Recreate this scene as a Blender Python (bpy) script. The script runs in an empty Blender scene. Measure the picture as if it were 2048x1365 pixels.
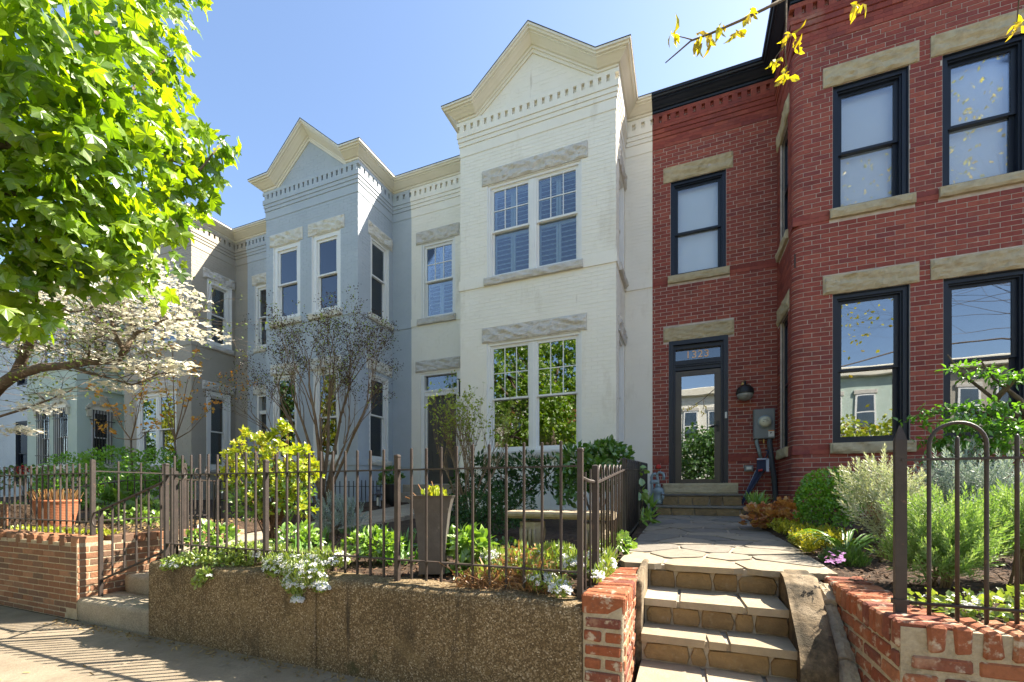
import bpy, math, random
import numpy as np
from mathutils import Vector, Matrix, noise

random.seed(7)
rng = np.random.default_rng(7)
S = bpy.context.scene
COL = S.collection

# ------------------------------------------------------------------ camera, sky, sun, exposure
TH, F, CX, HZ, CZ = math.radians(21.75), 867.0, 1024.0, 983.0, 1.23
cam_d = bpy.data.cameras.new('camera')
cam = bpy.data.objects.new('camera', cam_d)
COL.objects.link(cam)
cam.location = (0, 0, CZ)
cam.rotation_euler = (math.pi / 2, 0, TH)
cam_d.sensor_width = 36
cam_d.lens = 36 * F / 2048
cam_d.shift_y = (HZ - 682.5) / 2048
cam_d.clip_end = 2000
S.camera = cam

SUN = Vector((1.5, 1.0, 2.0)).normalized()
world = bpy.data.worlds.new('World')
S.world = world
world.use_nodes = True
wn = world.node_tree
bg = wn.nodes['Background']
sky = wn.nodes.new('ShaderNodeTexSky')
sky.sky_type = 'NISHITA'
sky.sun_disc = False
sky.sun_elevation = math.asin(SUN.z)
sky.sun_rotation = math.atan2(SUN.x, SUN.y)
sky.air_density = 1.0
sky.dust_density = 1.2
sky.ozone_density = 2.0
wn.links.new(sky.outputs[0], bg.inputs[0])
bg.inputs[1].default_value = 0.085

sd = bpy.data.lights.new('sun', 'SUN')
sd.energy = 5.0
sd.angle = math.radians(0.5)
sd.color = (1.0, 0.90, 0.76)
so = bpy.data.objects.new('sun', sd)
so.rotation_euler = SUN.to_track_quat('Z', 'Y').to_euler()
so.location = (30, 20, 40)
COL.objects.link(so)

S.view_settings.view_transform = 'Standard'
S.view_settings.look = 'None'
S.view_settings.exposure = 2.0
S.view_settings.gamma = 1.0
S.view_settings.use_curve_mapping = False
S.render.engine = 'CYCLES'
S.cycles.max_bounces = 6
S.cycles.transparent_max_bounces = 8
S.cycles.use_denoising = True
S.cycles.sample_clamp_indirect = 6

# ------------------------------------------------------------------ helpers
sT, cT = math.sin(TH), math.cos(TH)
def ray(px, py):
    u = (px - CX) / F
    return np.array((-sT + u * cT, cT + u * sT, (HZ - py) / F))
def onY(px, py, Y):
    d = ray(px, py); t = Y / d[1]
    return Vector((d[0] * t, Y, CZ + d[2] * t))
def onX(px, py, X):
    d = ray(px, py); t = X / d[0]
    return Vector((X, d[1] * t, CZ + d[2] * t))
def onZ(px, py, Z):
    d = ray(px, py); t = (Z - CZ) / d[2]
    return Vector((d[0] * t, d[1] * t, Z))
def atT(px, py, t):
    d = ray(px, py)
    return Vector((d[0] * t, d[1] * t, CZ + d[2] * t))
def depthY(px, Y):
    return Y / ray(px, 0)[1]

BOXF = np.array([[0, 4, 6, 2], [1, 3, 7, 5], [0, 1, 5, 4], [2, 6, 7, 3], [0, 2, 3, 1], [4, 5, 7, 6]])

class Fr:
    """a facade frame: a along the wall, z up, d out of the wall"""
    def __init__(s, o, u, n):
        s.o, s.u, s.n = np.array(o, float), np.array(u, float), np.array(n, float)
    def m(s, A):
        A = np.asarray(A, float).reshape(-1, 3)
        return s.o + A[:, :1] * s.u + A[:, 1:2] * np.array((0, 0, 1.0)) + A[:, 2:3] * s.n
def front(Y): return Fr((0, Y, 0), (1, 0, 0), (0, -1, 0))
def rside(X): return Fr((X, 0, 0), (0, 1, 0), (1, 0, 0))       # a = Y
def lside(X): return Fr((X, 0, 0), (0, -1, 0), (-1, 0, 0))     # a = -Y
def back(Y): return Fr((0, Y, 0), (-1, 0, 0), (0, 1, 0))       # a = -X

class MB:
    def __init__(s):
        s.V, s.L, s.S, s.n = [], [], [], 0
    def add(s, V, Fc):
        V = np.asarray(V, float).reshape(-1, 3)
        if isinstance(Fc, np.ndarray):
            s.L.append((Fc + s.n).ravel()); s.S.append(np.full(len(Fc), Fc.shape[1]))
        else:
            for f in Fc:
                s.L.append(np.asarray(f) + s.n); s.S.append(np.array([len(f)]))
        s.V.append(V); s.n += len(V)
        return s
    def box(s, x0, x1, y0, y1, z0, z1):
        V = [(x, y, z) for z in (z0, z1) for y in (y0, y1) for x in (x0, x1)]
        return s.add(V, BOXF)
    def fbox(s, fr, a0, a1, z0, z1, d0, d1):
        V = [(a, z, d) for d in (d0, d1) for z in (z0, z1) for a in (a0, a1)]
        return s.add(fr.m(V), BOXF)
    def fboxes(s, fr, A):
        A = np.asarray(A, float)
        if len(A) == 0: return s
        idx = [(0, 2, 4), (1, 2, 4), (0, 3, 4), (1, 3, 4), (0, 2, 5), (1, 2, 5), (0, 3, 5), (1, 3, 5)]
        V = np.stack([A[:, i] for i in idx], 1).reshape(-1, 3)
        Fc = (BOXF[[0, 1, 2, 3, 5]][None] + (np.arange(len(A)) * 8)[:, None, None]).reshape(-1, 4)
        return s.add(fr.m(V), Fc)
    def cbox(s, x0, x1, y0, y1, z0, z1, c=.006, jit=0.0, fr=None):
        """chamfered box (24 verts) with optional jitter"""
        V = []
        for i in range(8):
            sx, sy, sz = (i & 1), (i >> 1) & 1, (i >> 2) & 1
            X = (x0, x1)[sx]; Y = (y0, y1)[sy]; Z = (z0, z1)[sz]
            dx, dy, dz = (c, -c)[sx], (c, -c)[sy], (c, -c)[sz]
            j = [random.uniform(-jit, jit) for _ in range(3)]
            for k in range(3):
                p = [X + j[0], Y + j[1], Z + j[2]]
                for q, dd in enumerate((dx, dy, dz)):
                    if q != k: p[q] += dd
                V.append(p)
        # vertex 3*i+k lies on the face normal to axis k
        Fc = []
        for ax in range(3):
            for sd_ in (0, 1):
                o = [a for a in range(3) if a != ax]
                c4 = []
                for (b0, b1) in ((0, 0), (1, 0), (1, 1), (0, 1)):
                    i = (sd_ << ax) | (b0 << o[0]) | (b1 << o[1])
                    c4.append(3 * i + ax)
                flip = (sd_ == 0) ^ (ax == 1)
                Fc.append(c4[::-1] if flip else c4)
        for ax in range(3):                                   # edges along ax
            o = [a for a in range(3) if a != ax]
            for b0 in (0, 1):
                for b1 in (0, 1):
                    i0 = (b0 << o[0]) | (b1 << o[1]); i1 = i0 | (1 << ax)
                    f = [3 * i0 + o[0], 3 * i1 + o[0], 3 * i1 + o[1], 3 * i0 + o[1]]
                    Fc.append(f if (b0 ^ b1 ^ (ax == 1)) == 0 else f[::-1])
        for i in range(8):
            Fc.append([3 * i, 3 * i + 1, 3 * i + 2])
        V = np.array(V)
        return s.add(fr.m(V) if fr is not None else V, Fc)
    def tube(s, P, r, n=6, cap=True):
        P = [Vector(p) for p in P]
        if not hasattr(r, '__len__'): r = [r] * len(P)
        d0 = (P[1] - P[0]).normalized()
        a = d0.orthogonal().normalized()
        V = []; m = len(P)
        for i, p in enumerate(P):
            d = (P[min(i + 1, m - 1)] - P[max(i - 1, 0)]).normalized()
            a = (a - d * a.dot(d))
            a = a.normalized() if a.length > 1e-6 else d.orthogonal().normalized()
            b = d.cross(a)
            for k in range(n):
                q = 2 * math.pi * (k + .5) / n
                V.append(p + (a * math.cos(q) + b * math.sin(q)) * r[i])
        Fc = [[i * n + k, i * n + (k + 1) % n, (i + 1) * n + (k + 1) % n, (i + 1) * n + k] for i in range(m - 1) for k in range(n)]
        if n == 3 or not cap:
            s.add(V, np.array(Fc)); return s
        Fc += [list(range(n))[::-1], [(m - 1) * n + k for k in range(n)]]
        return s.add(V, Fc)
    def lathe(s, c, prof, n=20, axis=None):
        c = Vector(c); q = Vector((0, 0, 1)).rotation_difference(Vector(axis)) if axis is not None else None
        V = []
        for (r, z) in prof:
            for k in range(n):
                a = 2 * math.pi * k / n
                p = Vector((r * math.cos(a), r * math.sin(a), z))
                V.append(c + (q @ p if q else p))
        m = len(prof)
        Fc = [[i * n + k, i * n + (k + 1) % n, (i + 1) * n + (k + 1) % n, (i + 1) * n + k] for i in range(m - 1) for k in range(n)]
        Fc += [list(range(n))[::-1], [(m - 1) * n + k for k in range(n)]]
        return s.add(V, Fc)
    def prism(s, poly, lo, hi, f):
        """poly 2D (counter-clockwise), f(a, b, h) -> point"""
        n = len(poly)
        V = [f(a, b, lo) for a, b in poly] + [f(a, b, hi) for a, b in poly]
        Fc = [list(range(n))[::-1], list(range(n, 2 * n))] + [[i, (i + 1) % n, n + (i + 1) % n, n + i] for i in range(n)]
        return s.add(V, Fc)
    def inst(s, TV, TF, Ms, Ts):
        TV = np.asarray(TV, float); TF = np.asarray(TF)
        N = len(Ts)
        if N == 0: return s
        V = np.einsum('nij,vj->nvi', Ms, TV) + np.asarray(Ts)[:, None, :]
        Fc = (TF[None] + (np.arange(N) * len(TV))[:, None, None]).reshape(-1, TF.shape[1])
        return s.add(V.reshape(-1, 3), Fc)
    def mesh(s, name, mat, off=(0, 0, 0), smooth=False):
        V = np.concatenate(s.V) - np.array(off); L = np.concatenate(s.L).astype(np.int32); Z = np.concatenate(s.S).astype(np.int32)
        me = bpy.data.meshes.new(name)
        me.vertices.add(len(V)); me.vertices.foreach_set('co', V.ravel())
        me.loops.add(len(L)); me.loops.foreach_set('vertex_index', L)
        me.polygons.add(len(Z))
        me.polygons.foreach_set('loop_start', np.concatenate(([0], np.cumsum(Z)[:-1])).astype(np.int32))
        me.polygons.foreach_set('loop_total', Z)
        me.polygons.foreach_set('use_smooth', np.full(len(Z), bool(smooth)))
        if mat is not None: me.materials.append(mat)
        me.update(calc_edges=True)
        return me

W = {}
def tag(o, label=None, cat=None, group=None, kind=None):
    if label: o['label'] = label
    if cat: o['category'] = cat
    if group: o['group'] = group
    if kind: o['kind'] = kind
    return o
def thing(name, label, cat, loc, group=None):
    o = bpy.data.objects.new(name, None); COL.objects.link(o)
    o.location = loc; W[o.name] = np.array(loc, float); o.empty_display_size = .2
    return tag(o, label, cat, group)
def part(name, mb, mat, parent=None, kind=None, label=None, smooth=False):
    off = W[parent.name] if parent else np.zeros(3)
    o = bpy.data.objects.new(name, mb.mesh(name, mat, off, smooth)); COL.objects.link(o)
    if parent: o.parent = parent
    W[o.name] = off
    return tag(o, label=label, kind=kind)
def inst_part(name, me, parent, loc, mat3=None, scale=None):
    o = bpy.data.objects.new(name, me); COL.objects.link(o); o.parent = parent
    l = Vector(np.array(loc) - W[parent.name])
    if mat3 is not None:
        M4 = Matrix(mat3).to_4x4(); M4.translation = l; o.matrix_local = M4
    else:
        o.location = l
        if scale: o.scale = scale
    return o
def solo(name, mb, mat, label, cat, group=None, smooth=False):
    o = part(name, mb, mat, None, smooth=smooth)
    return tag(o, label, cat, group)
def structure(name, mb, mat, smooth=False):
    return tag(part(name, mb, mat, None, smooth=smooth), kind='structure')

# ------------------------------------------------------------------ materials
def nodes(name):
    m = bpy.data.materials.new(name); m.use_nodes = True
    nt = m.node_tree; nt.nodes.clear()
    out = nt.nodes.new('ShaderNodeOutputMaterial')
    return m, nt, nt.nodes, nt.links, out
def rnd_out(nt):
    """one random number per island and per object"""
    g = nt.nodes.new('ShaderNodeNewGeometry'); oi = nt.nodes.new('ShaderNodeObjectInfo')
    a = nt.nodes.new('ShaderNodeMath'); a.operation = 'ADD'
    nt.links.new(g.outputs['Random Per Island'], a.inputs[0]); nt.links.new(oi.outputs['Random'], a.inputs[1])
    f = nt.nodes.new('ShaderNodeMath'); f.operation = 'FRACT'; nt.links.new(a.outputs[0], f.inputs[0])
    return f.outputs[0], g.outputs['Position']
def ramp(nt, fac, cols, interp='LINEAR'):
    r = nt.nodes.new('ShaderNodeValToRGB'); r.color_ramp.interpolation = interp
    e = r.color_ramp.elements
    while len(e) < len(cols): e.new(.5)
    for i, c in enumerate(cols):
        e[i].position = i / max(1, len(cols) - 1) if len(c) == 3 else c[3]
        e[i].color = (*c[:3], 1)
    nt.links.new(fac, r.inputs[0])
    return r.outputs[0]
def noise_out(nt, pos, scale, detail=4, rough=.6, dist=0.0, vec_scale=None):
    n = nt.nodes.new('ShaderNodeTexNoise'); n.inputs['Scale'].default_value = scale
    n.inputs['Detail'].default_value = detail; n.inputs['Roughness'].default_value = rough; n.inputs['Distortion'].default_value = dist
    if vec_scale:
        mp = nt.nodes.new('ShaderNodeMapping'); mp.inputs['Scale'].default_value = vec_scale
        nt.links.new(pos, mp.inputs[0]); pos = mp.outputs[0]
    nt.links.new(pos, n.inputs['Vector'])
    return n.outputs['Fac']
def mixc(nt, fac, a, b, mode='MIX'):
    m = nt.nodes.new('ShaderNodeMix'); m.data_type = 'RGBA'; m.blend_type = mode
    for sck, v in ((m.inputs[0], fac), (m.inputs[6], a), (m.inputs[7], b)):
        if isinstance(v, (int, float)): sck.default_value = v
        elif isinstance(v, tuple): sck.default_value = (*v, 1)
        else: nt.links.new(v, sck)
    return m.outputs[2]
def maprange(nt, v, a, b, c=0.0, d=1.0):
    m = nt.nodes.new('ShaderNodeMapRange'); nt.links.new(v, m.inputs[0])
    for i, x in enumerate((a, b, c, d)): m.inputs[i + 1].default_value = x
    return m.outputs[0]
def mk(name, cols, by='noise', scale=3.0, var=0.0, var_scale=25.0, spots=None, spots2=None, rough=.8, spec=.3, metal=0.0, bump=None, cells=None, streak=None):
    m, nt, N, L, out = nodes(name)
    r, pos = rnd_out(nt)
    if by == 'rnd': c = ramp(nt, r, cols)
    elif by == 'cells':
        v = N.new('ShaderNodeTexVoronoi'); v.inputs['Scale'].default_value = scale; L.new(pos, v.inputs['Vector'])
        sp = N.new('ShaderNodeSeparateColor'); L.new(v.outputs['Color'], sp.inputs[0])
        c = ramp(nt, sp.outputs[0], cols)
    else: c = ramp(nt, maprange(nt, noise_out(nt, pos, scale, 5), .3, .7), cols)
    if var:
        c = mixc(nt, var, c, ramp(nt, maprange(nt, noise_out(nt, pos, var_scale, 5, .65), .25, .75), [(.35, .35, .35), (1.0, 1.0, 1.0)]), 'MULTIPLY')
    if spots:
        for (col, sc, lo, hi, *vs) in spots:
            c = mixc(nt, maprange(nt, noise_out(nt, pos, sc, 6, .65, 0.0, vs[0] if vs else None), lo, hi), c, col)
    b = N.new('ShaderNodeBsdfPrincipled')
    L.new(c, b.inputs['Base Color'])
    b.inputs['Roughness'].default_value = rough; b.inputs['Metallic'].default_value = metal
    b.inputs['Specular IOR Level'].default_value = spec
    if bump:
        hs = None
        for (sc, dist, *vs) in bump:
            h = noise_out(nt, pos, sc, 5, .6, 0.0, vs[0] if vs else None)
            bp = N.new('ShaderNodeBump'); bp.inputs['Strength'].default_value = 1; bp.inputs['Distance'].default_value = dist
            L.new(h, bp.inputs['Height'])
            if hs: L.new(hs, bp.inputs['Normal'])
            hs = bp.outputs[0]
        L.new(hs, b.inputs['Normal'])
    L.new(b.outputs[0], out.inputs[0])
    return m
def leafmat(name, cols, tr=.45, trc=(1.25, 1.25, .55), gloss=.06, rough=.4):
    m, nt, N, L, out = nodes(name)
    r, pos = rnd_out(nt)
    c = ramp(nt, r, cols)
    c = mixc(nt, .35, c, ramp(nt, noise_out(nt, pos, 30, 3), [(.6, .6, .6), (1.2, 1.2, 1.2)]), 'MULTIPLY')
    d = N.new('ShaderNodeBsdfDiffuse'); L.new(c, d.inputs[0])
    t = N.new('ShaderNodeBsdfTranslucent'); L.new(mixc(nt, 1.0, c, trc, 'MULTIPLY'), t.inputs[0])
    mx = N.new('ShaderNodeMixShader'); mx.inputs[0].default_value = tr; L.new(d.outputs[0], mx.inputs[1]); L.new(t.outputs[0], mx.inputs[2])
    g = N.new('ShaderNodeBsdfGlossy'); g.inputs['Roughness'].default_value = rough; g.inputs[0].default_value = (1, 1, 1, 1)
    m2 = N.new('ShaderNodeMixShader'); m2.inputs[0].default_value = gloss; L.new(mx.outputs[0], m2.inputs[1]); L.new(g.outputs[0], m2.inputs[2])
    L.new(m2.outputs[0], out.inputs[0])
    return m
def glassmat(name, tint=(.55, .6, .62), base=.16, wav=.0005):
    m, nt, N, L, out = nodes(name)
    g = N.new('ShaderNodeNewGeometry')
    h = noise_out(nt, g.outputs['Position'], 2.2, 1)
    bp = N.new('ShaderNodeBump'); bp.inputs['Distance'].default_value = wav; L.new(h, bp.inputs['Height'])
    t = N.new('ShaderNodeBsdfTransparent'); t.inputs[0].default_value = (*tint, 1)
    gl = N.new('ShaderNodeBsdfGlossy'); gl.inputs['Roughness'].default_value = .004; gl.inputs[0].default_value = (.95, .97, 1, 1); L.new(bp.outputs[0], gl.inputs['Normal'])
    fr = N.new('ShaderNodeFresnel'); fr.inputs[0].default_value = 1.5
    a = N.new('ShaderNodeMath'); a.operation = 'MULTIPLY_ADD'; a.use_clamp = True; L.new(fr.outputs[0], a.inputs[0]); a.inputs[1].default_value = 1.3; a.inputs[2].default_value = base
    mx = N.new('ShaderNodeMixShader'); L.new(a.outputs[0], mx.inputs[0]); L.new(t.outputs[0], mx.inputs[1]); L.new(gl.outputs[0], mx.inputs[2])
    L.new(mx.outputs[0], out.inputs[0])
    return m

M = {}
M['red_brick'] = mk('red_brick', [(.205, .046, .036), (.30, .070, .049), (.255, .056, .043), (.35, .092, .060), (.30, .080, .056), (.22, .054, .048)], 'rnd', var=.5, var_scale=18,
                    spots=[((.30, .16, .12), 1.3, .64, .8), ((.10, .032, .028), .9, .56, .78)], rough=.75, bump=[(160, .0012)])
M['red_mortar'] = mk('red_mortar', [(.36, .30, .26), (.56, .50, .44)], scale=8, rough=.95)
M['white_paint'] = mk('white_paint', [(.735, .70, .60), (.775, .745, .655)], scale=2, spots=[((.55, .50, .40), 2.2, .58, .82, (1, 1, .3)), ((.50, .45, .36), 7, .66, .8, (1.5, 1.5, .12))], rough=.6, bump=[(70, .002), (9, .002)])
M['blue_paint'] = mk('blue_paint', [(.37, .415, .45), (.41, .455, .49)], scale=2, spots=[((.31, .37, .42), 2.0, .56, .8, (1, 1, .3)), ((.45, .36, .30), 5, .74, .80)], rough=.65, bump=[(70, .002), (9, .002)])
M['taupe_paint'] = mk('taupe_paint', [(.325, .295, .24), (.365, .335, .275)], scale=2, rough=.65, bump=[(60, .002), (7, .003)])
M['teal_paint'] = mk('teal_paint', [(.42, .51, .44), (.47, .55, .48)], scale=2, rough=.7, bump=[(60, .003), (7, .003)])
M['pale_paint'] = mk('pale_paint', [(.47, .53, .56), (.53, .59, .62)], scale=2, rough=.7, bump=[(60, .003)])
M['cream_trim'] = mk('cream_trim', [(.68, .635, .51), (.72, .685, .58)], scale=3, spots=[((.55, .50, .38), 3.5, .62, .85, (.4, .4, 2))], rough=.45, spec=.5)
M['white_trim'] = mk('white_trim', [(.68, .675, .64), (.73, .725, .69)], scale=3, rough=.4, spec=.5)
M['black_trim'] = mk('black_trim', [(.008, .012, .020), (.013, .018, .030)], scale=3, rough=.4, spec=.35)
M['bronze_trim'] = mk('bronze_trim', [(.040, .032, .024), (.058, .047, .036)], scale=3, rough=.4, spec=.5)
M['gray_stone'] = mk('gray_stone', [(.50, .475, .425), (.62, .59, .53)], scale=7, var=.25, var_scale=30, rough=.9, bump=[(30, .006), (120, .002)])
M['white_stone'] = mk('white_stone', [(.58, .55, .47), (.70, .68, .60)], scale=7, var=.25, spots=[((.42, .38, .28), 6, .58, .8)], rough=.85, bump=[(30, .006), (120, .002)])
M['sandstone'] = mk('sandstone', [(.36, .295, .18), (.46, .39, .25), (.42, .36, .235)], scale=6, var=.3, var_scale=14, rough=.9, bump=[(25, .006), (140, .002)])
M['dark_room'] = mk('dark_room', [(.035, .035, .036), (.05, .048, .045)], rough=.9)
M['arch_stone'] = mk('arch_stone', [(.44, .42, .33), (.50, .48, .38)], scale=4, rough=.8)
M['roofing'] = mk('roofing', [(.06, .06, .065), (.10, .10, .10)], rough=.9)
M['glass'] = glassmat('glass', (.5, .55, .57), .07)
M['glass_mirror'] = glassmat('glass_mirror', (.40, .45, .47), .22)
M['glass_soft'] = glassmat('glass_soft', (.94, .96, .97), .03)
M['blind'] = mk('blind', [(.72, .74, .75), (.78, .80, .81)], scale=2, rough=.8)
M['shutter'] = mk('shutter', [(.27, .345, .345), (.31, .385, .38)], scale=2, rough=.5)
M['curtain'] = mk('curtain', [(.50, .54, .48), (.58, .61, .55)], scale=4, rough=.9)
M['charcoal_door'] = mk('charcoal_door', [(.030, .029, .028), (.042, .041, .039)], scale=4, rough=.45, spec=.5)
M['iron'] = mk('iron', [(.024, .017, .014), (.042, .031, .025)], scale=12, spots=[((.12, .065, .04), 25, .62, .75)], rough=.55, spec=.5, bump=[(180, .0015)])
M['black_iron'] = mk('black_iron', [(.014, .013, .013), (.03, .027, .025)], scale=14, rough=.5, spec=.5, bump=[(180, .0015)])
M['old_brick'] = mk('old_brick', [(.34, .105, .042), (.28, .08, .038), (.40, .16, .075), (.20, .065, .045), (.37, .125, .048)], 'rnd', var=.6, var_scale=35,
                    spots=[((.46, .38, .28), 16, .56, .66), ((.10, .08, .06), 9, .62, .80), ((.44, .30, .20), 5, .58, .78)], rough=.9, bump=[(60, .006), (200, .003)])
M['brown_brick'] = mk('brown_brick', [(.24, .115, .06), (.29, .135, .07), (.155, .095, .062), (.36, .19, .105), (.26, .12, .062), (.185, .11, .07)], 'rnd', var=.5, var_scale=30,
                      spots=[((.10, .08, .06), 5, .6, .8)], rough=.9, bump=[(60, .005), (200, .003)])
M['old_mortar'] = mk('old_mortar', [(.40, .325, .21), (.54, .46, .325)], scale=14, var=.5, var_scale=60, spots=[((.12, .11, .07), 6, .6, .78)], rough=.95, bump=[(50, .012), (180, .004)])
M['aggregate'] = mk('aggregate', [(.09, .063, .030), (.185, .128, .062), (.075, .052, .026), (.25, .175, .085), (.13, .09, .043), (.155, .108, .054), (.36, .275, .16), (.20, .138, .066), (.54, .45, .31)], 'cells', scale=140, var=.6, var_scale=1.6,
                    spots=[((.045, .034, .018), 2.2, .54, .70, (1, 1, .45)), ((.04, .031, .02), 5, .62, .74, (2.5, 1, .16)), ((.24, .175, .085), 1.7, .58, .8), ((.05, .05, .018), 3.1, .62, .72)], rough=.9, bump=[(110, .008), (40, .006)])
M['step_concrete'] = mk('step_concrete', [(.27, .225, .16), (.38, .325, .24), (.46, .40, .305)], 'cells', scale=170, var=.6, var_scale=4, rough=.92, bump=[(120, .006)])
M['cheek_concrete'] = mk('cheek_concrete', [(.12, .088, .052), (.22, .165, .10), (.33, .265, .18)], scale=4, var=.7, var_scale=40, spots=[((.045, .036, .022), 4.5, .47, .62), ((.05, .042, .03), 22, .58, .68)], rough=.93, bump=[(25, .008), (120, .005)])
M['walk_concrete'] = mk('walk_concrete', [(.185, .15, .105), (.275, .228, .165)], scale=3, var=.4, var_scale=45, spots=[((.12, .10, .072), 4, .56, .75), ((.09, .075, .055), 1.1, .60, .8), ((.30, .26, .20), 60, .66, .74)], rough=.93, bump=[(90, .003)])
M['flagstone'] = mk('flagstone', [(.22, .195, .155), (.28, .245, .185), (.165, .155, .135), (.26, .225, .17), (.19, .178, .155)], 'rnd', var=.55, var_scale=12, rough=.75, bump=[(14, .008), (80, .003)])  # kept dark so the rear path carries the house shade in its colour
M['tread_slab'] = mk('tread_slab', [(.33, .265, .175), (.40, .325, .22), (.29, .24, .165), (.44, .37, .265)], 'rnd', var=.45, var_scale=10, spots=[((.22, .18, .13), 7, .6, .76)], rough=.8, bump=[(14, .008), (80, .003)])  # stair treads; on the path front it stands in for sunlit flagstone
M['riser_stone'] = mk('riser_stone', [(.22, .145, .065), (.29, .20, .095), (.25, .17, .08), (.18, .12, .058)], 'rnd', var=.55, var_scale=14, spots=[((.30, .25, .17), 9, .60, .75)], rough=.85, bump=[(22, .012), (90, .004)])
M['stone_mortar'] = mk('stone_mortar', [(.27, .22, .155), (.44, .385, .30)], scale=12, var=.3, rough=.95, bump=[(60, .006)])
M['soil'] = mk('soil', [(.035, .022, .014), (.075, .048, .030), (.11, .075, .05)], scale=14, var=.6, var_scale=60, rough=1, bump=[(30, .03), (110, .012)])
M['mulch'] = mk('mulch', [(.06, .032, .02), (.11, .062, .036), (.16, .10, .06), (.09, .05, .03)], 'rnd', rough=.95)
M['litter'] = mk('litter', [(.20, .14, .055), (.28, .20, .09), (.14, .09, .04)], 'rnd', rough=.95)
M['asphalt'] = mk('asphalt', [(.13, .125, .115), (.17, .165, .15)], scale=9, rough=.95, bump=[(120, .004)])
M['bark'] = mk('bark', [(.085, .062, .042), (.16, .125, .09)], scale=14, rough=.95, bump=[(30, .012, (1, 1, .3))])
M['tan_bark'] = mk('tan_bark', [(.13, .085, .05), (.23, .165, .10)], scale=14, rough=.9, bump=[(40, .006)])
M['red_bark'] = mk('red_bark', [(.12, .06, .035), (.20, .11, .06)], scale=14, rough=.9)
M['terracotta'] = mk('terracotta', [(.36, .13, .06), (.43, .17, .085)], scale=5, var=.3, rough=.85, bump=[(60, .003)])
M['planter_metal'] = mk('planter_metal', [(.072, .064, .056), (.108, .098, .086)], scale=4, var=.4, var_scale=16, spots=[((.22, .20, .17), 13, .66, .74)], rough=.6, spec=.4, bump=[(70, .002)])
M['cast_stone'] = mk('cast_stone', [(.36, .29, .19), (.47, .39, .27)], scale=8, var=.45, var_scale=30, spots=[((.22, .18, .07), 5, .55, .8)], rough=.9, bump=[(50, .006)])
M['galvanized'] = mk('galvanized', [(.20, .26, .28), (.28, .34, .36)], scale=12, spots=[((.16, .12, .08), 16, .6, .75)], rough=.5, metal=.2)
M['meter_gray'] = mk('meter_gray', [(.17, .19, .19), (.20, .22, .22)], scale=4, rough=.45)
M['conduit'] = mk('conduit', [(.06, .072, .08), (.085, .10, .11)], scale=5, rough=.5)
M['dial'] = mk('dial', [(.50, .49, .36), (.58, .57, .42)], scale=20, rough=.2, spec=.6)
M['label_white'] = mk('label_white', [(.62, .62, .58), (.66, .66, .62)], rough=.5)
M['label_orange'] = mk('label_orange', [(.6, .2, .04), (.65, .24, .05)], rough=.5)
M['brass'] = mk('brass', [(.34, .22, .08), (.42, .28, .11)], rough=.35, metal=.7)
M['lamp_glass'] = mk('lamp_glass', [(.20, .20, .18), (.28, .28, .25)], scale=20, rough=.15, spec=.7)
M['navy_cloth'] = mk('navy_cloth', [(.02, .028, .06), (.035, .045, .09)], scale=10, rough=.7)
M['pale_cloth'] = mk('pale_cloth', [(.42, .47, .56), (.5, .55, .64)], scale=10, rough=.7)
M['red_dot'] = mk('red_dot', [(.5, .04, .03), (.55, .05, .04)], rough=.5)
M['gold_paint'] = mk('gold_paint', [(.70, .42, .26), (.76, .48, .30)], rough=.4, spec=.5)
M['black_plastic'] = mk('black_plastic', [(.015, .015, .015), (.022, .022, .022)], rough=.4)
M['lampshade'] = mk('lampshade', [(.48, .52, .45), (.55, .58, .50)], rough=.9)
# plants
M['maple_leaf'] = leafmat('maple_leaf', [(.06, .14, .012), (.16, .29, .014), (.24, .37, .016), (.10, .21, .014), (.30, .41, .02)], .60, (1.75, 1.62, .35), .05)
M['dogwood_petal'] = leafmat('dogwood_petal', [(.72, .70, .62), (.80, .78, .70), (.76, .72, .55)], .35, (1, 1, .92), .02)
M['dogwood_leaf'] = leafmat('dogwood_leaf', [(.10, .16, .03), (.16, .22, .04)], .4)
M['yellow_leaf'] = leafmat('yellow_leaf', [(.24, .34, .02), (.36, .44, .03), (.50, .53, .035), (.18, .28, .02), (.44, .50, .03), (.34, .27, .05)], .45, (1.3, 1.25, .4))
M['bright_leaf'] = leafmat('bright_leaf', [(.12, .24, .03), (.18, .33, .045), (.25, .39, .055), (.14, .27, .035)], .35, (1.3, 1.3, .5), .08)
M['green_leaf'] = leafmat('green_leaf', [(.05, .13, .018), (.085, .19, .026), (.07, .16, .024), (.11, .23, .03)], .35, (1.3, 1.3, .5), .07)
M['dark_leaf'] = leafmat('dark_leaf', [(.022, .062, .016), (.036, .092, .022), (.050, .115, .028), (.026, .06, .024)], .3, (1.3, 1.3, .5), .02, .4)
M['box_leaf'] = leafmat('box_leaf', [(.11, .27, .016), (.16, .35, .024), (.20, .40, .03), (.08, .20, .016)], .35, (1.3, 1.3, .4), .05)
M['lavender_leaf'] = leafmat('lavender_leaf', [(.15, .27, .06), (.24, .37, .10), (.19, .33, .07), (.34, .44, .20), (.14, .27, .05)], .38, (1.2, 1.2, .6), .03)
M['lavender_silver'] = leafmat('lavender_silver', [(.30, .34, .24), (.44, .46, .36), (.36, .42, .22), (.54, .54, .46), (.28, .38, .14)], .3, (1.15, 1.15, .65), .03)
M['lavender_grey'] = leafmat('lavender_grey', [(.21, .28, .25), (.30, .37, .34), (.37, .43, .40), (.24, .34, .24)], .25, (1.1, 1.1, .8), .03)
M['sedum_leaf'] = leafmat('sedum_leaf', [(.26, .30, .02), (.40, .40, .025), (.52, .47, .03), (.20, .27, .025)], .35, (1.2, 1.1, .4), .04)
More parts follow.
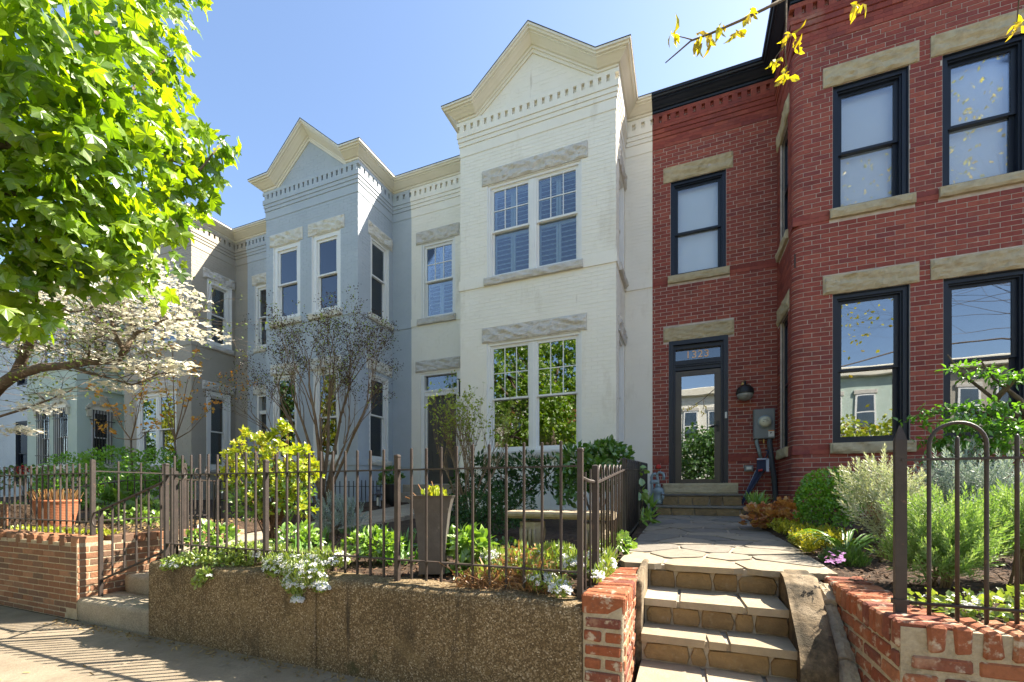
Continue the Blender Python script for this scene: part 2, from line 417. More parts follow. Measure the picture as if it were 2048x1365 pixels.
M['heuchera_leaf'] = leafmat('heuchera_leaf', [(.44, .20, .06), (.55, .29, .08), (.36, .13, .08), (.58, .38, .12), (.42, .17, .10)], .35, (1.2, 1.0, .5), .05)
M['blade'] = leafmat('blade', [(.07, .18, .03), (.11, .25, .04), (.15, .31, .05)], .35, (1.3, 1.3, .5), .08)
M['dry_leaf'] = leafmat('dry_leaf', [(.34, .17, .07), (.44, .26, .11), (.25, .12, .06), (.40, .30, .14)], .3, (1.1, 1.0, .6), .02)
M['mat_leaf'] = leafmat('mat_leaf', [(.15, .25, .04), (.23, .34, .06), (.31, .40, .07), (.12, .20, .035), (.40, .43, .12)], .35, (1.25, 1.2, .5), .06)
M['white_petal'] = leafmat('white_petal', [(.76, .76, .74), (.82, .82, .80)], .25, (1, 1, 1), .02)
M['pink_petal'] = leafmat('pink_petal', [(.50, .24, .52), (.58, .32, .60), (.45, .20, .45)], .3, (1, 1, 1), .02)
M['oak_leaf'] = leafmat('oak_leaf', [(.38, .38, .02), (.50, .48, .025), (.40, .30, .03), (.58, .56, .04)], .5, (1.4, 1.25, .4), .03)
M['bud_leaf'] = leafmat('bud_leaf', [(.22, .30, .035), (.30, .38, .05), (.18, .22, .04)], .4, (1.2, 1.2, .5), .04)
M['seed_brown'] = leafmat('seed_brown', [(.035, .02, .015), (.06, .035, .025), (.10, .06, .02)], .1, (1, 1, 1), .02)
M['orange_bud'] = leafmat('orange_bud', [(.60, .24, .04), (.68, .36, .06), (.52, .34, .06)], .4, (1.2, 1, .5), .03)
M['maple_jp'] = leafmat('maple_jp', [(.07, .19, .02), (.105, .27, .03), (.15, .34, .04), (.08, .22, .024)], .4, (1.35, 1.3, .45), .05)
M['red_flower'] = leafmat('red_flower', [(.4, .03, .03), (.5, .05, .04)], .3, (1, 1, 1), .02)

YM, YB = 8.7, 7.5
ZTOP = 8.38                         # underside of the cornices
COURSE = .0675

# ------------------------------------------------------------------ houses
def brick_rows(a0, a1, z0, z1, blocks, L=.215, j=.010, seed=0, clip=None):
    R = random.Random(seed); out = []
    n = int((z1 - z0) / COURSE)
    for i in range(n):
        zl = z0 + i * COURSE; zc_ = zl + COURSE / 2
        cuts = sorted((b[0], b[1]) for b in blocks if b[2] - .012 < zc_ < b[3] + .012)
        segs, x = [], a0
        for c0, c1 in cuts:
            if c0 > x: segs.append((x, min(c0, a1)))
            x = max(x, c1)
        if x < a1: segs.append((x, a1))
        if clip:
            c0, c1 = clip(zc_)
            segs = [(max(s0, c0), min(s1, c1)) for s0, s1 in segs if min(s1, c1) - max(s0, c0) > .03]
        off = (i % 2) * L / 2 + (L / 4 if R.random() < .06 else 0)
        for s0, s1 in segs:
            k = math.floor((s0 - off) / L); b0 = off + k * L
            while b0 < s1:
                p0, p1 = max(b0, s0), min(b0 + L, s1)
                if p1 - p0 > .025: out.append((p0 + (j / 2 if p0 > a0 + 1e-4 else 0), p1 - (j / 2 if p1 < a1 - 1e-4 else 0), zl + j / 2, zl + COURSE - j / 2))
                b0 += L
    return np.array(out).reshape(-1, 4)

def sweep(mb, path, prof, zs=None):
    """path: (x, y, z, ox, oy[, zscale]); prof: (out, up)"""
    V = []; m = len(prof)
    for p in path:
        k = p[5] if len(p) > 5 else 1.0
        for (o, u) in prof:
            V.append((p[0] + p[3] * o, p[1] + p[4] * o, p[2] + u * k))
    Fc = [[i * m + q, i * m + q + 1, (i + 1) * m + q + 1, (i + 1) * m + q] for i in range(len(path) - 1) for q in range(m - 1)]
    Fc += [[(len(path) - 1) * m + q for q in range(m)], [q for q in range(m)][::-1]]
    return mb.add(V, Fc)

def rock(mb, fr, a0, a1, z0, z1, d0, d1, seed, amp=.018, step=.028):
    nx = max(3, int((a1 - a0) / step)); nz = max(3, int((z1 - z0) / step))
    def D(a, z, e):
        v = noise.fractal(Vector((a * 7 + seed * 3.1, z * 11, seed)), 1, 2, 4)
        w = noise.noise(Vector((a * 3.3 + seed, z * 16 + a * 4, seed * 2.7)))
        return d1 + amp * (v * .8 + w * .9) * e - (1 - e) * .014
    V = []
    for i in range(nz + 1):
        for k in range(nx + 1):
            a = a0 + (a1 - a0) * k / nx; z = z0 + (z1 - z0) * i / nz
            e = 0.0 if i in (0, nz) or k in (0, nx) else 1.0
            V.append((a, z + (noise.noise(Vector((a * 9, seed, z))) * .008 if i == 0 else 0), D(a, z, e)))
    n1 = len(V); Fc = []
    for i in range(nz):
        for k in range(nx):
            q = i * (nx + 1) + k; Fc.append([q, q + 1, q + nx + 2, q + nx + 1])
    rim = [k for k in range(nx + 1)] + [(i + 1) * (nx + 1) - 1 for i in range(1, nz + 1)] + [nz * (nx + 1) + k for k in range(nx - 1, -1, -1)] + [i * (nx + 1) for i in range(nz - 1, 0, -1)]
    for q in rim: V.append((V[q][0], V[q][1], d0))
    m = len(rim)
    for i in range(m): Fc.append([rim[i], n1 + i, n1 + (i + 1) % m, rim[(i + 1) % m]])
    mb.add(fr.m(V), Fc)

CORN = [(0, -.02), (.025, -.02), (.025, .03), (.045, .035), (.05, .065), (.08, .072), (.10, .088), (.135, .11), (.17, .135), (.20, .15), (.20, .165), (.235, .172), (.245, .195), (.272, .20), (.272, .232), (.0, .25)]

class House:
    def __init__(s, name, label, loc, paint, trim, stone, mortar=None, indiv=0, proud=.003, joint=.0075, group='rowhouses along the street'):
        s.t = thing(name, label, 'house', loc, group)
        s.paint, s.trim, s.stone, s.mortar = paint, trim, stone, mortar or paint
        s.wall = MB(); s.rows = []; s.indiv, s.proud, s.joint = indiv, proud, joint; s.seed = 1; s.cut = []; s.split = proud > .0045
    def face(s, fr, a0, a1, z0, z1, op=(), stones=(), bricks=True, reveal=.17, wall=True):
        s.cut += [(*o, fr) for o in list(op) + list(stones)]
        As = sorted({a0, a1, *[v for o in op for v in o[:2] if a0 < v < a1]}); Zs = sorted({z0, z1, *[v for o in op for v in o[2:4] if z0 < v < z1]})
        for i in range(len(As) - 1):
            for k in range(len(Zs) - 1):
                ac, zc_ = (As[i] + As[i + 1]) / 2, (Zs[k] + Zs[k + 1]) / 2
                if any(o[0] < ac < o[1] and o[2] < zc_ < o[3] for o in op): continue
                s.wall.add(fr.m([(As[i], Zs[k], 0), (As[i + 1], Zs[k], 0), (As[i + 1], Zs[k + 1], 0), (As[i], Zs[k + 1], 0)]), [[0, 1, 2, 3]])
        for o in op:
            c = [(o[0], o[2]), (o[1], o[2]), (o[1], o[3]), (o[0], o[3])]
            for q in range(4):
                (p0, q0), (p1, q1) = c[q], c[(q + 1) % 4]
                s.wall.add(fr.m([(p0, q0, 0), (p1, q1, 0), (p1, q1, -reveal), (p0, q0, -reveal)]), [[0, 1, 2, 3]])
        if bricks:
            s.seed += 1
            s.rows.append((fr, brick_rows(a0, a1, z0, z1, list(op) + list(stones), j=s.joint, seed=s.seed)))
    def stone_at(s, fr, name, a0, a1, z0, z1, d=.035, mat=None, amp=.016, parent=None):
        amp = amp * (2.3 if name == 'lintel' else 1.6)
        mb = MB(); s.seed += 1
        rock(mb, fr, a0, a1, z0, z1, -.02, d, s.seed * 1.37, amp)
        return part(name, mb, mat or s.stone, parent or s.t)
    def window(s, fr, a0, a1, z0, z1, trim=None, glass=('glass', 'glass'), cw=.058, sw=.036, dc=-.02, double=0, muntin=None, meet=None, inside=None, rec=0.0):
        tr = trim or s.trim
        mb = MB()
        mb.fbox(fr, a0, a0 + cw, z0, z1, -.16 - rec, dc); mb.fbox(fr, a1 - cw, a1, z0, z1, -.16 - rec, dc)
        mb.fbox(fr, a0 + cw, a1 - cw, z1 - cw, z1, -.16 - rec, dc); mb.fbox(fr, a0 + cw, a1 - cw, z0, z0 + cw * .8, -.16 - rec, dc)
        e = cw * .45                                              # inner stop, one step back
        mb.fbox(fr, a0 + cw, a0 + cw + .02, z0 + cw * .8, z1 - cw, -.16 - rec, dc - .028); mb.fbox(fr, a1 - cw - .02, a1 - cw, z0 + cw * .8, z1 - cw, -.16 - rec, dc - .028)
        mb.fbox(fr, a0 + cw + .02, a1 - cw - .02, z1 - cw - .02, z1 - cw, -.16 - rec, dc - .028)
        for (b0, b1) in ((a0 - .012, a0 + .012), (a1 - .012, a1 + .012)): mb.fbox(fr, b0, b1, z0, z1, -.03, dc + .022)
        mb.fbox(fr, a0 + .012, a1 - .012, z1 - .012, z1 + .006, -.03, dc + .022)
        w0, w1 = a0 + cw + .02, a1 - cw - .02
        units = [(w0, w1)]
        if double:
            mid = (a0 + a1) / 2
            mb.fbox(fr, mid - double / 2, mid + double / 2, z0 + cw * .8, z1 - cw - .02, -.158, dc - .012)
            mb.fbox(fr, mid - .02, mid + .02, z0 + cw * .8, z1 - cw - .022, -.1, dc - .002)
            units = [(w0, mid - double / 2), (mid + double / 2, w1)]
        w = part('window', mb, tr, s.t)
        zb, zt = z0 + cw * .8, z1 - cw - .02
        zm = meet or (zb + zt) / 2
        for ui, (u0, u1) in enumerate(units):
            for up in (1, 0):
                d1 = (-.052 if up else -.088) - rec; d0 = d1 - .034
                q0, q1 = (zm - .018, zt) if up else (zb, zm + .018)
                sm = MB()
                sm.fbox(fr, u0, u0 + sw, q0, q1, d0, d1); sm.fbox(fr, u1 - sw, u1, q0, q1, d0, d1)
                sm.fbox(fr, u0 + sw, u1 - sw, q1 - .036, q1, d0, d1); sm.fbox(fr, u0 + sw, u1 - sw, q0, q0 + (.034 if up else .05), d0, d1 + (.006 if up else 0))
                part('sash', sm, tr, w)
                p0, p1, r0, r1 = u0 + sw - .004, u1 - sw + .004, q0 + .03, q1 - .03
                g = MB().fbox(fr, p0, p1, r0, r1, d0 + .014, d0 + .019); part('pane', g, M[glass[0 if up else 1]], w)
                if muntin and up:
                    mm = MB(); c_, r_ = muntin
                    for k in range(1, c_): x = p0 + (p1 - p0) * k / c_; mm.fbox(fr, x - .008, x + .008, r0, r1, d0 + .008, d0 + .026)
                    for k in range(1, r_): z = r0 + (r1 - r0) * k / r_; mm.fbox(fr, p0, p1, z - .008, z + .008, d0 + .009, d0 + .025)
                    part('muntin', mm, tr, w)
            if inside == 'blind':
                part('blind', MB().fbox(fr, u0 + .01, u1 - .01, zm + .03, zt + .02, -.19 - rec, -.185 - rec).fbox(fr, u0 + .012, u1 - .012, zb - .02, zm + .03, -.215 - rec, -.21 - rec).fbox(fr, u0 + .01, u1 - .01, zm + .02, zm + .05, -.195 - rec, -.18 - rec), M['blind'], w)
            if inside == 'half_blind':
                part('blind', MB().fbox(fr, u0 + .01, u1 - .01, zm + .0, zm + .3, -.19 - rec, -.185 - rec).fbox(fr, u0 + .01, u1 - .01, zm + .28, zm + .31, -.195 - rec, -.18 - rec), M['blind'], w)
            if inside == 'shutter':
                md = (u0 + u1) / 2
                for (h0, h1) in ((u0 + .005, md - .003), (md + .003, u1 - .005)):
                    for (y0, y1) in ((zb, zm - .01), (zm + .01, zt)):
                        sm = MB()
                        sm.fbox(fr, h0, h0 + .045, y0, y1, -.205, -.175); sm.fbox(fr, h1 - .045, h1, y0, y1, -.205, -.175)
                        sm.fbox(fr, h0 + .045, h1 - .045, y0, y0 + .06, -.205, -.175); sm.fbox(fr, h0 + .045, h1 - .045, y1 - .06, y1, -.205, -.175)
                        n = int((y1 - y0 - .12) / .084)
                        for k in range(n):
                            z = y0 + .06 + (k + .5) * (y1 - y0 - .12) / n
                            V = [(h0 + .045, z - .026, -.168), (h1 - .045, z - .026, -.168), (h1 - .045, z + .022, -.225), (h0 + .045, z + .022, -.225)]
                            V += [(a, zz + .008, dd) for a, zz, dd in V]
                            sm.add(fr.m(V), np.array([[0, 1, 2, 3], [7, 6, 5, 4], [0, 4, 5, 1], [2, 6, 7, 3]]))
                        part('shutter', sm, M['shutter'], w)
            if inside == 'curtain':
                cm = MB(); P = []
                sgn = (u0, u0 + .17) if ui == 0 else (u1 - .07, u1)
                n = 24
                for k in range(n + 1):
                    a = sgn[0] + (sgn[1] - sgn[0]) * k / n
                    dd = -.24 + .022 * math.sin(k * 1.5)
                    P += [(a, zb, dd), (a, zt, dd)]
                cm.add(fr.m(P), [[2 * k, 2 * k + 2, 2 * k + 3, 2 * k + 1] for k in range(n)])
                part('curtain', cm, M['curtain'], w, smooth=True)
        return w
    def plan(s, XL, bl, br, XR):
        s.P = [(XL, YM, 0, -1), (bl, YM, -1, -1), (bl, YB, -1, -1), (br, YB, 1, -1), (br, YM, 1, -1), (XR, YM, 0, -1)]
        s.XL, s.bl, s.br, s.XR = XL, bl, br, XR
    def bands(s, levels, mat=None, name='string_course'):
        segs = [(front(YM), s.XL, s.bl), (lside(s.bl), -YM, -YB), (front(YB), s.bl, s.br), (rside(s.br), YB, YM), (front(YM), s.br, s.XR)]
        for z0, z1, d in levels:
            mb = MB()
            for i, (fr, a0, a1) in enumerate(segs):
                e0, e1 = a0 - (d if i == 2 else 0), a1 + (d if i == 2 else 0)
                cuts = sorted((q[0], q[1]) for q in s.cut if np.allclose(q[4].o, fr.o) and np.allclose(q[4].n, fr.n) and q[2] < z1 - .01 and q[3] > z0 + .01)
                x = e0; free = []
                for c0, c1 in cuts:
                    if c0 > x: free.append((x, c0))
                    x = max(x, c1)
                if x < e1: free.append((x, e1))
                for f0, f1 in free:
                    if not s.split: mb.fboxes(fr, [(f0, f1, z0, z1, -.004, d)]); continue
                    nr = max(1, round((z1 - z0) / .066)); h = (z1 - z0) / nr
                    mb.fboxes(fr, [(f0, f1, z0 + .001, z1 - .001, -.004, d - .004)])
                    for r_ in range(nr):
                        e = [f0] + [x for x in (f0 + .215 * (k + (.5 if (r_ + round(z0 * 15)) % 2 else 0)) for k in range(1, 60)) if x < f1 - .05] + [f1]
                        mb.fboxes(fr, [(e[k] + .002, e[k + 1] - .002, z0 + r_ * h + .0025, z0 + (r_ + 1) * h - .001, -.004, d) for k in range(len(e) - 1)])
            part(name, mb, mat or s.paint, s.t, kind='stuff')
    def frieze(s, mat=None):
        mat = mat or s.paint
        s.bands([(7.735, 7.925, .012), (7.928, 8.005, .026), (8.008, 8.085, .040), (8.088, 8.195, .055), (8.312, ZTOP, .055)], mat, 'corbel_course')
        mb = MB()
        segs = [(front(YM), s.XL, s.bl), (rside(s.br), YB, YM - .06), (lside(s.bl), -YM + .06, -YB), (front(YB), s.bl - .02, s.br + .02), (front(YM), s.br, s.XR)]
        for fr, a0, a1 in segs:
            n = max(1, int((a1 - a0) / .138)); w = (a1 - a0) / n
            mb.fboxes(fr, [(a0 + k * w + w * .19, a0 + k * w + w * .81, 8.193, 8.314, 0, .053) for k in range(n)])
        part('dentil_course', mb, mat, s.t, kind='stuff')
    def cornice(s, gable=True, mat=None):
        mat = mat or s.trim
        P = s.P; z = ZTOP
        path = [(p[0], p[1], z, p[2], p[3]) for p in P]
        if gable:
            bl, br = s.bl, s.br; m = (bl + br) / 2; v0, v1 = bl + .36, br - .30
            path[3:3] = [(v0, YB, z, 0, -1, 1.06), (m, YB, 9.255, 0, -1, 1.28), (v1, YB, z, 0, -1, 1.06)]
            # brick triangle and little roof behind the raking cornice
            fr = front(YB)
            s.wall.add(fr.m([(v0, z - .01, .002), (v1, z - .01, .002), (m, 9.27, .002)]), [[0, 1, 2]])
            sl0, sl1 = (9.2 - z) / (m - v0), (9.2 - z) / (v1 - m)
            s.rows.append((fr, brick_rows(v0, v1, z + .01, 9.2, [], j=s.joint, seed=99, clip=lambda zz: (v0 + (zz - z + .05) / sl0, v1 - (zz - z + .05) / sl1))))
            rb = MB()
            rb.add([(v0, YB + .02, z + .24), (m, YB + .02, 9.52), (v1, YB + .02, z + .24), (v0, YM + 1.2, z + .24), (m, YM + 1.2, 9.52), (v1, YM + 1.2, z + .24)], [[0, 1, 4, 3], [1, 2, 5, 4], [0, 2, 1], [3, 4, 5], [0, 3, 5, 2]])
            part('gable_roof', rb, M['roofing'], s.t)
        mb = MB(); sweep(mb, path, CORN); part('cornice', mb, mat, s.t)
        # thin dark metal flashing on top
        mb = MB(); sweep(mb, path, [(.0, .256), (.278, .234), (.278, .246), (.0, .268)]); part('flashing', mb, M['roofing'], s.t)
    def finish(s, roof=True):
        X0, X1 = s.XL, s.XR
        if roof:
            rb = MB(); rb.box(X0, X1, YM + .002, 17, ZTOP + .05, ZTOP + .25)
            rb.box(s.bl + .01, s.br - .01, YB + .01, YM, ZTOP + .02, ZTOP + .22)
            part('roof', rb, M['roofing'], s.t)
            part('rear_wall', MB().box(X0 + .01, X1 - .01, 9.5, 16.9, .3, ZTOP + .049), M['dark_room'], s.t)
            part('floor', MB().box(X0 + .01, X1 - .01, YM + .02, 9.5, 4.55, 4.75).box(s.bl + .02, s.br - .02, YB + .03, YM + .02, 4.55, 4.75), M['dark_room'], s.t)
        part('wall', s.wall, s.mortar, s.t)
        allb = []
        for fr, A in s.rows:
            if len(A) == 0: continue
            c = fr.m(np.stack([(A[:, 0] + A[:, 1]) / 2, (A[:, 2] + A[:, 3]) / 2, np.zeros(len(A))], 1))
            dist = np.linalg.norm(c - np.array((0, 0, CZ)), axis=1)
            full = (A[:, 1] - A[:, 0]) > .19
            inview = np.array([abs(((p[0] * cT + p[1] * sT) / max(.1, -p[0] * sT + p[1] * cT))) < 1.16 for p in c])
            facing = ((np.array((0, 0, CZ)) - c) @ fr.n) > 0
            for k in range(len(A)): allb.append((dist[k] if full[k] and inview[k] and facing[k] else 99, fr, A[k], c[k]))
        allb.sort(key=lambda q: q[0])
        solo_b, rest = allb[:s.indiv], allb[s.indiv:]
        me_c = {}
        for _, fr, a, c in solo_b:
            key = (id(fr), round(a[1] - a[0], 3))
            if key not in me_c:
                w, h = (a[1] - a[0]) / 2, (a[3] - a[2]) / 2
                b0 = MB(); lf = Fr((0, 0, 0), fr.u, fr.n); b0.fboxes(lf, [(-w, w, -h, h, 0, s.proud + .001)])
                me_c[key] = b0.mesh('brick', s.paint)
            inst_part('brick', me_c[key], s.t, c)
        by = {}
        for _, fr, a, c in rest: by.setdefault(id(fr), (fr, []))[1].append((*a, 0, s.proud + random.uniform(-.001, .0015)))
        mb = MB()
        for fr, L_ in by.values(): mb.fboxes(fr, L_)
        if mb.n: part('brickwork', mb, s.paint, s.t, kind='stuff')

UW = (5.27, 7.05); ULN = (7.05, 7.335); USL = (5.135, 5.27); LLN = (4.05, 4.315)

# ---- red brick house
H = House('brick_rowhouse', 'red brick rowhouse with black trim, number 1323 over its glass storm door', (2.0, YM, .8), M['red_brick'], M['black_trim'], M['sandstone'], M['red_mortar'], indiv=300, proud=.005, joint=.0098)
red = H
H.plan(-.577, 1.49, 4.52, 8.5)
f_m, f_b, f_l = front(YM), front(YB), lside(1.49)
RC = .12
wm = [(-.25, .69, *UW)]; door = (-.28, .722, 1.376, 4.05)
H.face(f_m, -.577, 1.49, .5, ZTOP, wm + [door], [(-.378, .80, *ULN), (-.30, .745, *USL), (-.378, .817, 4.05, 4.312), (-.38, .86, 1.18, 1.38)])
H.face(f_m, 4.52, 8.5, .5, ZTOP, [(5.6, 6.5, *UW), (5.6, 6.5, 1.4, 4.05)])
bw = [(1.974, 2.84, *UW), (3.19, 4.05, *UW), (1.974, 2.847, 1.92, 4.06), (3.2, 4.06, 1.92, 4.06)]
bs = []
for (x0, x1) in ((1.856, 2.945), (3.067, 4.17)): bs += [(x0, x1, *ULN), (x0, x1, 4.06, 4.33)]
for (x0, x1) in ((1.935, 2.90), (3.15, 4.10)): bs += [(x0, x1, *USL), (x0, x1, 1.765, 1.92)]
H.face(f_b, 1.49 + RC, 4.52, .5, ZTOP, bw, bs)
sw_ = [(-8.45, -7.86, *UW), (-8.45, -7.86, 1.92, 4.05)]
ss = [(-8.62, -7.74, *ULN), (-8.55, -7.78, *USL), (-8.62, -7.74, *LLN), (-8.55, -7.78, 1.765, 1.92)]
H.face(f_l, -YM, -YB - RC, .5, ZTOP, sw_, ss)
H.face(rside(4.52), YB, YM, .5, ZTOP, [])
# rounded bullnose corner, course by course
mb = MB()
for i in range(int((ZTOP - .5) / COURSE)):
    z0 = .5 + i * COURSE
    V = []
    for q in range(6):
        a = math.pi + q / 5 * math.pi / 2
        for z in (z0 + .005, z0 + COURSE - .005): V.append((1.49 + RC + math.cos(a) * (RC + .005), YB + RC + math.sin(a) * (RC + .005), z))
    for q in range(6):
        a = math.pi + q / 5 * math.pi / 2
        for z in (z0 + .005, z0 + COURSE - .005): V.append((1.49 + RC + math.cos(a) * (RC - .01), YB + RC + math.sin(a) * (RC - .01), z))
    Fc = [[2 * q, 2 * q + 2, 2 * q + 3, 2 * q + 1] for q in range(5)] + [[2 * q + 1, 2 * q + 3, 12 + 2 * q + 3, 12 + 2 * q + 1] for q in range(5)] + [[2 * q, 12 + 2 * q, 12 + 2 * q + 2, 2 * q + 2] for q in range(5)]
    mb.add(V, Fc)
part('bullnose_corner', mb, M['red_brick'], H.t, kind='stuff')
mb = MB(); V = []
for q in range(6):
    a = math.pi + q / 5 * math.pi / 2
    for z in (.5, ZTOP): V.append((1.49 + RC + math.cos(a) * RC, YB + RC + math.sin(a) * RC, z))
mb.add(V, [[2 * q, 2 * q + 2, 2 * q + 3, 2 * q + 1] for q in range(5)]); part('corner_mortar', mb, M['red_mortar'], H.t, smooth=True)
for (a0, a1, z0, z1) in bs:
    H.stone_at(f_b, 'lintel' if z1 - z0 > .2 else 'sill', a0, a1, z0, z1, .03 if z1 - z0 > .2 else .065, amp=.013)
for (a0, a1, z0, z1) in ss: H.stone_at(f_l, 'lintel' if z1 - z0 > .2 else 'sill', a0, a1, z0, z1, .03 if z1 - z0 > .2 else .06, amp=.01)
for (a0, a1, z0, z1, n) in ((-.378, .80, *ULN, 'lintel'), (-.30, .745, *USL, 'sill'), (-.378, .817, 4.05, 4.312, 'lintel')):
    H.stone_at(f_m, n, a0, a1, z0, z1, .03 if n == 'lintel' else .065, amp=.013)
BT = M['black_trim']
for i, (a0, a1, z0, z1) in enumerate(bw):
    H.window(f_b, a0, a1, z0, z1, BT, ('glass_soft', 'glass_soft') if z0 > 5 else ('glass_mirror', 'glass_mirror'), cw=.062, sw=.05, dc=-.035, inside='blind' if z0 > 5 else None, rec=.05, meet=6.12 if z0 > 5 else 2.98)
for (a0, a1, z0, z1) in sw_: H.window(f_l, a0, a1, z0, z1, BT, cw=.05, dc=-.06)
H.window(f_m, -.25, .69, *UW, BT, ('glass_soft', 'glass_soft'), cw=.058, sw=.05, dc=-.03, inside='blind', rec=.04, meet=6.10)
H.window(f_m, 5.6, 6.5, *UW, BT); H.window(f_m, 5.6, 6.5, 1.4, 4.05, BT)
H.bands([(5.135, 5.27, .012), (1.765, 1.90, .014)]); H.frieze(); H.cornice(False, BT)
# door
d = MB()
d.fbox(f_m, -.28, -.205, 1.376, 4.05, -.2, .012); d.fbox(f_m, .647, .722, 1.376, 4.05, -.2, .012); d.fbox(f_m, -.205, .647, 3.97, 4.05, -.2, .012)
d.fbox(f_m, -.205, -.165, 1.376, 3.97, -.2, -.04); d.fbox(f_m, .607, .647, 1.376, 3.97, -.2, -.04); d.fbox(f_m, -.165, .607, 3.90, 3.97, -.2, -.05)
d.fbox(f_m, -.165, .607, 3.60, 3.68, -.2, -.03); d.fbox(f_m, -.165, .607, 3.50, 3.56, -.2, -.06)
d.fbox(f_m, -.165, .607, 3.56, 3.60, -.2, -.05)
d.fboxes(f_m, [(-.16 + k * .032, -.142 + k * .032, 3.565, 3.592, -.06, -.032) for k in range(24)])
frame = part('door_frame', d, BT, H.t)
tm = part('transom', MB().fbox(f_m, -.165, .607, 3.68, 3.90, -.125, -.118), M['glass'], H.t)
tc = bpy.data.curves.new('house_number', 'FONT'); tc.body = '1323'; tc.size = .19; tc.extrude = .002; tc.offset = .002; tc.align_x = 'CENTER'; tc.align_y = 'CENTER'; tc.space_character = 1.12
tc.materials.append(M['gold_paint'])
tmp = bpy.data.objects.new('tmp', tc); COL.objects.link(tmp); bpy.context.view_layer.update()
me_n = bpy.data.meshes.new_from_object(tmp.evaluated_get(bpy.context.evaluated_depsgraph_get())); bpy.data.objects.remove(tmp)
to = bpy.data.objects.new('house_number', me_n); COL.objects.link(to); to.parent = tm; to.location = Vector((.215, YM + .112, 3.79)) - Vector(W[tm.name]); to.rotation_euler = (math.pi / 2, 0, 0)
sd_ = MB(); z0, z1 = 1.385, 3.48
sd_.fbox(f_m, -.165, -.075, z0, z1, -.10, -.06); sd_.fbox(f_m, .517, .607, z0, z1, -.10, -.06); sd_.fbox(f_m, -.075, .517, z1 - .09, z1, -.10, -.06); sd_.fbox(f_m, -.075, .517, z0, z0 + .07, -.10, -.06)
sd_.fbox(f_m, -.075, -.06, z0 + .07, z1 - .09, -.1, -.052); sd_.fbox(f_m, .502, .517, z0 + .07, z1 - .09, -.1, -.052)
sdo = part('storm_door', sd_, M['bronze_trim'], H.t)
part('pane', MB().fbox(f_m, -.06, .502, z0 + .07, z1 - .09, -.085, -.08), M['glass_mirror'], sdo)
hb = MB().fbox(f_m, .535, .585, 2.32, 2.52, -.06, -.048); hb.tube([f_m.m([(.56, 2.43, -.05)])[0], f_m.m([(.56, 2.43, .0)])[0], f_m.m([(.44, 2.425, .0)])[0]], .011)
part('handle', hb, M['black_plastic'], sdo)
part('doorbell', MB().cbox(.668, .704, 2.545, 2.66, .012, .032, .006, fr=f_m), M['label_white'], H.t)
part('inner_door', MB().fbox(f_m, -.165, .607, 1.38, 3.5, -.24, -.2), M['charcoal_door'], H.t)
H.stone_at(f_m, 'threshold', -.38, .86, 1.18, 1.376, .26, amp=.006)
H.finish()

# ---- white house
H = House('white_rowhouse', 'white painted brick rowhouse with peaked gable and shuttered upper windows', (-3, YM, .8), M['white_paint'], M['white_trim'], M['gray_stone'], indiv=300)
white = H
H.plan(-6.047, -4.076, -1.089, -.577)
XR_ = -.577
f_s = rside(-1.089)
w_up, w_lo = (-3.50, -1.683, *UW), (-3.507, -1.682, 1.97, 4.05)
st = [(-3.603, -1.573, *ULN), (-3.55, -1.648, *USL), (-3.605, -1.587, 4.05, 4.335), (-3.56, -1.64, 1.84, 1.97)]
H.face(f_b, -4.076, -1.089, .5, ZTOP, [w_up, w_lo], st)
wm = [(-5.768, -4.87, *UW)]; wd = (-5.795, -4.74, 1.40, 3.99)
st2 = [(-5.905, -4.755, *ULN), (-5.86, -4.834, *USL), (-5.925, -4.73, 4.03, 4.295)]
H.face(f_m, -6.047, -4.076, .5, ZTOP, wm + [wd], st2)
H.face(f_m, -1.089, -.577, .5, ZTOP)
sop = [(7.86, 8.5, *UW), (7.86, 8.5, 1.97, 4.05)]; sst = [(7.75, 8.64, *ULN), (7.8, 8.58, *USL), (7.75, 8.64, *LLN), (7.8, 8.58, 1.84, 1.97)]
H.face(f_s, YB, YM, .5, ZTOP, sop, sst)
H.face(lside(-4.076), -YM, -YB, .5, ZTOP)
H.window(f_b, *w_up, glass=('glass_soft', 'glass_soft'), double=.13, muntin=(3, 2), inside='shutter', meet=6.17)
wl = H.window(f_b, *w_lo, glass=('glass_mirror', 'glass_mirror'), double=.13, muntin=(3, 2), inside='curtain', meet=2.98)
H.window(f_m, *wm[0], glass=('glass_soft', 'glass_soft'), muntin=(3, 2), inside='shutter', meet=6.16)
for o in sop: H.window(f_s, *o)
for k, (a0, a1, z0, z1) in enumerate(st): H.stone_at(f_b, ('lintel', 'sill')[k % 2], a0, a1, z0, z1, (.035, .075)[k % 2])
for k, (a0, a1, z0, z1) in enumerate(st2): H.stone_at(f_m, ('lintel', 'sill', 'lintel')[k], a0, a1, z0, z1, (.035, .075, .035)[k])
for k, (a0, a1, z0, z1) in enumerate(sst): H.stone_at(f_s, ('lintel', 'sill')[k % 2], a0, a1, z0, z1, (.035, .07)[k % 2])
H.bands([(5.13, 5.31, .022)]); H.frieze(); H.cornice(True, M['cream_trim'])
d = MB()
d.fbox(f_m, -5.795, -5.70, 1.40, 3.99, -.2, -.02); d.fbox(f_m, -4.835, -4.74, 1.40, 3.99, -.2, -.02); d.fbox(f_m, -5.70, -4.835, 3.945, 3.99, -.2, -.02)
d.fbox(f_m, -5.70, -4.835, 3.46, 3.60, -.2, -.035); d.fbox(f_m, -5.70, -4.835, 3.555, 3.60, -.06, -.02)
d.fbox(f_m, -5.70, -5.655, 1.40, 3.46, -.2, -.07); d.fbox(f_m, -4.88, -4.835, 1.40, 3.46, -.2, -.07)
part('door_frame', d, M['white_trim'], H.t)
part('transom', MB().fbox(f_m, -5.70, -4.835, 3.60, 3.945, -.11, -.104), M['glass'], H.t)
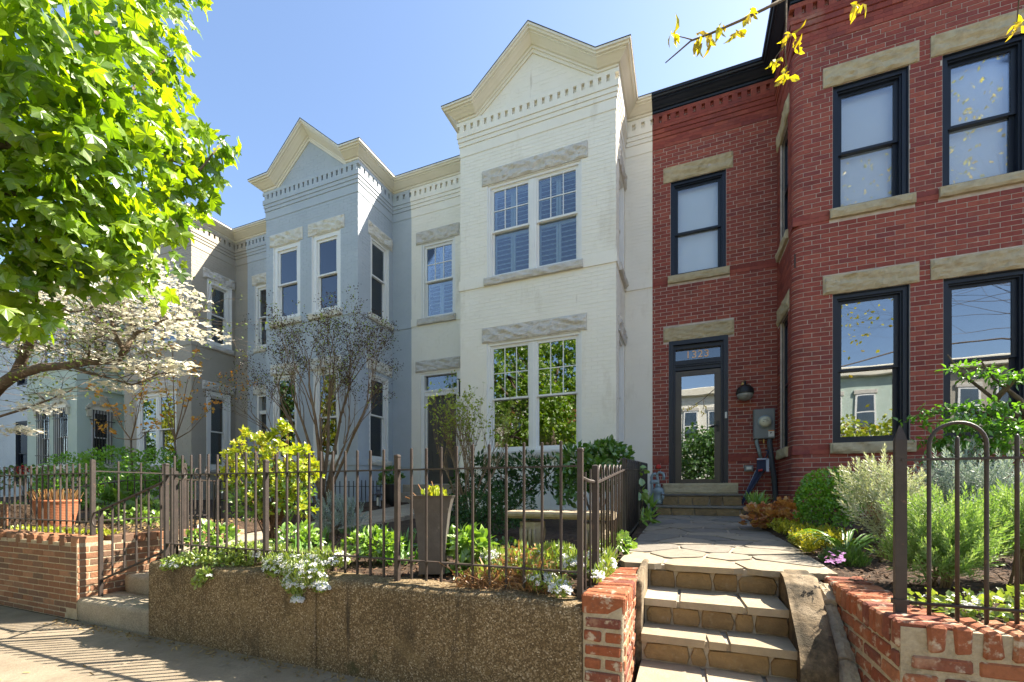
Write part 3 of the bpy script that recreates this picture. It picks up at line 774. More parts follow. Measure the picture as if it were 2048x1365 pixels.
dm = MB().fbox(f_m, -5.655, -4.88, 1.40, 3.46, -.15, -.11)
for (x0, x1) in ((-5.55, -5.32), (-5.21, -4.98)):
    for (z0, z1) in ((1.62, 2.2), (2.34, 2.95), (3.07, 3.32)):
        for (b0, b1, c0, c1) in ((x0, x1, z0, z0 + .018), (x0, x1, z1 - .018, z1), (x0, x0 + .018, z0 + .018, z1 - .018), (x1 - .018, x1, z0 + .018, z1 - .018)): dm.fbox(f_m, b0, b1, c0, c1, -.11, -.103)
        dm.fbox(f_m, x0 + .035, x1 - .035, z0 + .035, z1 - .035, -.11, -.101)
do = part('front_door', dm, M['charcoal_door'], H.t)
part('handle', MB().lathe(f_m.m([(-4.94, 2.35, -.11)])[0], [(.012, 0), (.012, .03), (.03, .035), (.033, .055), (.015, .07)], 12, (0, -1, 0)), M['brass'], do, smooth=True)
part('door_step', MB().cbox(-5.95, -4.6, 8.2, YM - .01, 1.0, 1.385, .012).cbox(-6.0, -4.5, 7.85, 8.2, .9, 1.2, .012), M['step_concrete'], H.t)
H.finish()
lampb = MB().lathe((-2.02, 8.1, 1.97), [(.06, 0), (.06, .02), (.02, .03), (.02, .25)], 12)
lt = thing('table_lamp', 'table lamp with pale drum shade behind the white house lower window', 'lamp', (-2.02, 8.1, 1.97))
part('base', lampb, M['brass'], lt, smooth=True); part('lamp_shade', MB().lathe((-2.02, 8.1, 2.2), [(.16, 0), (.165, .005), (.15, .33), (.145, .335)], 20), M['lampshade'], lt, smooth=True)
solo('side_table', MB().box(-2.5, -1.6, 7.95, 8.3, 1.93, 1.968).box(-2.48, -2.44, 7.97, 8.01, .9, 1.93).box(-1.66, -1.62, 7.97, 8.01, .9, 1.93), M['charcoal_door'], 'dark side table under the lamp inside the white house window', 'table')

# ---- blue-grey house
H = House('blue_rowhouse', 'blue grey painted rowhouse with cream cornice and peaked gable', (-8.5, YM, .8), M['blue_paint'], M['white_trim'], M['white_stone'])
blue = H
bl, br = -9.36, -6.59
H.plan(-11.594, bl, br, -6.047)
f_s = rside(br)
op = [(-9.125, -8.268, *UW), (-7.908, -7.076, *UW), (-9.125, -8.38, 1.95, 3.98), (-7.86, -7.13, 1.95, 3.98)]
st = [(-9.22, -8.18, *ULN), (-8.02, -6.96, *ULN), (-9.2, -8.3, 3.98, 4.25), (-7.95, -7.05, 3.98, 4.25), (-9.2, -8.2, *USL), (-7.98, -7.0, *USL), (-9.2, -8.3, 1.82, 1.95), (-7.94, -7.06, 1.82, 1.95)]
H.face(f_b, bl, br, .5, ZTOP, op, st)
sop = [(7.905, 8.555, 5.24, 7.02), (7.865, 8.53, 1.95, 3.9)]; sst = [(7.82, 8.68, 7.02, 7.31), (7.8, 8.66, 5.11, 5.24), (7.765, 8.66, 3.98, 4.24), (7.8, 8.62, 1.82, 1.95)]
H.face(f_s, YB, YM, .5, ZTOP, sop, sst)
H.face(f_m, br, -6.047, .5, ZTOP)
lop = [(-11.3, -10.4, *UW), (-11.25, -10.2, 1.35, 3.95)]; lst = [(-11.4, -10.3, *ULN), (-11.35, -10.1, 3.95, 4.22), (-11.35, -10.35, *USL)]
H.face(f_m, -11.594, bl, .5, ZTOP, lop, lst)
for o in op[:2]: H.window(f_b, *o, glass=('glass', 'glass'), inside='half_blind', cw=.11, meet=6.14)
for o in op[2:]: H.window(f_b, *o, glass=('glass', 'glass'), cw=.07, meet=2.9)
for o in sop: H.window(f_s, *o, cw=.06, inside=None, meet=(o[2] + o[3]) / 2 + .05)
for o in lop[:1]: H.window(f_m, *o, cw=.08)
for k, (a0, a1, z0, z1) in enumerate(st): H.stone_at(f_b, 'lintel' if k < 4 else 'sill', a0, a1, z0, z1, .03 if k < 4 else .075)
for k, (a0, a1, z0, z1) in enumerate(sst): H.stone_at(f_s, ('lintel', 'sill')[k % 2], a0, a1, z0, z1, (.03, .07)[k % 2])
for k, (a0, a1, z0, z1) in enumerate(lst): H.stone_at(f_m, ('lintel', 'lintel', 'sill')[k], a0, a1, z0, z1)
d = MB(); a0, a1, z0, z1 = lop[1]
d.fbox(f_m, a0, a0 + .09, z0, z1, -.2, -.01); d.fbox(f_m, a1 - .09, a1, z0, z1, -.2, -.01); d.fbox(f_m, a0 + .09, a1 - .09, z1 - .06, z1, -.2, -.01); d.fbox(f_m, a0 + .09, a1 - .09, 3.4, 3.5, -.2, -.03)
part('door_frame', d, M['white_trim'], H.t)
part('transom', MB().fbox(f_m, a0 + .09, a1 - .09, 3.5, z1 - .06, -.11, -.104), M['glass_mirror'], H.t)
part('front_door', MB().fbox(f_m, a0 + .09, a1 - .09, z0, 3.4, -.15, -.11).fbox(f_m, a0 + .2, a1 - .2, 1.6, 2.2, -.11, -.10).fbox(f_m, a0 + .2, a1 - .2, 2.4, 3.2, -.11, -.10), M['charcoal_door'], H.t)
part('door_step', MB().cbox(a0 - .1, a1 + .1, 8.1, YM - .01, .8, 1.34, .012), M['step_concrete'], H.t)
H.bands([(5.11, 5.24, .02), (1.80, 1.93, .02)]); H.frieze(); H.cornice(True, M['cream_trim']); H.finish()

# ---- taupe house
H = House('taupe_rowhouse', 'taupe grey rowhouse with white window frames behind the flowering dogwood', (-14, YM, .8), M['taupe_paint'], M['white_trim'], M['gray_stone'])
bl, br = -15.07, -12.11
H.plan(-17.2, bl, br, -11.594)
f_s = rside(br)
op = [(-14.48, -12.73, *UW), (-14.48, -12.73, 1.95, 3.97)]; st = [(-14.6, -12.6, *ULN), (-14.55, -12.65, *USL), (-14.6, -12.6, 3.97, 4.25), (-14.55, -12.65, 1.82, 1.95)]
H.face(f_b, bl, br, .5, ZTOP, op, st)
sop = [(7.91, 8.57, 5.27, 7.03), (7.89, 8.53, 1.85, 3.96)]; sst = [(7.79, 8.68, 7.03, 7.30), (7.84, 8.64, 5.14, 5.27), (7.77, 8.67, 4.0, 4.24), (7.82, 8.6, 1.72, 1.85)]
H.face(f_s, YB, YM, .5, ZTOP, sop, sst)
H.face(f_m, br, -11.594, .5, ZTOP); H.face(f_m, -17.2, bl, .5, ZTOP)
for o in op: H.window(f_b, *o, glass=('glass', 'glass'), double=.14, cw=.09)
for o in sop: H.window(f_s, *o, cw=.1, inside=None, dc=.012)
for k, (a0, a1, z0, z1) in enumerate(st): H.stone_at(f_b, ('lintel', 'sill')[k % 2], a0, a1, z0, z1, (.035, .07)[k % 2])
for k, (a0, a1, z0, z1) in enumerate(sst): H.stone_at(f_s, ('lintel', 'sill')[k % 2], a0, a1, z0, z1, (.035, .06)[k % 2])
H.bands([(5.12, 5.25, .018)]); H.frieze(); H.cornice(False, M['cream_trim']); H.finish()

# ---- teal house, arched windows with bars
H = House('teal_rowhouse', 'pale teal rowhouse with arched lintels and barred windows at far left', (-19.3, YM, .8), M['teal_paint'], M['white_trim'], M['cream_trim'])
bl, br = -20.53, -17.54
H.plan(-22.5, bl, br, -17.2)
op = [(-19.87, -19.15, 2.05, 3.9), (-18.83, -18.06, 2.05, 3.9), (-19.8, -19.1, 5.3, 7.0), (-18.8, -18.1, 5.3, 7.0)]
H.face(f_b, bl, br, .5, ZTOP, op); f_s = rside(br)
sop = [(7.85, 8.4, 2.1, 3.85), (7.85, 8.4, 5.3, 7.0)]
H.face(f_s, YB, YM, .5, ZTOP, sop); H.face(f_m, br, -17.2, .5, ZTOP); H.face(f_m, -22.5, bl, .5, ZTOP)
for fr, L_ in ((f_b, op), (f_s, sop)):
    for o in L_:
        H.window(fr, *o, cw=.06)
        ma, w_ = (o[0] + o[1]) / 2, (o[1] - o[0]) / 2 + .06
        mb = MB(); P0, P1 = [], []
        for q in range(11):
            t = math.pi * (1 - q / 10)
            P0.append((ma + w_ * math.cos(t), o[3] - .02 + .20 * math.sin(t))); P1.append((ma + (w_ + .10) * math.cos(t), o[3] - .04 + .32 * math.sin(t)))
        for q in range(10):
            mb.prism([P0[q], P0[q + 1], P1[q + 1], P1[q]][::-1], -.01, .06, lambda a, b, h: fr.m([(a, b, h)])[0])
        mb.prism([(ma - .07, o[3] + .12), (ma + .07, o[3] + .12), (ma + .10, o[3] + .46), (ma - .10, o[3] + .46)], 0, .085, lambda a, b, h: fr.m([(a, b, h)])[0])
        mb.fbox(fr, o[0] - .12, o[0] - .0, o[3] - .25, o[3] + .02, -.01, .06); mb.fbox(fr, o[1], o[1] + .12, o[3] - .25, o[3] + .02, -.01, .06)
        part('arched_lintel', mb, M['arch_stone'], H.t)
        part('tympanum', MB().prism([(ma + w_ * math.cos(math.pi * q / 10), o[3] - .02 + .2 * math.sin(math.pi * q / 10)) for q in range(11)], -.02, .012, lambda a, b, h: fr.m([(a, b, h)])[0]), M['cream_trim'], H.t)
        part('sill', MB().fbox(fr, o[0] - .1, o[1] + .1, o[2] - .12, o[2], -.02, .09), M['cream_trim'], H.t)
        if o[2] < 3:
            gb = MB()
            for k in range(7): x = o[0] + (o[1] - o[0]) * (k + .5) / 7; gb.fbox(fr, x - .009, x + .009, o[2] + .03, o[3] - .02, .03, .048)
            for z in (o[2] + .35, o[3] - .35): gb.fbox(fr, o[0] - .05, o[1] + .05, z - .012, z + .012, .029, .049)
            part('window_bars', gb, M['black_iron'], H.t)
H.bands([(4.46, 4.58, .07), (4.58, 4.66, .03)], M['teal_paint']); H.frieze(); H.cornice(False, M['cream_trim']); H.finish()

# ---- pale house beyond
H = House('pale_rowhouse', 'very pale blue painted rowhouse at the left edge with black framed windows', (-26, YM, .8), M['pale_paint'], M['black_trim'], M['white_stone'])
H.plan(-31, -30, -27, -22.5)
op = [(-24.72, -23.6, 1.5, 3.98), (-24.6, -23.6, 5.4, 7.2)]
H.face(f_m, -31, -30, .5, ZTOP); H.face(f_m, -27, -22.5, .5, ZTOP, op); H.face(f_b, -30, -27, .5, ZTOP); H.face(rside(-27), YB, YM, .5, ZTOP, bricks=False)
for o in op: H.window(f_m, *o, cw=.07, inside='half_blind')
H.bands([(4.5, 4.6, .05)]); H.frieze(); H.cornice(False, M['cream_trim']); H.finish()

# ------------------------------------------------------------------ ground, street, pavement
structure('ground', MB().box(-400, 400, -400, 400, -.5, -.16), M['soil'])
structure('road', MB().box(-80, 80, -11, -2.6, -.15, -.12), M['asphalt'])
structure('kerb', MB().box(-80, 80, -2.6, -2.42, -.15, .004), M['step_concrete'])
sw = MB().box(-80, 80, -2.42, 2.31, -.15, -.012)
sidewalk = structure('sidewalk', sw, M['stone_mortar'])
for k in range(-9, 7):
    for (y0, y1) in ((-2.40, -.38), (-.37, 2.30)):
        x0 = k * 1.55 - .62
        part('slab', MB().cbox(x0 + .004, x0 + 1.546, y0, y1, -.03, .0 + random.uniform(-.003, .002), .006), M['walk_concrete'], sidewalk)

def gz(x, y):
    if x < -5.4: b = .76 + .045 * (y - 2.5)
    elif x > .88: b = .64 + .045 * (y - 2.4)
    else: b = .62 + .04 * (y - 2.4)
    return b + .02 * noise.noise(Vector((x * 2.2, y * 2.2, 3))) + .008 * noise.noise(Vector((x * 9, y * 9, 1)))
def soil_patch(x0, x1, y0, y1, name='garden_soil', step=.07):
    nx, ny = max(2, int((x1 - x0) / step)), max(2, int((y1 - y0) / step)); nx, ny = min(nx, 130), min(ny, 90)
    V = [(x0 + (x1 - x0) * i / nx, y0 + (y1 - y0) * k / ny, gz(x0 + (x1 - x0) * i / nx, y0 + (y1 - y0) * k / ny)) for k in range(ny + 1) for i in range(nx + 1)]
    Fc = np.array([[k * (nx + 1) + i, k * (nx + 1) + i + 1, (k + 1) * (nx + 1) + i + 1, (k + 1) * (nx + 1) + i] for k in range(ny) for i in range(nx)])
    return structure(name, MB().add(V, Fc), M['soil'], smooth=True)
soil_patch(-4.25, -.42, 2.46, 8.72); soil_patch(.86, 7.5, 2.44, 8.72); soil_patch(-24, -5.40, 2.44, 8.72)

# front walk of the white house, concrete slabs
wk = structure('front_walk', MB().box(-5.39, -4.25, 3.0, 8.0, .2, .5), M['soil'])
for k in range(5):
    y0, y1 = 3.02 + k * .98, 3.02 + (k + 1) * .98 - .012
    f = lambda y: .585 + (y - 3.0) * .082
    x0, x1 = -5.385, -4.25
    part('slab', MB().add([(x0, y0, .4), (x1, y0, .4), (x0, y1, .4), (x1, y1, .4), (x0, y0, f(y0)), (x1, y0, f(y0)), (x0, y1, f(y1)), (x1, y1, f(y1))], BOXF), M['step_concrete'], wk)

# ------------------------------------------------------------------ walls and steps along the pavement
def wall_bricks(root, fr, a0, a1, z0, z1, mat, course=.0675, L=.205, j=.012, proud=.006, meshes={}):
    rr = random.Random(int(abs(a0 * 100)) + int(z1 * 10))
    n = round((z1 - z0) / course)
    for i in range(n):
        zl = z0 + (z1 - z0) * i / n; h = (z1 - z0) / n - j
        off = (i % 2) * L / 2; k = math.floor((a0 - off) / L); b = off + k * L
        while b < a1 - .01:
            p0, p1 = max(b, a0), min(b + L, a1); b += L
            w = p1 - p0 - j
            if w < .03: continue
            v = rr.randrange(3); key = (mat, id(fr), round(w, 2), round(h, 3), v)
            if key not in meshes:
                random.seed(hash((round(w, 2), v)) & 255)
                lf = Fr((0, 0, 0), fr.u, fr.n)
                c_ = .007 if mat == 'old_brick' else .004; meshes[key] = MB().cbox(-w / 2, w / 2, -h / 2, h / 2, -.03, 0, c_, .004 if mat == 'old_brick' else .0012, fr=lf).mesh('brick', M[mat])
            inst_part('brick', meshes[key], root, fr.m([((p0 + p1) / 2, zl + h / 2 + j / 2, proud + rr.uniform(-.004, .004) * (1 if mat == 'old_brick' else .35))])[0])
def rowlock(root, pts, mat, size, meshes={}):
    """bricks on edge: pts = list of (x, y, z, rotz)"""
    rr = random.Random(5)
    for (x, y, z, rz) in pts:
        v = rr.randrange(4); key = (mat, size, v)
        if key not in meshes:
            random.seed(v + 40)
            a, b, c = size
            meshes[key] = MB().cbox(-a / 2, a / 2, -b / 2, b / 2, -c, 0, .010, .005).mesh('brick', M[mat])
        o = inst_part('brick', meshes[key], root, (x, y, z + rr.uniform(-.004, .004))); o.rotation_euler = (rr.uniform(-.02, .02), rr.uniform(-.02, .02), rz + rr.uniform(-.02, .02))
random.seed(11)

# long aggregate concrete retaining wall
t = thing('retaining_wall', 'brown exposed aggregate concrete retaining wall below the long iron fence', 'wall', (-2.4, 2.38, 0))
def agg_panel(x0, x1):
    nx, nz = int((x1 - x0) / .04), 14
    V = []; yb = 2.52
    def top(x): return .625 + .012 * noise.noise(Vector((x * 2.5, 0, 5))) + .006 * noise.noise(Vector((x * 11, 0, 2)))
    prof = [(2.285, -.02), (2.283, .15), (2.282, .3), (2.282, .45), (2.283, .56), (2.287, .60), (2.302, .622), (2.325, .63), (2.42, .635), (yb, .63), (yb, .4)]
    for i in range(nx + 1):
        x = x0 + (x1 - x0) * i / nx
        for q, (y, z) in enumerate(prof):
            e = (top(x) - .625) if z > .5 else 0
            V.append((x, y + .006 * noise.noise(Vector((x * 6, z * 6, q))) * (1 if q < 9 else 0), z + e))
    m = len(prof)
    Fc = [[i * m + q, (i + 1) * m + q, (i + 1) * m + q + 1, i * m + q + 1] for i in range(nx) for q in range(m - 1)]
    Fc += [list(range(m)), [nx * m + q for q in range(m)][::-1]]
    part('concrete_panel', MB().add(V, Fc), M['aggregate'], t, smooth=True)
agg_panel(-4.245, -2.375); agg_panel(-2.365, -.512)
part('backing', MB().box(-4.24, -.515, 2.33, 2.5, 0, .56), M['step_concrete'], t)

# brick cheek wall left of the stone steps
t = thing('brick_cheek_wall', 'short orange brick cheek wall with rowlock top left of the stone steps', 'wall', (-.4, 2.7, 0))
fc = front(2.28); fsd = rside(-.29)
part('mortar_core', MB().cbox(-.508, -.294, 2.284, 3.25, 0, .645, .008), M['old_mortar'], t)
wall_bricks(t, fc, -.505, -.29, .0, .575, 'old_brick', .072, .2, .016, .004)
wall_bricks(t, fsd, 2.285, 3.25, .0, .575, 'old_brick', .072, .2, .016, .002)
rowlock(t, [(-.397, 2.315 + k * .079, .682, 0) for k in range(12)], 'old_brick', (.224, .064, .105))

# right brick wall
t = thing('brick_garden_wall', 'low orange brick garden wall with white mortar smears at lower right', 'wall', (2, 2.5, 0))
part('mortar_core', MB().box(.838, 4.6, 2.286, 2.50, 0, .665).box(.838, 1.04, 2.5, 3.40, 0, .664), M['old_mortar'], t)
wall_bricks(t, front(2.28), .835, 4.6, .0, .565, 'old_brick', .078, .215, .022, .004)
wall_bricks(t, lside(.832), -3.40, -2.285, .0, .565, 'old_brick', .078, .215, .018, .004)
rowlock(t, [(.87 + k * .085, 2.385, .682, 0) for k in range(1, 44)], 'old_brick', (.060, .222, .112))
rowlock(t, [(.937, 2.325 + k * .080, .684, 0) for k in range(0, 14)], 'old_brick', (.226, .064, .112))

# left brick wall of the neighbouring garden
t = thing('brick_front_wall', 'brown brick garden wall with notched top course left of the concrete steps', 'wall', (-6.5, 2.4, 0))
part('mortar_core', MB().box(-24, -5.395, 2.306, 2.52, 0, .73).box(-5.60, -5.396, 2.52, 4.0, 0, .73), M['old_mortar'], t)
wall_bricks(t, front(2.30), -7.9, -5.39, .10, .70, 'brown_brick', .063, .2, .010, -.002)
wall_bricks(t, front(2.30), -7.9, -5.58, .0, .10, 'brown_brick', .05, .2, .010, -.002)
wall_bricks(t, rside(-5.39), 2.305, 4.0, .12, .70, 'brown_brick', .063, .2, .010, -.001)
R = random.Random(77); far_b = []
for r_ in range(10):
    for k in range(82):
        a = -24 + k * .2 + (.1 if r_ % 2 else 0)
        if a < -8.1: far_b.append((a + .005, a + .195, .08 + r_ * .063, .08 + r_ * .063 + .053, -.004, .004))
part('brickwork', MB().fboxes(front(2.302), far_b), M['brown_brick'], t, kind='stuff')
part('coping', MB().cbox(-24, -8.0, 2.30, 2.52, .73, .79, .006), M['brown_brick'], t)
rowlock(t, [(-5.445 - k * .105, 2.41 + (.0 if k % 2 == 0 else .05), .79 if k % 2 == 0 else .755, 0) for k in range(24)], 'brown_brick', (.098, .215, .095))
rowlock(t, [(-5.495, 2.62 + k * .105, .785, 0) for k in range(13)], 'brown_brick', (.21, .098, .09))

# concrete steps up to the white house walk
t = thing('concrete_steps', 'worn concrete steps with iron handrail between brick wall and retaining wall', 'steps', (-4.8, 2.6, 0))
def step_block(x0, x1, y0, y1, z0, z1, name='step'):
    prof = [(y0 + .012, z0), (y0, z1 - .05), (y0 + .006, z1 - .02), (y0 + .022, z1 - .004), (y0 + .05, z1), ((y0 + y1) / 2, z1 - .004), (y1, z1), (y1, z0)]
    n = 14; V = []
    for i in range(n + 1):
        x = x0 + (x1 - x0) * i / n
        for q, (y, z) in enumerate(prof): V.append((x, y + .006 * noise.noise(Vector((x * 5, q * 3.1, z1))), z + (.006 * noise.noise(Vector((x * 4, y * 4, z1))) if q in (2, 3, 4, 5) else 0)))
    m = len(prof)
    Fc = [[i * m + q, (i + 1) * m + q, (i + 1) * m + q + 1, i * m + q + 1] for i in range(n) for q in range(m - 1)] + [list(range(m)), [n * m + q for q in range(m)][::-1]]
    part(name, MB().add(V, Fc), M['step_concrete'], t, smooth=True)
step_block(-5.382, -4.25, 2.30, 2.70, -.02, .21); step_block(-5.30, -4.25, 2.64, 3.0, .1, .385); step_block(-5.02, -4.25, 2.97, 3.3, .2, .585)
part('rubble', MB().cbox(-5.38, -5.05, 2.98, 3.3, .2, .56, .03, .02).cbox(-5.385, -5.29, 2.7, 2.95, .1, .30, .02, .015), M['stone_mortar'], t)

# stone steps to number 1323
t = thing('stone_steps', 'flight of brown stone steps with pale mortar leading to the flagstone path', 'steps', (.17, 2.9, 0))
X0, X1 = -.25, .585
LV = [(.70, 3.35), (.522, 3.0), (.354, 2.78), (.187, 2.30)]
core = MB()
for i, (z, y) in enumerate(LV): core.box(X0, X1, y + .022, 3.6, (LV[i + 1][0] if i < 3 else 0) - .01, z - .012)
part('mortar_core', core, M['stone_mortar'], t)
def irregular_row(x0, x1, n, seed):
    R = random.Random(seed); xs = [x0] + sorted(x0 + (x1 - x0) * (k + R.uniform(-.36, .36)) / n for k in range(1, n)) + [x1]
    return xs
for i, (z, y) in enumerate(LV):
    zb_ = LV[i + 1][0] if i < 3 else 0
    R = random.Random(i * 7 + 3)
    if i > 0:
        xs = irregular_row(X0, X1, 3, i + 20)
        for k in range(3):
            g = .012
            q = [(xs[k] + (g if k else 0), y - .012 + R.uniform(0, .008)), (xs[k + 1] - g, y - .012 + R.uniform(0, .008)), (xs[k + 1] - g + R.uniform(-.03, .03) * (k < 2), LV[i - 1][1] + .03), (xs[k] + (g if k else 0) + R.uniform(-.02, .02) * (k > 0), LV[i - 1][1] + .03)]
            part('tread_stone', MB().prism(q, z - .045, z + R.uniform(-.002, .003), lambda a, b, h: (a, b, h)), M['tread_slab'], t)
    nk = (4, 5, 4, 4)[i]; xs = irregular_row(X0 + .01, X1 - .005, nk, i + 60)
    for k in range(nk):
        a, b = xs[k] + .005, xs[k + 1] - .005; lo, hi = zb_ + .006, z - .046
        j = lambda s_: R.uniform(-s_, s_)
        q0, q1 = R.uniform(0, .016), R.uniform(0, .02)
        poly = [(a + R.uniform(0, .012), lo + .003 + q0 * .4), (a + (b - a) * R.uniform(.3, .6), lo + R.uniform(0, .006)), (b - R.uniform(0, .012), lo + .003), (b + .003, lo + (hi - lo) * R.uniform(.35, .65)), (b - q1, hi - q1 * .7), (a + (b - a) * R.uniform(.4, .7), hi - R.uniform(0, .006)), (a + R.uniform(0, .02), hi - q0), (a - .002, lo + (hi - lo) * R.uniform(.35, .65))]
        mb = MB(); n = len(poly); cx_ = sum(p[0] for p in poly) / n; cz_ = sum(p[1] for p in poly) / n
        V = [(p[0], y + .03, p[1]) for p in poly] + [(p[0], y + .016, p[1]) for p in poly] + [(cx_ + (p[0] - cx_) * .955, y + .008 + j(.004), cz_ + (p[1] - cz_) * .92) for p in poly]
        Fc = [[2 * n + q for q in range(n)]] + [[q, (q + 1) % n, n + (q + 1) % n, n + q] for q in range(n)] + [[n + q, n + (q + 1) % n, 2 * n + (q + 1) % n, 2 * n + q] for q in range(n)]
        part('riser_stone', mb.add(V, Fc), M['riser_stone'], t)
def cheek(name, label, x0, x1, prof, x0b=None, x1b=None):
    """sloped concrete cheek: prof = (y, z) from back to front"""
    n = 6; V = []; m = len(prof)
    for i in range(n + 1):
        f_ = i / n
        for q, (y, z) in enumerate(prof):
            w = q / (m - 1); xa = x0 + ((x0b if x0b is not None else x0) - x0) * w; xb = x1 + ((x1b if x1b is not None else x1) - x1) * w
            e = .012 if i in (0, n) else 0.0
            V.append((xa + (xb - xa) * f_ + .004 * noise.noise(Vector((q, i, 4))), y + .004 * noise.noise(Vector((q * 2.2, i, 8))), z - e + .008 * noise.noise(Vector((y * 9, i * 2, 1)))))
    k0 = len(V)
    Fc = [[i * m + q, i * m + q + 1, (i + 1) * m + q + 1, (i + 1) * m + q] for i in range(n) for q in range(m - 1)]
    for i in (0, n):
        for q in range(m): p = V[i * m + q]; V.append((p[0], p[1], -.02))
    for e, i in ((0, 0), (1, n)):
        for q in range(m - 1): Fc.append([i * m + q, i * m + q + 1, k0 + e * m + q + 1, k0 + e * m + q])
    Fc.append([m - 1, n * m + m - 1, k0 + m + m - 1, k0 + m - 1])
    # fill the front
    for i in range(n): pass
    return part(name, MB().add(V, Fc), M['cheek_concrete'], t, label=label, smooth=True)
def dens(P, k=6):
    out = []
    for (a, b), (c, d) in zip(P[:-1], P[1:]): out += [(a + (c - a) * q / k, b + (d - b) * q / k) for q in range(k)]
    return out + [P[-1]]
cheek('cheek', None, .588, .775, dens([(3.40, .705), (3.20, .70), (3.08, .655), (2.72, .385), (2.66, .30), (2.655, .0)]), .555, .715)
cheek('cheek', None, -.298, -.252, dens([(3.42, .715), (3.05, .705), (2.85, .66), (2.80, .35), (2.795, .0)]))
random.seed(12)
SL = [(3.40, .655), (3.20, .648), (3.08, .595), (2.72, .31), (2.58, .15), (2.46, .0)]
def slz(y):
    for (a, b), (c, d) in zip(SL[:-1], SL[1:]):
        if c <= y <= a: return d + (b - d) * (y - c) / (a - c)
    return 0
R = random.Random(31); y = 3.40
while y > 2.5:
    L_ = R.uniform(.07, .19); y1 = max(2.47, y - L_); o = R.uniform(-.03, .012); xl = .775 - (3.4 - y) * .055
    V = []
    for yy_ in (y - .006, (y + y1) / 2, y1 + .006):
        zz = slz(yy_) + o
        for x_, e in ((xl, -.02), (xl + .012, 0), ((xl + .832) / 2, .008), (.826, -.004), (.831, -.03)): V.append((x_ + R.uniform(-.006, .006), yy_ + R.uniform(-.006, .006), max(-.01, zz + e + R.uniform(-.008, .008))))
    for q in (0, 4, 10, 14): V.append((V[q][0], V[q][1], V[q][2] - .16))
    Fc = [[r5 * 5 + q, r5 * 5 + q + 1, r5 * 5 + q + 6, r5 * 5 + q + 5] for r5 in (0, 1) for q in range(4)] + [[10, 11, 12, 13, 14, 18, 17], [0, 15, 16, 4, 3, 2, 1], [0, 5, 10, 17, 15], [4, 16, 18, 14, 9]]
    part('mortar_chunk', MB().add(V, Fc), M['old_mortar'], t); y = y1


# flagstone path
def clip_poly(P, nx, ny, d):
    out = []
    for i in range(len(P)):
        a, b = P[i], P[(i + 1) % len(P)]
        da, db = a[0] * nx + a[1] * ny - d, b[0] * nx + b[1] * ny - d
        if da <= 0: out.append(a)
        if da * db < 0:
            s_ = da / (da - db); out.append((a[0] + (b[0] - a[0]) * s_, a[1] + (b[1] - a[1]) * s_))
    return out
def pz(y): return .70 + (y - 3.35) * .026
path = structure('path', MB().add([(-.47, 3.43, .3), (.92, 3.43, .3), (-.47, 8.1, .3), (.92, 8.1, .3), (-.47, 3.43, pz(3.36) - .006), (.92, 3.43, pz(3.36) - .006), (-.47, 8.1, pz(8.1) - .006), (.92, 8.1, pz(8.1) - .006)], BOXF), M['stone_mortar'])
R = random.Random(21); seeds = []
for iy in range(13):
    for ix in range(3): seeds.append((-.47 + 1.39 * (ix + .5 + R.uniform(-.36, .36) + (.25 if iy % 2 else -.2)) / 3, 3.33 + 4.75 * (iy + .5 + R.uniform(-.38, .38)) / 13))
for i, s0 in enumerate(seeds):
    P = [(-.46, 3.325), (.91, 3.325), (.91, 8.08), (-.46, 8.08)]
    for k, s1 in enumerate(seeds):
        if k == i: continue
        dx, dy = s1[0] - s0[0], s1[1] - s0[1]; L_ = math.hypot(dx, dy)
        d = ((s0[0] + s1[0]) / 2 * dx + (s0[1] + s1[1]) / 2 * dy) / L_ - .013
        P = clip_poly(P, dx / L_, dy / L_, d)
        if len(P) < 3: break
    if len(P) < 3: continue
    cxx = sum(p[0] for p in P) / len(P); cyy = sum(p[1] for p in P) / len(P)
    # cut the corners a little so the stones look broken, not sawn
    Q = []
    for q in range(len(P)):
        a, b, c = P[q - 1], P[q], P[(q + 1) % len(P)]
        for w, o in ((.14, a), (.14, c)): Q.append((b[0] + (o[0] - b[0]) * w, b[1] + (o[1] - b[1]) * w))
    hz = R.uniform(0, .006)
    part('flagstone', MB().prism(Q, -.04, hz, lambda a, b, h: (a, b, pz(b) + h)), M['tread_slab' if cyy < 3.75 else 'flagstone'], path)  # front flags paler, rear ones darker: sun and shade put into the stone colour

# stone door steps of 1323
t = thing('door_steps', 'two bluestone door steps below the glass storm door', 'steps', (.27, 8.2, .8))
st_ = [(-.49, 1.05, 7.9, .82, .985), (-.40, .90, 8.16, .985, 1.185)]
for i, (x0, x1, y, z0, z1) in enumerate(st_):
    part('mortar_core', MB().box(x0 + .03, x1 - .03, y + .03, YM - .06, z0 - .1, z1 - .03), M['stone_mortar'], t)
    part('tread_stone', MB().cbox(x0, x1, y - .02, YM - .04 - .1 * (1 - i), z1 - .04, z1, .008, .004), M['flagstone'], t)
    xs = irregular_row(x0 + .03, x1 - .03, 5, i + 80); R = random.Random(i)
    for k in range(5):
        q = [(xs[k] + .01 + R.uniform(0, .03), z0 + .005), (xs[k + 1] - .008 + R.uniform(-.02, .02), z0 + .005), (xs[k + 1] - .008 + R.uniform(-.02, .02), z1 - .05), (xs[k] + .01 + R.uniform(-.02, .02), z1 - .05)]
        part('riser_stone', MB().prism(q, 0, .035, lambda a, b, h: (a, y + .03 - h, b)), M['riser_stone'], t)

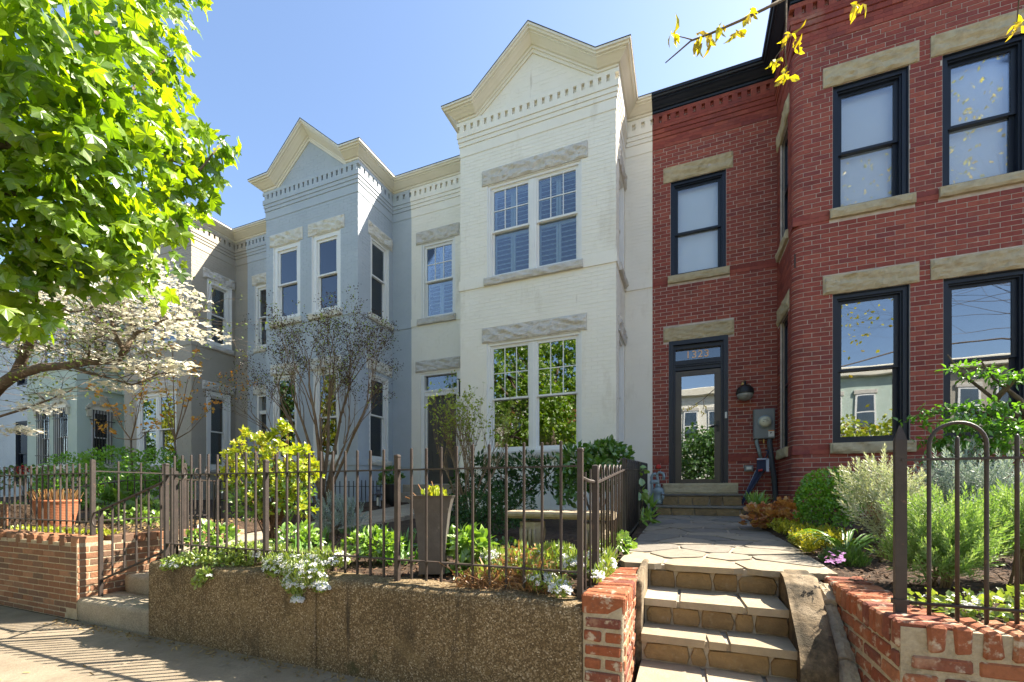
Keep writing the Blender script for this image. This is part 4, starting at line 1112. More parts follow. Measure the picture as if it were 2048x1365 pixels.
# ------------------------------------------------------------------ iron fences
def bar(mb, x, y, z0, z1, w=.013, tip=0.0):
    h = w / 2
    mb.box(x - h, x + h, y - h, y + h, z0, z1 - tip)
    if tip:
        mb.add([(x - h, y - h, z1 - tip), (x + h, y - h, z1 - tip), (x + h, y + h, z1 - tip), (x - h, y + h, z1 - tip), (x - h * .35, y - h * .35, z1), (x + h * .35, y - h * .35, z1), (x + h * .35, y + h * .35, z1), (x - h * .35, y + h * .35, z1)],
               [[0, 1, 5, 4], [1, 2, 6, 5], [2, 3, 7, 6], [3, 0, 4, 7], [4, 5, 6, 7]])
    return mb
def rail(mb, p, q, w=.03, h=.010):
    p, q = Vector(p), Vector(q); d = (q - p); L_ = d.length; d.normalize()
    s_ = Vector((-d.y, d.x, 0)).normalized() * w / 2; u = d.cross(s_).normalized() * h / 2
    if u.z < 0: u = -u
    V = []
    for e in (p, q):
        for a, b in ((-1, -1), (1, -1), (1, 1), (-1, 1)): V.append(e + s_ * a + u * b)
    return mb.add(V, [[0, 1, 5, 4], [1, 2, 6, 5], [2, 3, 7, 6], [3, 0, 4, 7], [3, 2, 1, 0], [4, 5, 6, 7]])
def picket_mesh(h, w=.013, mat='iron', tip=.004):
    return bar(MB(), 0, 0, 0, h, w, tip).mesh('picket', M[mat])

# long fence on the retaining wall
t = thing('iron_fence', 'long brown iron fence with plain square pickets on the concrete retaining wall', 'fence', (-2.4, 2.40, .63))
px_ = [-4.21, -3.0, -1.78, -.545]
for i, x in enumerate(px_):
    part('post', bar(MB(), x, 2.40, .62, 1.475, .030, .008).cbox(x - .018, x + .018, 2.382, 2.418, 1.452, 1.472, .004), M['iron'], t)
pk = picket_mesh(.86)
for i in range(3):
    for k in range(1, 11): inst_part('picket', pk, t, (px_[i] + (px_[i + 1] - px_[i]) * k / 11, 2.40 + random.uniform(-.002, .002), .655 + .02 * (i == 0) + random.uniform(-.006, .006)))
    for z in (1.372, .775): part('rail', rail(MB(), (px_[i] + .016, 2.40, z), (px_[i + 1] - .016, 2.40, z), .032, .009), M['iron'], t)

# fence of arches running back along the path
t = thing('arched_fence', 'dark iron fence of small linked hoops running back beside the flagstone path', 'fence', (-.52, 5, .7))
ya, yb_ = 2.60, 7.55; n = 44
fx = lambda y: -.50 - .02 * (y - 2.6); fb = lambda y: .66 + .035 * (y - 2.6)
ftop = lambda y: 1.33 + (.055 * (y - 2.6) if y < 4.15 else .055 * 1.55 + .07 + .045 * (y - 4.15))
posts_y = [2.60, 4.17, 5.9, 7.6]
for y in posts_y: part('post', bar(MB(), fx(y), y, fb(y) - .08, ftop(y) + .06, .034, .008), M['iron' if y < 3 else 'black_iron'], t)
for k in range(1, n, 2):
    y0, y1 = ya + (yb_ - ya) * k / n, ya + (yb_ - ya) * (k + 1) / n
    if any(abs((y0 + y1) / 2 - q) < .07 for q in posts_y): continue
    x = fx(y0); mdl = (y0 + y1) / 2; r = (y1 - y0) / 2; zt = ftop(mdl) - .0
    P = [(x, y0, fb(y0))] + [(x, mdl - r * math.cos(a), zt + r * math.sin(a)) for a in [math.pi * q / 8 for q in range(9)]] + [(x, y1, fb(y1))]
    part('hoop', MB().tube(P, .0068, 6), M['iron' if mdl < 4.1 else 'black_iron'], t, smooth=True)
for (y0, y1) in zip(posts_y[:-1], posts_y[1:]):
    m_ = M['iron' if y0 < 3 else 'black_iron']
    part('rail', rail(MB(), (fx(y0), y0, ftop(y0 + .02) - .05), (fx(y1), y1, ftop(y1 - .02) - .05), .034, .012), m_, t)
    part('rail', rail(MB(), (fx(y0), y0, fb(y0) + .06), (fx(y1), y1, fb(y1) + .06), .034, .012), m_, t)
part('foot_rail', rail(MB(), (-.545, 2.42, .655), (fx(2.6), 2.6, .665), .03, .014).tube([(-.545, 2.4, 1.31), (-.52, 2.5, 1.29), (fx(2.6), 2.6, 1.285)], .011, 6).tube([(-.53, 2.46, .66), (-.53, 2.46, 1.34)], .0065, 6).tube([(-.515, 2.53, .66), (-.515, 2.53, 1.36)], .0065, 6), M['iron'], t)

# right fence, tall hoops
t = thing('hooped_iron_fence', 'brown iron fence with tall round hoops and a pointed post at right', 'fence', (2, 2.45, .68))
Yr = 2.45
xr = [onY(p, 900, Yr).x for p in (1800, 1858, 1912, 1971, 2030)]
sp = (xr[4] - xr[0]) / 4
zr0, zr1 = .735, 1.37
pm = MB(); pm.box(xr[0] - .021, xr[0] + .021, Yr - .012, Yr + .012, .66, 1.46)
pm.add([(xr[0] - .021, Yr - .012, 1.46), (xr[0] + .021, Yr - .012, 1.46), (xr[0] + .021, Yr + .012, 1.46), (xr[0] - .021, Yr + .012, 1.46), (xr[0] - .004, Yr, 1.525), (xr[0] + .004, Yr, 1.525)], [[0, 1, 5, 4], [2, 3, 4, 5], [1, 2, 5], [3, 0, 4]])
part('post', pm, M['iron'], t)
part('collar', MB().box(xr[0] - .027, xr[0] + .027, Yr - .018, Yr + .018, .725, .748), M['iron'], t)
for k in range(9):
    x0 = xr[1] + k * 2 * sp * 1.0 - (0 if k else 0); x1 = x0 + 2 * sp; xm = x0 + sp
    if k % 2 == 0:
        r = sp
        P = [(x0, Yr, .66)] + [(x0, Yr, .9), (x0, Yr, zr1)] + [(xm - r * math.cos(a), Yr, zr1 + .06 + r * 1.02 * math.sin(a)) for a in [math.pi * q / 14 for q in range(15)]] + [(x1, Yr, zr1), (x1, Yr, .9), (x1, Yr, .66)]
        part('hoop', MB().tube(P, .0078, 8), M['iron'], t, smooth=True)
    part('picket', MB().tube([(xm, Yr, .66), (xm, Yr, 1.45), (xm, Yr, 1.462), (xm, Yr, 1.468)], [.0075, .0075, .006, .002], 8), M['iron'], t, smooth=True)
part('rail', rail(MB(), (xr[0], Yr, zr1), (5.6, Yr, zr1), .03, .010), M['iron'], t)
part('rail', MB().tube([(xr[0], Yr - .006, zr0), (2.0, Yr, zr0 - .002), (5.6, Yr, zr0)], .0075, 6), M['iron'], t, smooth=True)

# fence on the left brick wall, with its return along the steps
t = thing('iron_fence', 'iron fence on the brown brick wall turning the corner beside the concrete steps', 'fence', (-6.5, 2.45, .8))
xa = -5.45
part('post', bar(MB(), xa, 2.45, .74, 1.545, .034, .008), M['iron'], t)
pk = picket_mesh(.72)
for k in range(1, 22):
    x = xa - k * .118; inst_part('picket', pk, t, (x, 2.45, .79))
part('rail', rail(MB(), (xa, 2.45, 1.41), (xa - 2.6, 2.45, 1.41), .03, .010), M['iron'], t)
part('rail', rail(MB(), (xa, 2.45, .925), (xa - 2.6, 2.45, .925), .03, .010), M['iron'], t)
yy = [2.66, 2.86, 3.07, 3.30, 3.55]
for i, y in enumerate(yy):
    if i == 3: part('post', bar(MB(), xa, y, .78, 1.56, .032, .008), M['iron'], t)
    else: inst_part('picket', pk, t, (xa, y, .82))
part('rail', rail(MB(), (xa, 2.45, 1.43), (xa, 3.57, 1.43), .03, .012), M['iron'], t)
part('rail', rail(MB(), (xa, 2.45, .94), (xa, 3.57, .94), .03, .012), M['iron'], t)

# older fence further back in the left garden
t = thing('low_fence', 'low weathered fence seen behind the terracotta pot in the left garden', 'fence', (-10, 4.6, .9))
pk = picket_mesh(.60)
for k in range(16): inst_part('picket', pk, t, (-8.35 - k * .30 + (.1 if k % 3 == 0 else 0), 4.6, .90))
part('rail', rail(MB(), (-8.3, 4.6, 1.42), (-13.0, 4.6, 1.42), .03, .012), M['iron'], t)
part('hand_rail', MB().tube([(-9.1, 4.55, 1.42), (-10.6, 4.5, 1.3), (-12.4, 4.4, 1.12)], .018, 6), M['iron'], t)

# handrail of the concrete steps
t = thing('handrail', 'iron handrail with scrolled end beside the worn concrete steps', 'handrail', (-5.27, 2.43, .21))
hx = -5.27; b0 = Vector((hx, 2.43, .21)); b1 = Vector((-4.45, 2.62, .4))
part('post', bar(MB(), hx, 2.43, .205, 1.04, .030, .004), M['iron'], t)
tp = Vector((-4.42, 2.60, 1.37)); lp0, lp1 = Vector((hx, 2.43, .365)), Vector((-4.42, 2.60, .72))
T0 = Vector((hx - .06, 2.42, 1.02))
part('top_rail', rail(MB(), T0, tp, .03, .013), M['iron'], t)
part('bottom_rail', rail(MB(), lp0, lp1, .03, .013), M['iron'], t)
P = []
for q in range(26):
    a = math.pi * .62 + q / 25 * math.pi * 2.1; r = .088 - q * .0024
    P.append((hx - .045 + r * math.cos(a), 2.42, .945 + r * math.sin(a)))
part('scroll', MB().tube(P, .0085, 6), M['iron'], t, smooth=True)
for k in range(1, 6):
    f_ = k / 6.2; p = lp0.lerp(lp1, f_); q = Vector((hx, 2.43, 1.043)).lerp(tp, f_)
    part('picket', bar(MB(), p.x, p.y, p.z, q.z, .013), M['iron'], t)
part('end_post', bar(MB(), -4.42, 2.60, .56, 1.42, .028, .004).tube([(-4.42, 2.6, .78), (-4.62, 2.66, .79)], .007, 6).tube([(-4.62, 2.66, .72), (-4.62, 2.66, .85)], .009, 6), M['iron'], t)

# open garden gate
t = thing('garden_gate', 'open iron gate with scrolls along its top beside the concrete steps', 'gate', (-4.24, 2.46, .65))
g0, g1 = Vector((-4.25, 2.47, 0)), Vector((-4.72, 3.28, 0))
gp = lambda f_, z: Vector((*(g0.lerp(g1, f_)).xy, z))
for f_ in (0, 1): p = gp(f_, 0); part('stile', bar(MB(), p.x, p.y, .66, 1.44, .026, .004), M['iron'], t)
for z in (.78, 1.34): part('rail', rail(MB(), gp(0, z), gp(1, z), .026, .012), M['iron'], t)
for k in range(1, 8): p = gp(k / 8, 0); part('picket', bar(MB(), p.x, p.y, .7, 1.34, .013), M['iron'], t)
for f0, sg in ((.18, 1), (.42, -1), (.6, 1), (.84, -1)):
    P = []
    for q in range(22):
        a = -math.pi / 2 + q / 21 * math.pi * 2.4 * sg; r = .062 - q * .0021
        P.append(gp(f0 + r * math.cos(a) / .93 * .9, 1.41 + r * math.sin(a)))
    part('scroll', MB().tube(P, .006, 6), M['iron'], t, smooth=True)
part('knob', MB().lathe(gp(.93, 1.22) + Vector((-.03, 0, 0)), [(.005, -.02), (.018, -.012), (.022, 0), (.018, .012), (.005, .02)], 12), M['galvanized'], t, smooth=True)

# small black fence at the foot of the blue house
t = thing('black_picket_fence', 'small thin black fence at the foot of the blue grey house', 'fence', (-7.2, 6.95, .85))
pk = picket_mesh(.58, .014, 'black_iron')
for k in range(24): inst_part('picket', pk, t, (-6.22 - k * .118, 6.95, .86))
for k in range(9): inst_part('picket', pk, t, (-6.22, 7.07 + k * .118, .88))
for z in (1.33, .92):
    part('rail', rail(MB(), (-6.2, 6.95, z), (-9.0, 6.95, z), .026, .012), M['black_iron'], t)
    part('rail', rail(MB(), (-6.22, 6.95, z), (-6.22, 8.1, z), .026, .012), M['black_iron'], t)

# ------------------------------------------------------------------ small objects
# tapered planter
t = thing('planter', 'tall tapered grey metal planter with new green shoots behind the fence', 'planter', (-1.665, 2.66, .66))
pcx, pcy = -1.665, 2.66
V = []
ang = math.radians(25)
def sq(w, z):
    return [Vector((pcx + (sx * math.cos(ang) - sy * math.sin(ang)) * w, pcy + (sx * math.sin(ang) + sy * math.cos(ang)) * w, z)) for sx, sy in ((-1, -1), (1, -1), (1, 1), (-1, 1))]
levels = [(.088, .655), (.092, .80), (.10, .95), (.114, 1.08), (.135, 1.175), (.150, 1.20), (.143, 1.20), (.12, 1.12)]
for w, z in levels: V += sq(w, z)
Fc = [[4 * i + q, 4 * i + (q + 1) % 4, 4 * i + 4 + (q + 1) % 4, 4 * i + 4 + q] for i in range(len(levels) - 1) for q in range(4)] + [[3, 2, 1, 0]]
part('body', MB().add(V, Fc), M['planter_metal'], t)
part('potting_soil', MB().add(sq(.122, 1.13), [[0, 1, 2, 3]]), M['soil'], t)
planter = t

# terracotta pot with dry stems
t = thing('terracotta_pot', 'large ribbed terracotta pot full of dry cut stems behind the left fence', 'pot', (-7.37, 2.95, .76))
prof = [(.15, 0)]
for k in range(15): z = .03 + k * .02; r = .155 + .06 * (z / .33); prof += [(r, z), (r + .004, z + .006), (r, z + .014)]
prof += [(.228, .335), (.23, .362), (.21, .364), (.20, .30), (.05, .29)]
part('body', MB().lathe((-7.37, 2.95, .76), prof, 30), M['terracotta'], t, smooth=True)
mb = MB(); R = random.Random(4)
for k in range(210):
    a, r = R.uniform(0, 6.28), .19 * math.sqrt(R.random()); p = Vector((-7.37 + r * math.cos(a), 2.95 + r * math.sin(a), 1.05)); d = Vector((math.cos(a) * r * 2.2, math.sin(a) * r * 2.2, 1)).normalized()
    mb.tube([p, p + d * R.uniform(.10, .22)], .005, 3)
tag(part('dry_stems', mb, M['dry_leaf'], t), kind='stuff')

# brown wooden box at the left edge
t = thing('trough', 'dark brown wooden trough at the left edge behind the iron fence', 'trough', (-8.6, 2.9, .78))
for k in range(3): part('board', MB().cbox(-9.3, -7.9, 2.70, 2.725, .79 + k * .095, .88 + k * .095, .004), M['brown_brick'], t)
part('box', MB().cbox(-9.29, -7.91, 2.726, 3.02, .78, 1.05, .006), M['soil'], t)

# stone bench
t = thing('bench', 'small carved cast stone bench behind the candytuft and iron fence', 'bench', (-.95, 3.5, .75))
bz = .77
sl = MB(); xs0, xs1, y0, y1 = -1.40, -.52, 3.34, 3.62
prof = [(y0 + .03, .235), (y0, .255), (y0 - .008, .275), (y0, .293), (y0 + .02, .30), (y1 - .02, .30), (y1, .293), (y1 + .008, .275), (y1, .255), (y1 - .03, .235)]
n = 20; V = []
for i in range(n + 1):
    x = xs0 + (xs1 - xs0) * i / n; e = 0 if 0 < i < n else .012
    for (y, z) in prof: V.append((x, y + (e if y < 3.5 else -e), bz + z - (e * .6 if z > .28 else 0) + .002 * noise.noise(Vector((x * 20, y * 20, 0)))))
m = len(prof)
Fc = [[i * m + q, (i + 1) * m + q, (i + 1) * m + (q + 1) % m, i * m + (q + 1) % m] for i in range(n) for q in range(m)] + [list(range(m)), [n * m + q for q in range(m)][::-1]]
part('seat', sl.add(V, Fc), M['cast_stone'], t)
cv = MB()
for k in range(13):
    x = xs0 + .09 + k * .062
    for q in range(3): cv.fbox(Fr((x + q * .014, y0 + .02, bz + .301), (1, .45, 0), (0, 0, 1)), 0, .007, 0, 0, 0, 0)
    for q in range(3):
        xx = x + q * .015 * (1 if k % 2 else 1); s_ = .02 if k % 2 else -.02
        cv.add([(xx, y0 + .035, bz + .3005), (xx + .007, y0 + .035, bz + .3005), (xx + .007 + s_, y0 + .10, bz + .305), (xx + s_, y0 + .10, bz + .305), (xx, y0 + .035, bz + .2995), (xx + .007, y0 + .035, bz + .2995), (xx + .007 + s_, y0 + .10, bz + .2995), (xx + s_, y0 + .10, bz + .2995)], [[0, 1, 2, 3], [0, 3, 7, 4], [1, 5, 6, 2], [2, 6, 7, 3]])
part('carving', cv, M['soil'], t)
for cxl in (-1.20, -.66):
    mb = MB()
    pr = [(.060, 0), (.075, .03), (.082, .06), (.098, .11), (.104, .15), (.098, .18), (.088, .20), (.092, .205), (.092, .235)]
    V = []
    for (w, z) in pr:
        for q in range(12):
            a = 2 * math.pi * q / 12; cx_, cy_ = math.cos(a), math.sin(a)
            k_ = max(abs(cx_), abs(cy_)); flute = 1 + .035 * math.cos(q * math.pi) * (1 if .02 < z < .19 else 0)
            V.append((cxl + cx_ / k_ * w * flute, 3.48 + cy_ / k_ * .105 * flute, bz + z - .03))
    Fc = [[i * 12 + q, i * 12 + (q + 1) % 12, (i + 1) * 12 + (q + 1) % 12, (i + 1) * 12 + q] for i in range(len(pr) - 1) for q in range(12)]
    lg = part('leg', mb.add(V, Fc), M['cast_stone'], t)
    fl = MB()
    for q in range(4): 
        x = cxl - .055 + q * .036
        fl.tube([(x, 3.375, bz + .0), (x, 3.362, bz + .06), (x, 3.358, bz + .11), (x, 3.364, bz + .15)], [.012, .016, .017, .010], 6)
    part('fluting', fl, M['cast_stone'], lg, smooth=True)

# wall lamp
lc = onY(1490, 787, YM - .16)
t = thing('wall_lamp', 'round black wall lamp with ribbed glass bowl beside the storm door', 'lamp', lc)
r = .14
part('hood', MB().lathe(lc, [(r * 1.02, -.012), (r * 1.04, .0), (r * 1.0, .02)] + [(r * math.cos(a), .02 + r * .95 * math.sin(a)) for a in [q * .15 for q in range(1, 10)]] + [(.02, .155), (.02, .20), (.008, .215)], 24), M['black_plastic'], t, smooth=True)
part('glass_bowl', MB().lathe(lc, [(.01, -.135)] + [(r * .97 * math.cos(a), -.012 - r * .88 * math.sin(a)) for a in [1.45 - q * .18 for q in range(9)]], 24), M['lamp_glass'], t, smooth=True)
part('arm', MB().tube([lc + Vector((0, 0, .2)), lc + Vector((0, .05, .24)), lc + Vector((0, .16, .22))], .012, 8).lathe(lc + Vector((0, .158, .2)), [(.05, 0), (.045, -.012), (.02, -.02)], 16, (0, 1, 0)), M['brass'], t, smooth=True)

# electric meter
t = thing('electric_meter', 'grey electric meter box with round glass dial on the red brick wall', 'meter', (1.28, YM - .06, 2.4))
mp = front(YM - .012)
part('box', MB().cbox(1.115, 1.44, 2.14, 2.66, -.02, .10, .008, fr=mp), M['meter_gray'], t)
part('cover', MB().cbox(1.125, 1.43, 2.15, 2.65, .10, .108, .004, fr=mp), M['meter_gray'], t)
dc_ = mp.m([(1.285, 2.43, .105)])[0]
part('dial', MB().lathe(dc_, [(.102, 0), (.102, .014), (.093, .016), (.093, .022), (.088, .06), (.06, .078), (.01, .082)], 28, (0, -1, 0)), M['dial'], t, smooth=True)
part('dial_ring', MB().lathe(dc_, [(.108, -.002), (.112, .004), (.112, .022), (.095, .026)], 28, (0, -1, 0)), M['galvanized'], t, smooth=True)
part('dial_marks', MB().fbox(mp, 1.24, 1.265, 2.425, 2.432, .18, .189).fbox(mp, 1.29, 1.33, 2.43, 2.437, .18, .189).fbox(mp, 1.25, 1.32, 2.46, 2.467, .178, .187), M['black_plastic'], t)
lb = part('label', MB().fbox(mp, 1.335, 1.425, 2.17, 2.265, .108, .1095), M['label_white'], t)
part('label_band', MB().fbox(mp, 1.335, 1.425, 2.268, 2.285, .108, .1097), M['label_orange'], lb)
part('label_mark', MB().add(mp.m([(1.368, 2.215, .1102), (1.392, 2.248, .1102), (1.362, 2.248, .1102)]), [[0, 1, 2]]), M['black_plastic'], lb)
part('conduit', MB().tube([mp.m([p])[0] for p in ((1.165, 2.15, .05), (1.165, 2.08, .05), (1.20, 1.95, .04), (1.235, 1.80, .02))], .03, 10), M['galvanized'], t, smooth=True)
part('conduit', MB().tube([mp.m([p])[0] for p in ((1.36, 2.15, .05), (1.365, 2.05, .05), (1.395, 1.75, .05), (1.43, 1.45, .06), (1.445, 1.2, .07), (1.445, .85, .08))], .042, 12), M['conduit'], t, smooth=True)
part('ground_clamp', MB().tube([mp.m([p])[0] for p in ((1.275, 2.15, .04), (1.275, 2.07, .04))], .016, 8), M['brass'], t)

# folded umbrella hung from the pipe
t = thing('umbrella', 'folded navy and white umbrella hanging from a pipe beside the electric meter', 'umbrella', (1.2, 8.4, 1.0))
A, B = onY(1483, 1009, 8.42), onY(1521, 941, 8.5)
ax = (B - A)
mb = MB(); V = []; nn = 9; K = 14
for i in range(nn):
    f_ = i / (nn - 1); c = A + ax * f_; w = .018 + .045 * f_
    for q in range(K):
        a = 2 * math.pi * q / K; rr_ = w * (1 + .28 * math.cos(q * math.pi)); V.append(c + Vector((math.cos(a) * rr_, math.sin(a) * rr_ * .8, 0)))
for j_, nm, mt in ((0, 'canopy', 'navy_cloth'), (1, 'canopy_stripe', 'pale_cloth')):
    Fc = [[i * K + q, i * K + (q + 1) % K, (i + 1) * K + (q + 1) % K, (i + 1) * K + q] for i in range(nn - 1) for q in range(K) if ((q // 2) % 3 == 0) == bool(j_)]
    part(nm, MB().add(V, Fc), M[mt], t, smooth=True)
part('pouch', MB().cbox(*sorted((onY(1514, 0, 8.46).x, onY(1537, 0, 8.46).x)), 8.43, 8.49, onY(1525, 943, 8.46).z, onY(1525, 921, 8.46).z, .01, .008), M['navy_cloth'], t)
part('pouch_trim', MB().fbox(front(8.425), onY(1532, 0, 8.43).x, onY(1538, 0, 8.43).x, onY(1525, 944, 8.43).z, onY(1525, 918, 8.43).z, 0, .005).fbox(front(8.425), onY(1514, 0, 8.43).x, onY(1536, 0, 8.43).x, onY(1525, 920, 8.43).z, onY(1525, 917, 8.43).z, 0, .005), M['pale_cloth'], t)
part('tie', MB().tube([onY(1517, 942, 8.42), onY(1525, 940, 8.42)], .018, 6), M['red_dot'], t)
part('shaft', MB().tube([B, onY(1524, 925, 8.52), onY(1533, 912, 8.5), onY(1536, 903, 8.5), onY(1531, 900, 8.5)], [.01, .01, .012, .014, .012], 8), M['navy_cloth'], t, smooth=True)

# outlet box
t = thing('outlet_box', 'small grey outdoor outlet box low on the red brick wall', 'outlet', (.98, YM - .03, 1.65))
ob = front(YM - .008); p0, p1 = onY(1488, 943, YM), onY(1506, 931, YM)
part('box', MB().cbox(p0.x, p1.x, p0.z, p1.z, -.01, .05, .008, fr=ob), M['meter_gray'], t)
part('cover', MB().cbox(p0.x + .03, p1.x - .03, p0.z + .025, p1.z - .025, .05, .06, .004, fr=ob), M['label_white'], t)

# gas meter
t = thing('gas_meter', 'pale blue grey gas meter with bent pipes at the corner of the red house', 'meter', (-.45, 8.3, 1.0))
gY = 8.25
g = lambda px, py: onY(px, py, gY)
part('body', MB().lathe(g(1317, 1009), [(.02, 0), (.085, .005), (.095, .03), (.095, .06), (.088, .07), (.088, .20), (.095, .21), (.095, .26), (.06, .30), (.02, .31)], 18).lathe(g(1326, 994) + Vector((0, -.02, 0)), [(.09, -.02), (.1, 0), (.07, .03), (.01, .035)], 18, (1, 0, 0)), M['galvanized'], t, smooth=True)
part('pipe', MB().tube([g(1304, 1040), g(1304, 975), g(1303, 955), g(1306, 949), g(1312, 948)], .026, 10), M['galvanized'], t, smooth=True)
part('pipe', MB().tube([g(1316, 982), g(1316, 962), g(1314, 950), g(1318, 945), g(1326, 947), g(1328, 953), g(1327, 960)], .026, 10), M['galvanized'], t, smooth=True)
part('coupling', MB().lathe(g(1304, 965), [(.03, -.03), (.04, -.02), (.04, .02), (.03, .03)], 8).lathe(g(1316, 972), [(.03, -.03), (.045, -.02), (.045, .02), (.03, .03)], 8).lathe(g(1310, 964), [(.03, -.05), (.036, -.04), (.036, .04), (.03, .05)], 8, (1, 0, 0)), M['galvanized'], t)
solo('hose_valve', MB().lathe(onY(1317, 934, YM - .02), [(.01, 0), (.035, .008), (.045, .02), (.045, .03), (.02, .035)], 10, (0, -1, 0)), M['red_dot'], 'small red faucet handle on the brick wall above the gas meter', 'faucet', smooth=True)

# black pot with plant and lantern by the white house door
t = thing('plant_pot', 'black pot with leafy dark plant by the charcoal front door', 'pot', (-5.75, 7.3, 1.0))
pp = onY(783, 1000, 7.3)
part('body', MB().lathe((pp.x, 7.3, .93), [(.10, 0), (.13, .2), (.15, .42), (.165, .45), (.145, .45), (.13, .40)], 18), M['black_plastic'], t, smooth=True)
blackpot = (t, pp.x)
q = onY(757, 1012, 6.9)
t = thing('lantern', 'black lantern with pale candle standing by the blue house corner', 'lantern', (q.x, 6.9, .92))
lm = MB()
for sx in (-1, 1):
    for sy in (-1, 1): lm.box(q.x + sx * .075 - .008, q.x + sx * .075 + .008, 6.9 + sy * .075 - .008, 6.9 + sy * .075 + .008, .90, 1.15)
part('frame', lm.box(q.x - .09, q.x + .09, 6.81, 6.99, .885, .905).box(q.x - .09, q.x + .09, 6.81, 6.99, 1.15, 1.17).lathe((q.x, 6.9, 1.17), [(.09, 0), (.04, .05), (.02, .09)], 4), M['black_iron'], t)
part('candle', MB().lathe((q.x, 6.9, .905), [(.035, 0), (.035, .2), (.01, .205)], 12), M['label_white'], t)

# house number bracket beside the white door
q = onY(919, 775, YM - .03)
t = thing('wall_bracket', 'slim black iron bracket on the white wall right of the front door', 'bracket', q)
part('bar', MB().box(q.x - .012, q.x + .012, YM - .045, YM - .02, q.z - .2, q.z + .18), M['black_iron'], t)
part('hook', MB().tube([(q.x - .05, YM - .04, q.z + .19), (q.x, YM - .04, q.z + .175), (q.x + .05, YM - .04, q.z + .19)], .012, 6).tube([(q.x - .04, YM - .04, q.z - .2), (q.x + .04, YM - .04, q.z - .2)], .012, 6), M['black_iron'], t)

# ------------------------------------------------------------------ houses across the street (seen in the window panes)
fo = None
def opposite(x0, w, mat, label):
    t = thing('brick_rowhouse', label, 'house', (x0 + w / 2, -17, 0), 'rowhouses across the street')
    part('wall', MB().box(x0, x0 + w - .02, -26, -17, -.15, 8.6), M[mat], t)
    part('cornice', MB().cbox(x0 - .05, x0 + w + .02, -17.0, -16.65, 8.2, 8.75, .05), M['cream_trim'], t)
    for k in range(3):
        for z in (1.3, 5.0):
            xx = x0 + .7 + k * (w - 1.4) / 3
            wn_ = part('window', MB().box(xx, xx + 1.0, -17, -16.93, z, z + 2.1), M['white_trim'], t)
            part('pane', MB().box(xx + .1, xx + .9, -16.95, -16.925, z + .1, z + .98).box(xx + .1, xx + .9, -16.95, -16.925, z + 1.06, z + 2.0), M['glass'], wn_)
            part('lintel', MB().cbox(xx - .1, xx + 1.1, -17, -16.9, z + 2.1, z + 2.36, .02), M['gray_stone'], t); part('sill', MB().cbox(xx - .06, xx + 1.06, -17, -16.86, z - .12, z, .02), M['gray_stone'], t)
for i, (mt, lb_) in enumerate((('white_paint', 'white rowhouse across the street mirrored in the panes'), ('red_brick', 'red rowhouse across the street mirrored in the panes'), ('taupe_paint', 'taupe rowhouse across the street mirrored in the panes'), ('white_paint', 'second white rowhouse across the street mirrored in the panes'), ('teal_paint', 'teal rowhouse across the street mirrored in the panes'), ('taupe_paint', 'second taupe rowhouse across the street mirrored in the panes'))):
    opposite(-20 + i * 6.4, 6.4, mt, lb_)

# ------------------------------------------------------------------ plants: leaf shapes and scattering
def tris(poly_fan): return np.array(poly_fan)
def oval(w=.28, fold=.06, droop=.10):
    V = [(0, 0, 0), (w, .35, fold), (w * .8, .7, fold - droop * .4), (0, 1, -droop), (-w * .8, .7, fold - droop * .4), (-w, .35, fold), (0, .5, -.0)]
    return np.array(V), np.array([[0, 1, 6], [1, 2, 6], [2, 3, 6], [3, 4, 6], [4, 5, 6], [5, 0, 6]])
def small_oval(w=.28, fold=.05):
    return np.array([(0, 0, 0), (w, .5, fold), (0, 1, -.04), (-w, .5, fold)]), np.array([[0, 1, 2], [0, 2, 3]])
def needle(w=.06): return np.array([(-w, 0, 0), (w, 0, 0), (w * .4, .8, .05), (0, 1, .10), (-w * .4, .8, .05)]), np.array([[0, 1, 2], [0, 2, 4], [2, 3, 4]])
def maple_tpl(curl=.22, bend=.10):
    half = [(.05, .02), (.20, -.06), (.44, .02), (.33, .14), (.42, .20), (.62, .34), (.66, .46), (.44, .44), (.40, .52), (.24, .50), (.30, .66), (.20, .72), (.10, .86), (0, 1.02)]
    pts = [(0, 0)] + half + [(-x, y) for x, y in half[-2::-1]]
    c = (0, .36)
    V = [(c[0], c[1], .03)] + [(x, y, -curl * (x * x + (y - .36) ** 2) - bend * max(0, y - .4) + .05 * math.sin(x * 9)) for x, y in pts]
    n = len(pts)
    return np.array(V), np.array([[0, 1 + i, 1 + (i + 1) % n] for i in range(n)])
def scallop_tpl():
    V = [(0, .45, -.05)]
    for k in range(16):
        a = 2 * math.pi * k / 16; r = .5 * (1 + .12 * math.cos(a * 5 + .6)) * (.35 if k == 12 else 1)
        V.append((r * math.cos(a), .45 + r * math.sin(a), .06 * math.cos(a * 5) - .06))
    return np.array(V), np.array([[0, 1 + i, 1 + (i + 1) % 16] for i in range(16)])
def petal4():
    V, Fc = [(0, 0, 0)], []
    for k in range(4):
        a = math.pi / 2 * k; c, s_ = math.cos(a), math.sin(a)
        for (r, w, z) in ((.25, .20, .03), (.5, .0, .0), (.25, -.20, .03)): V.append((r * c - w * s_, r * s_ + w * c, z))
        b = 1 + 3 * k; Fc += [[0, b + 2, b + 1], [0, b + 1, b]]
    return np.array(V), np.array(Fc)
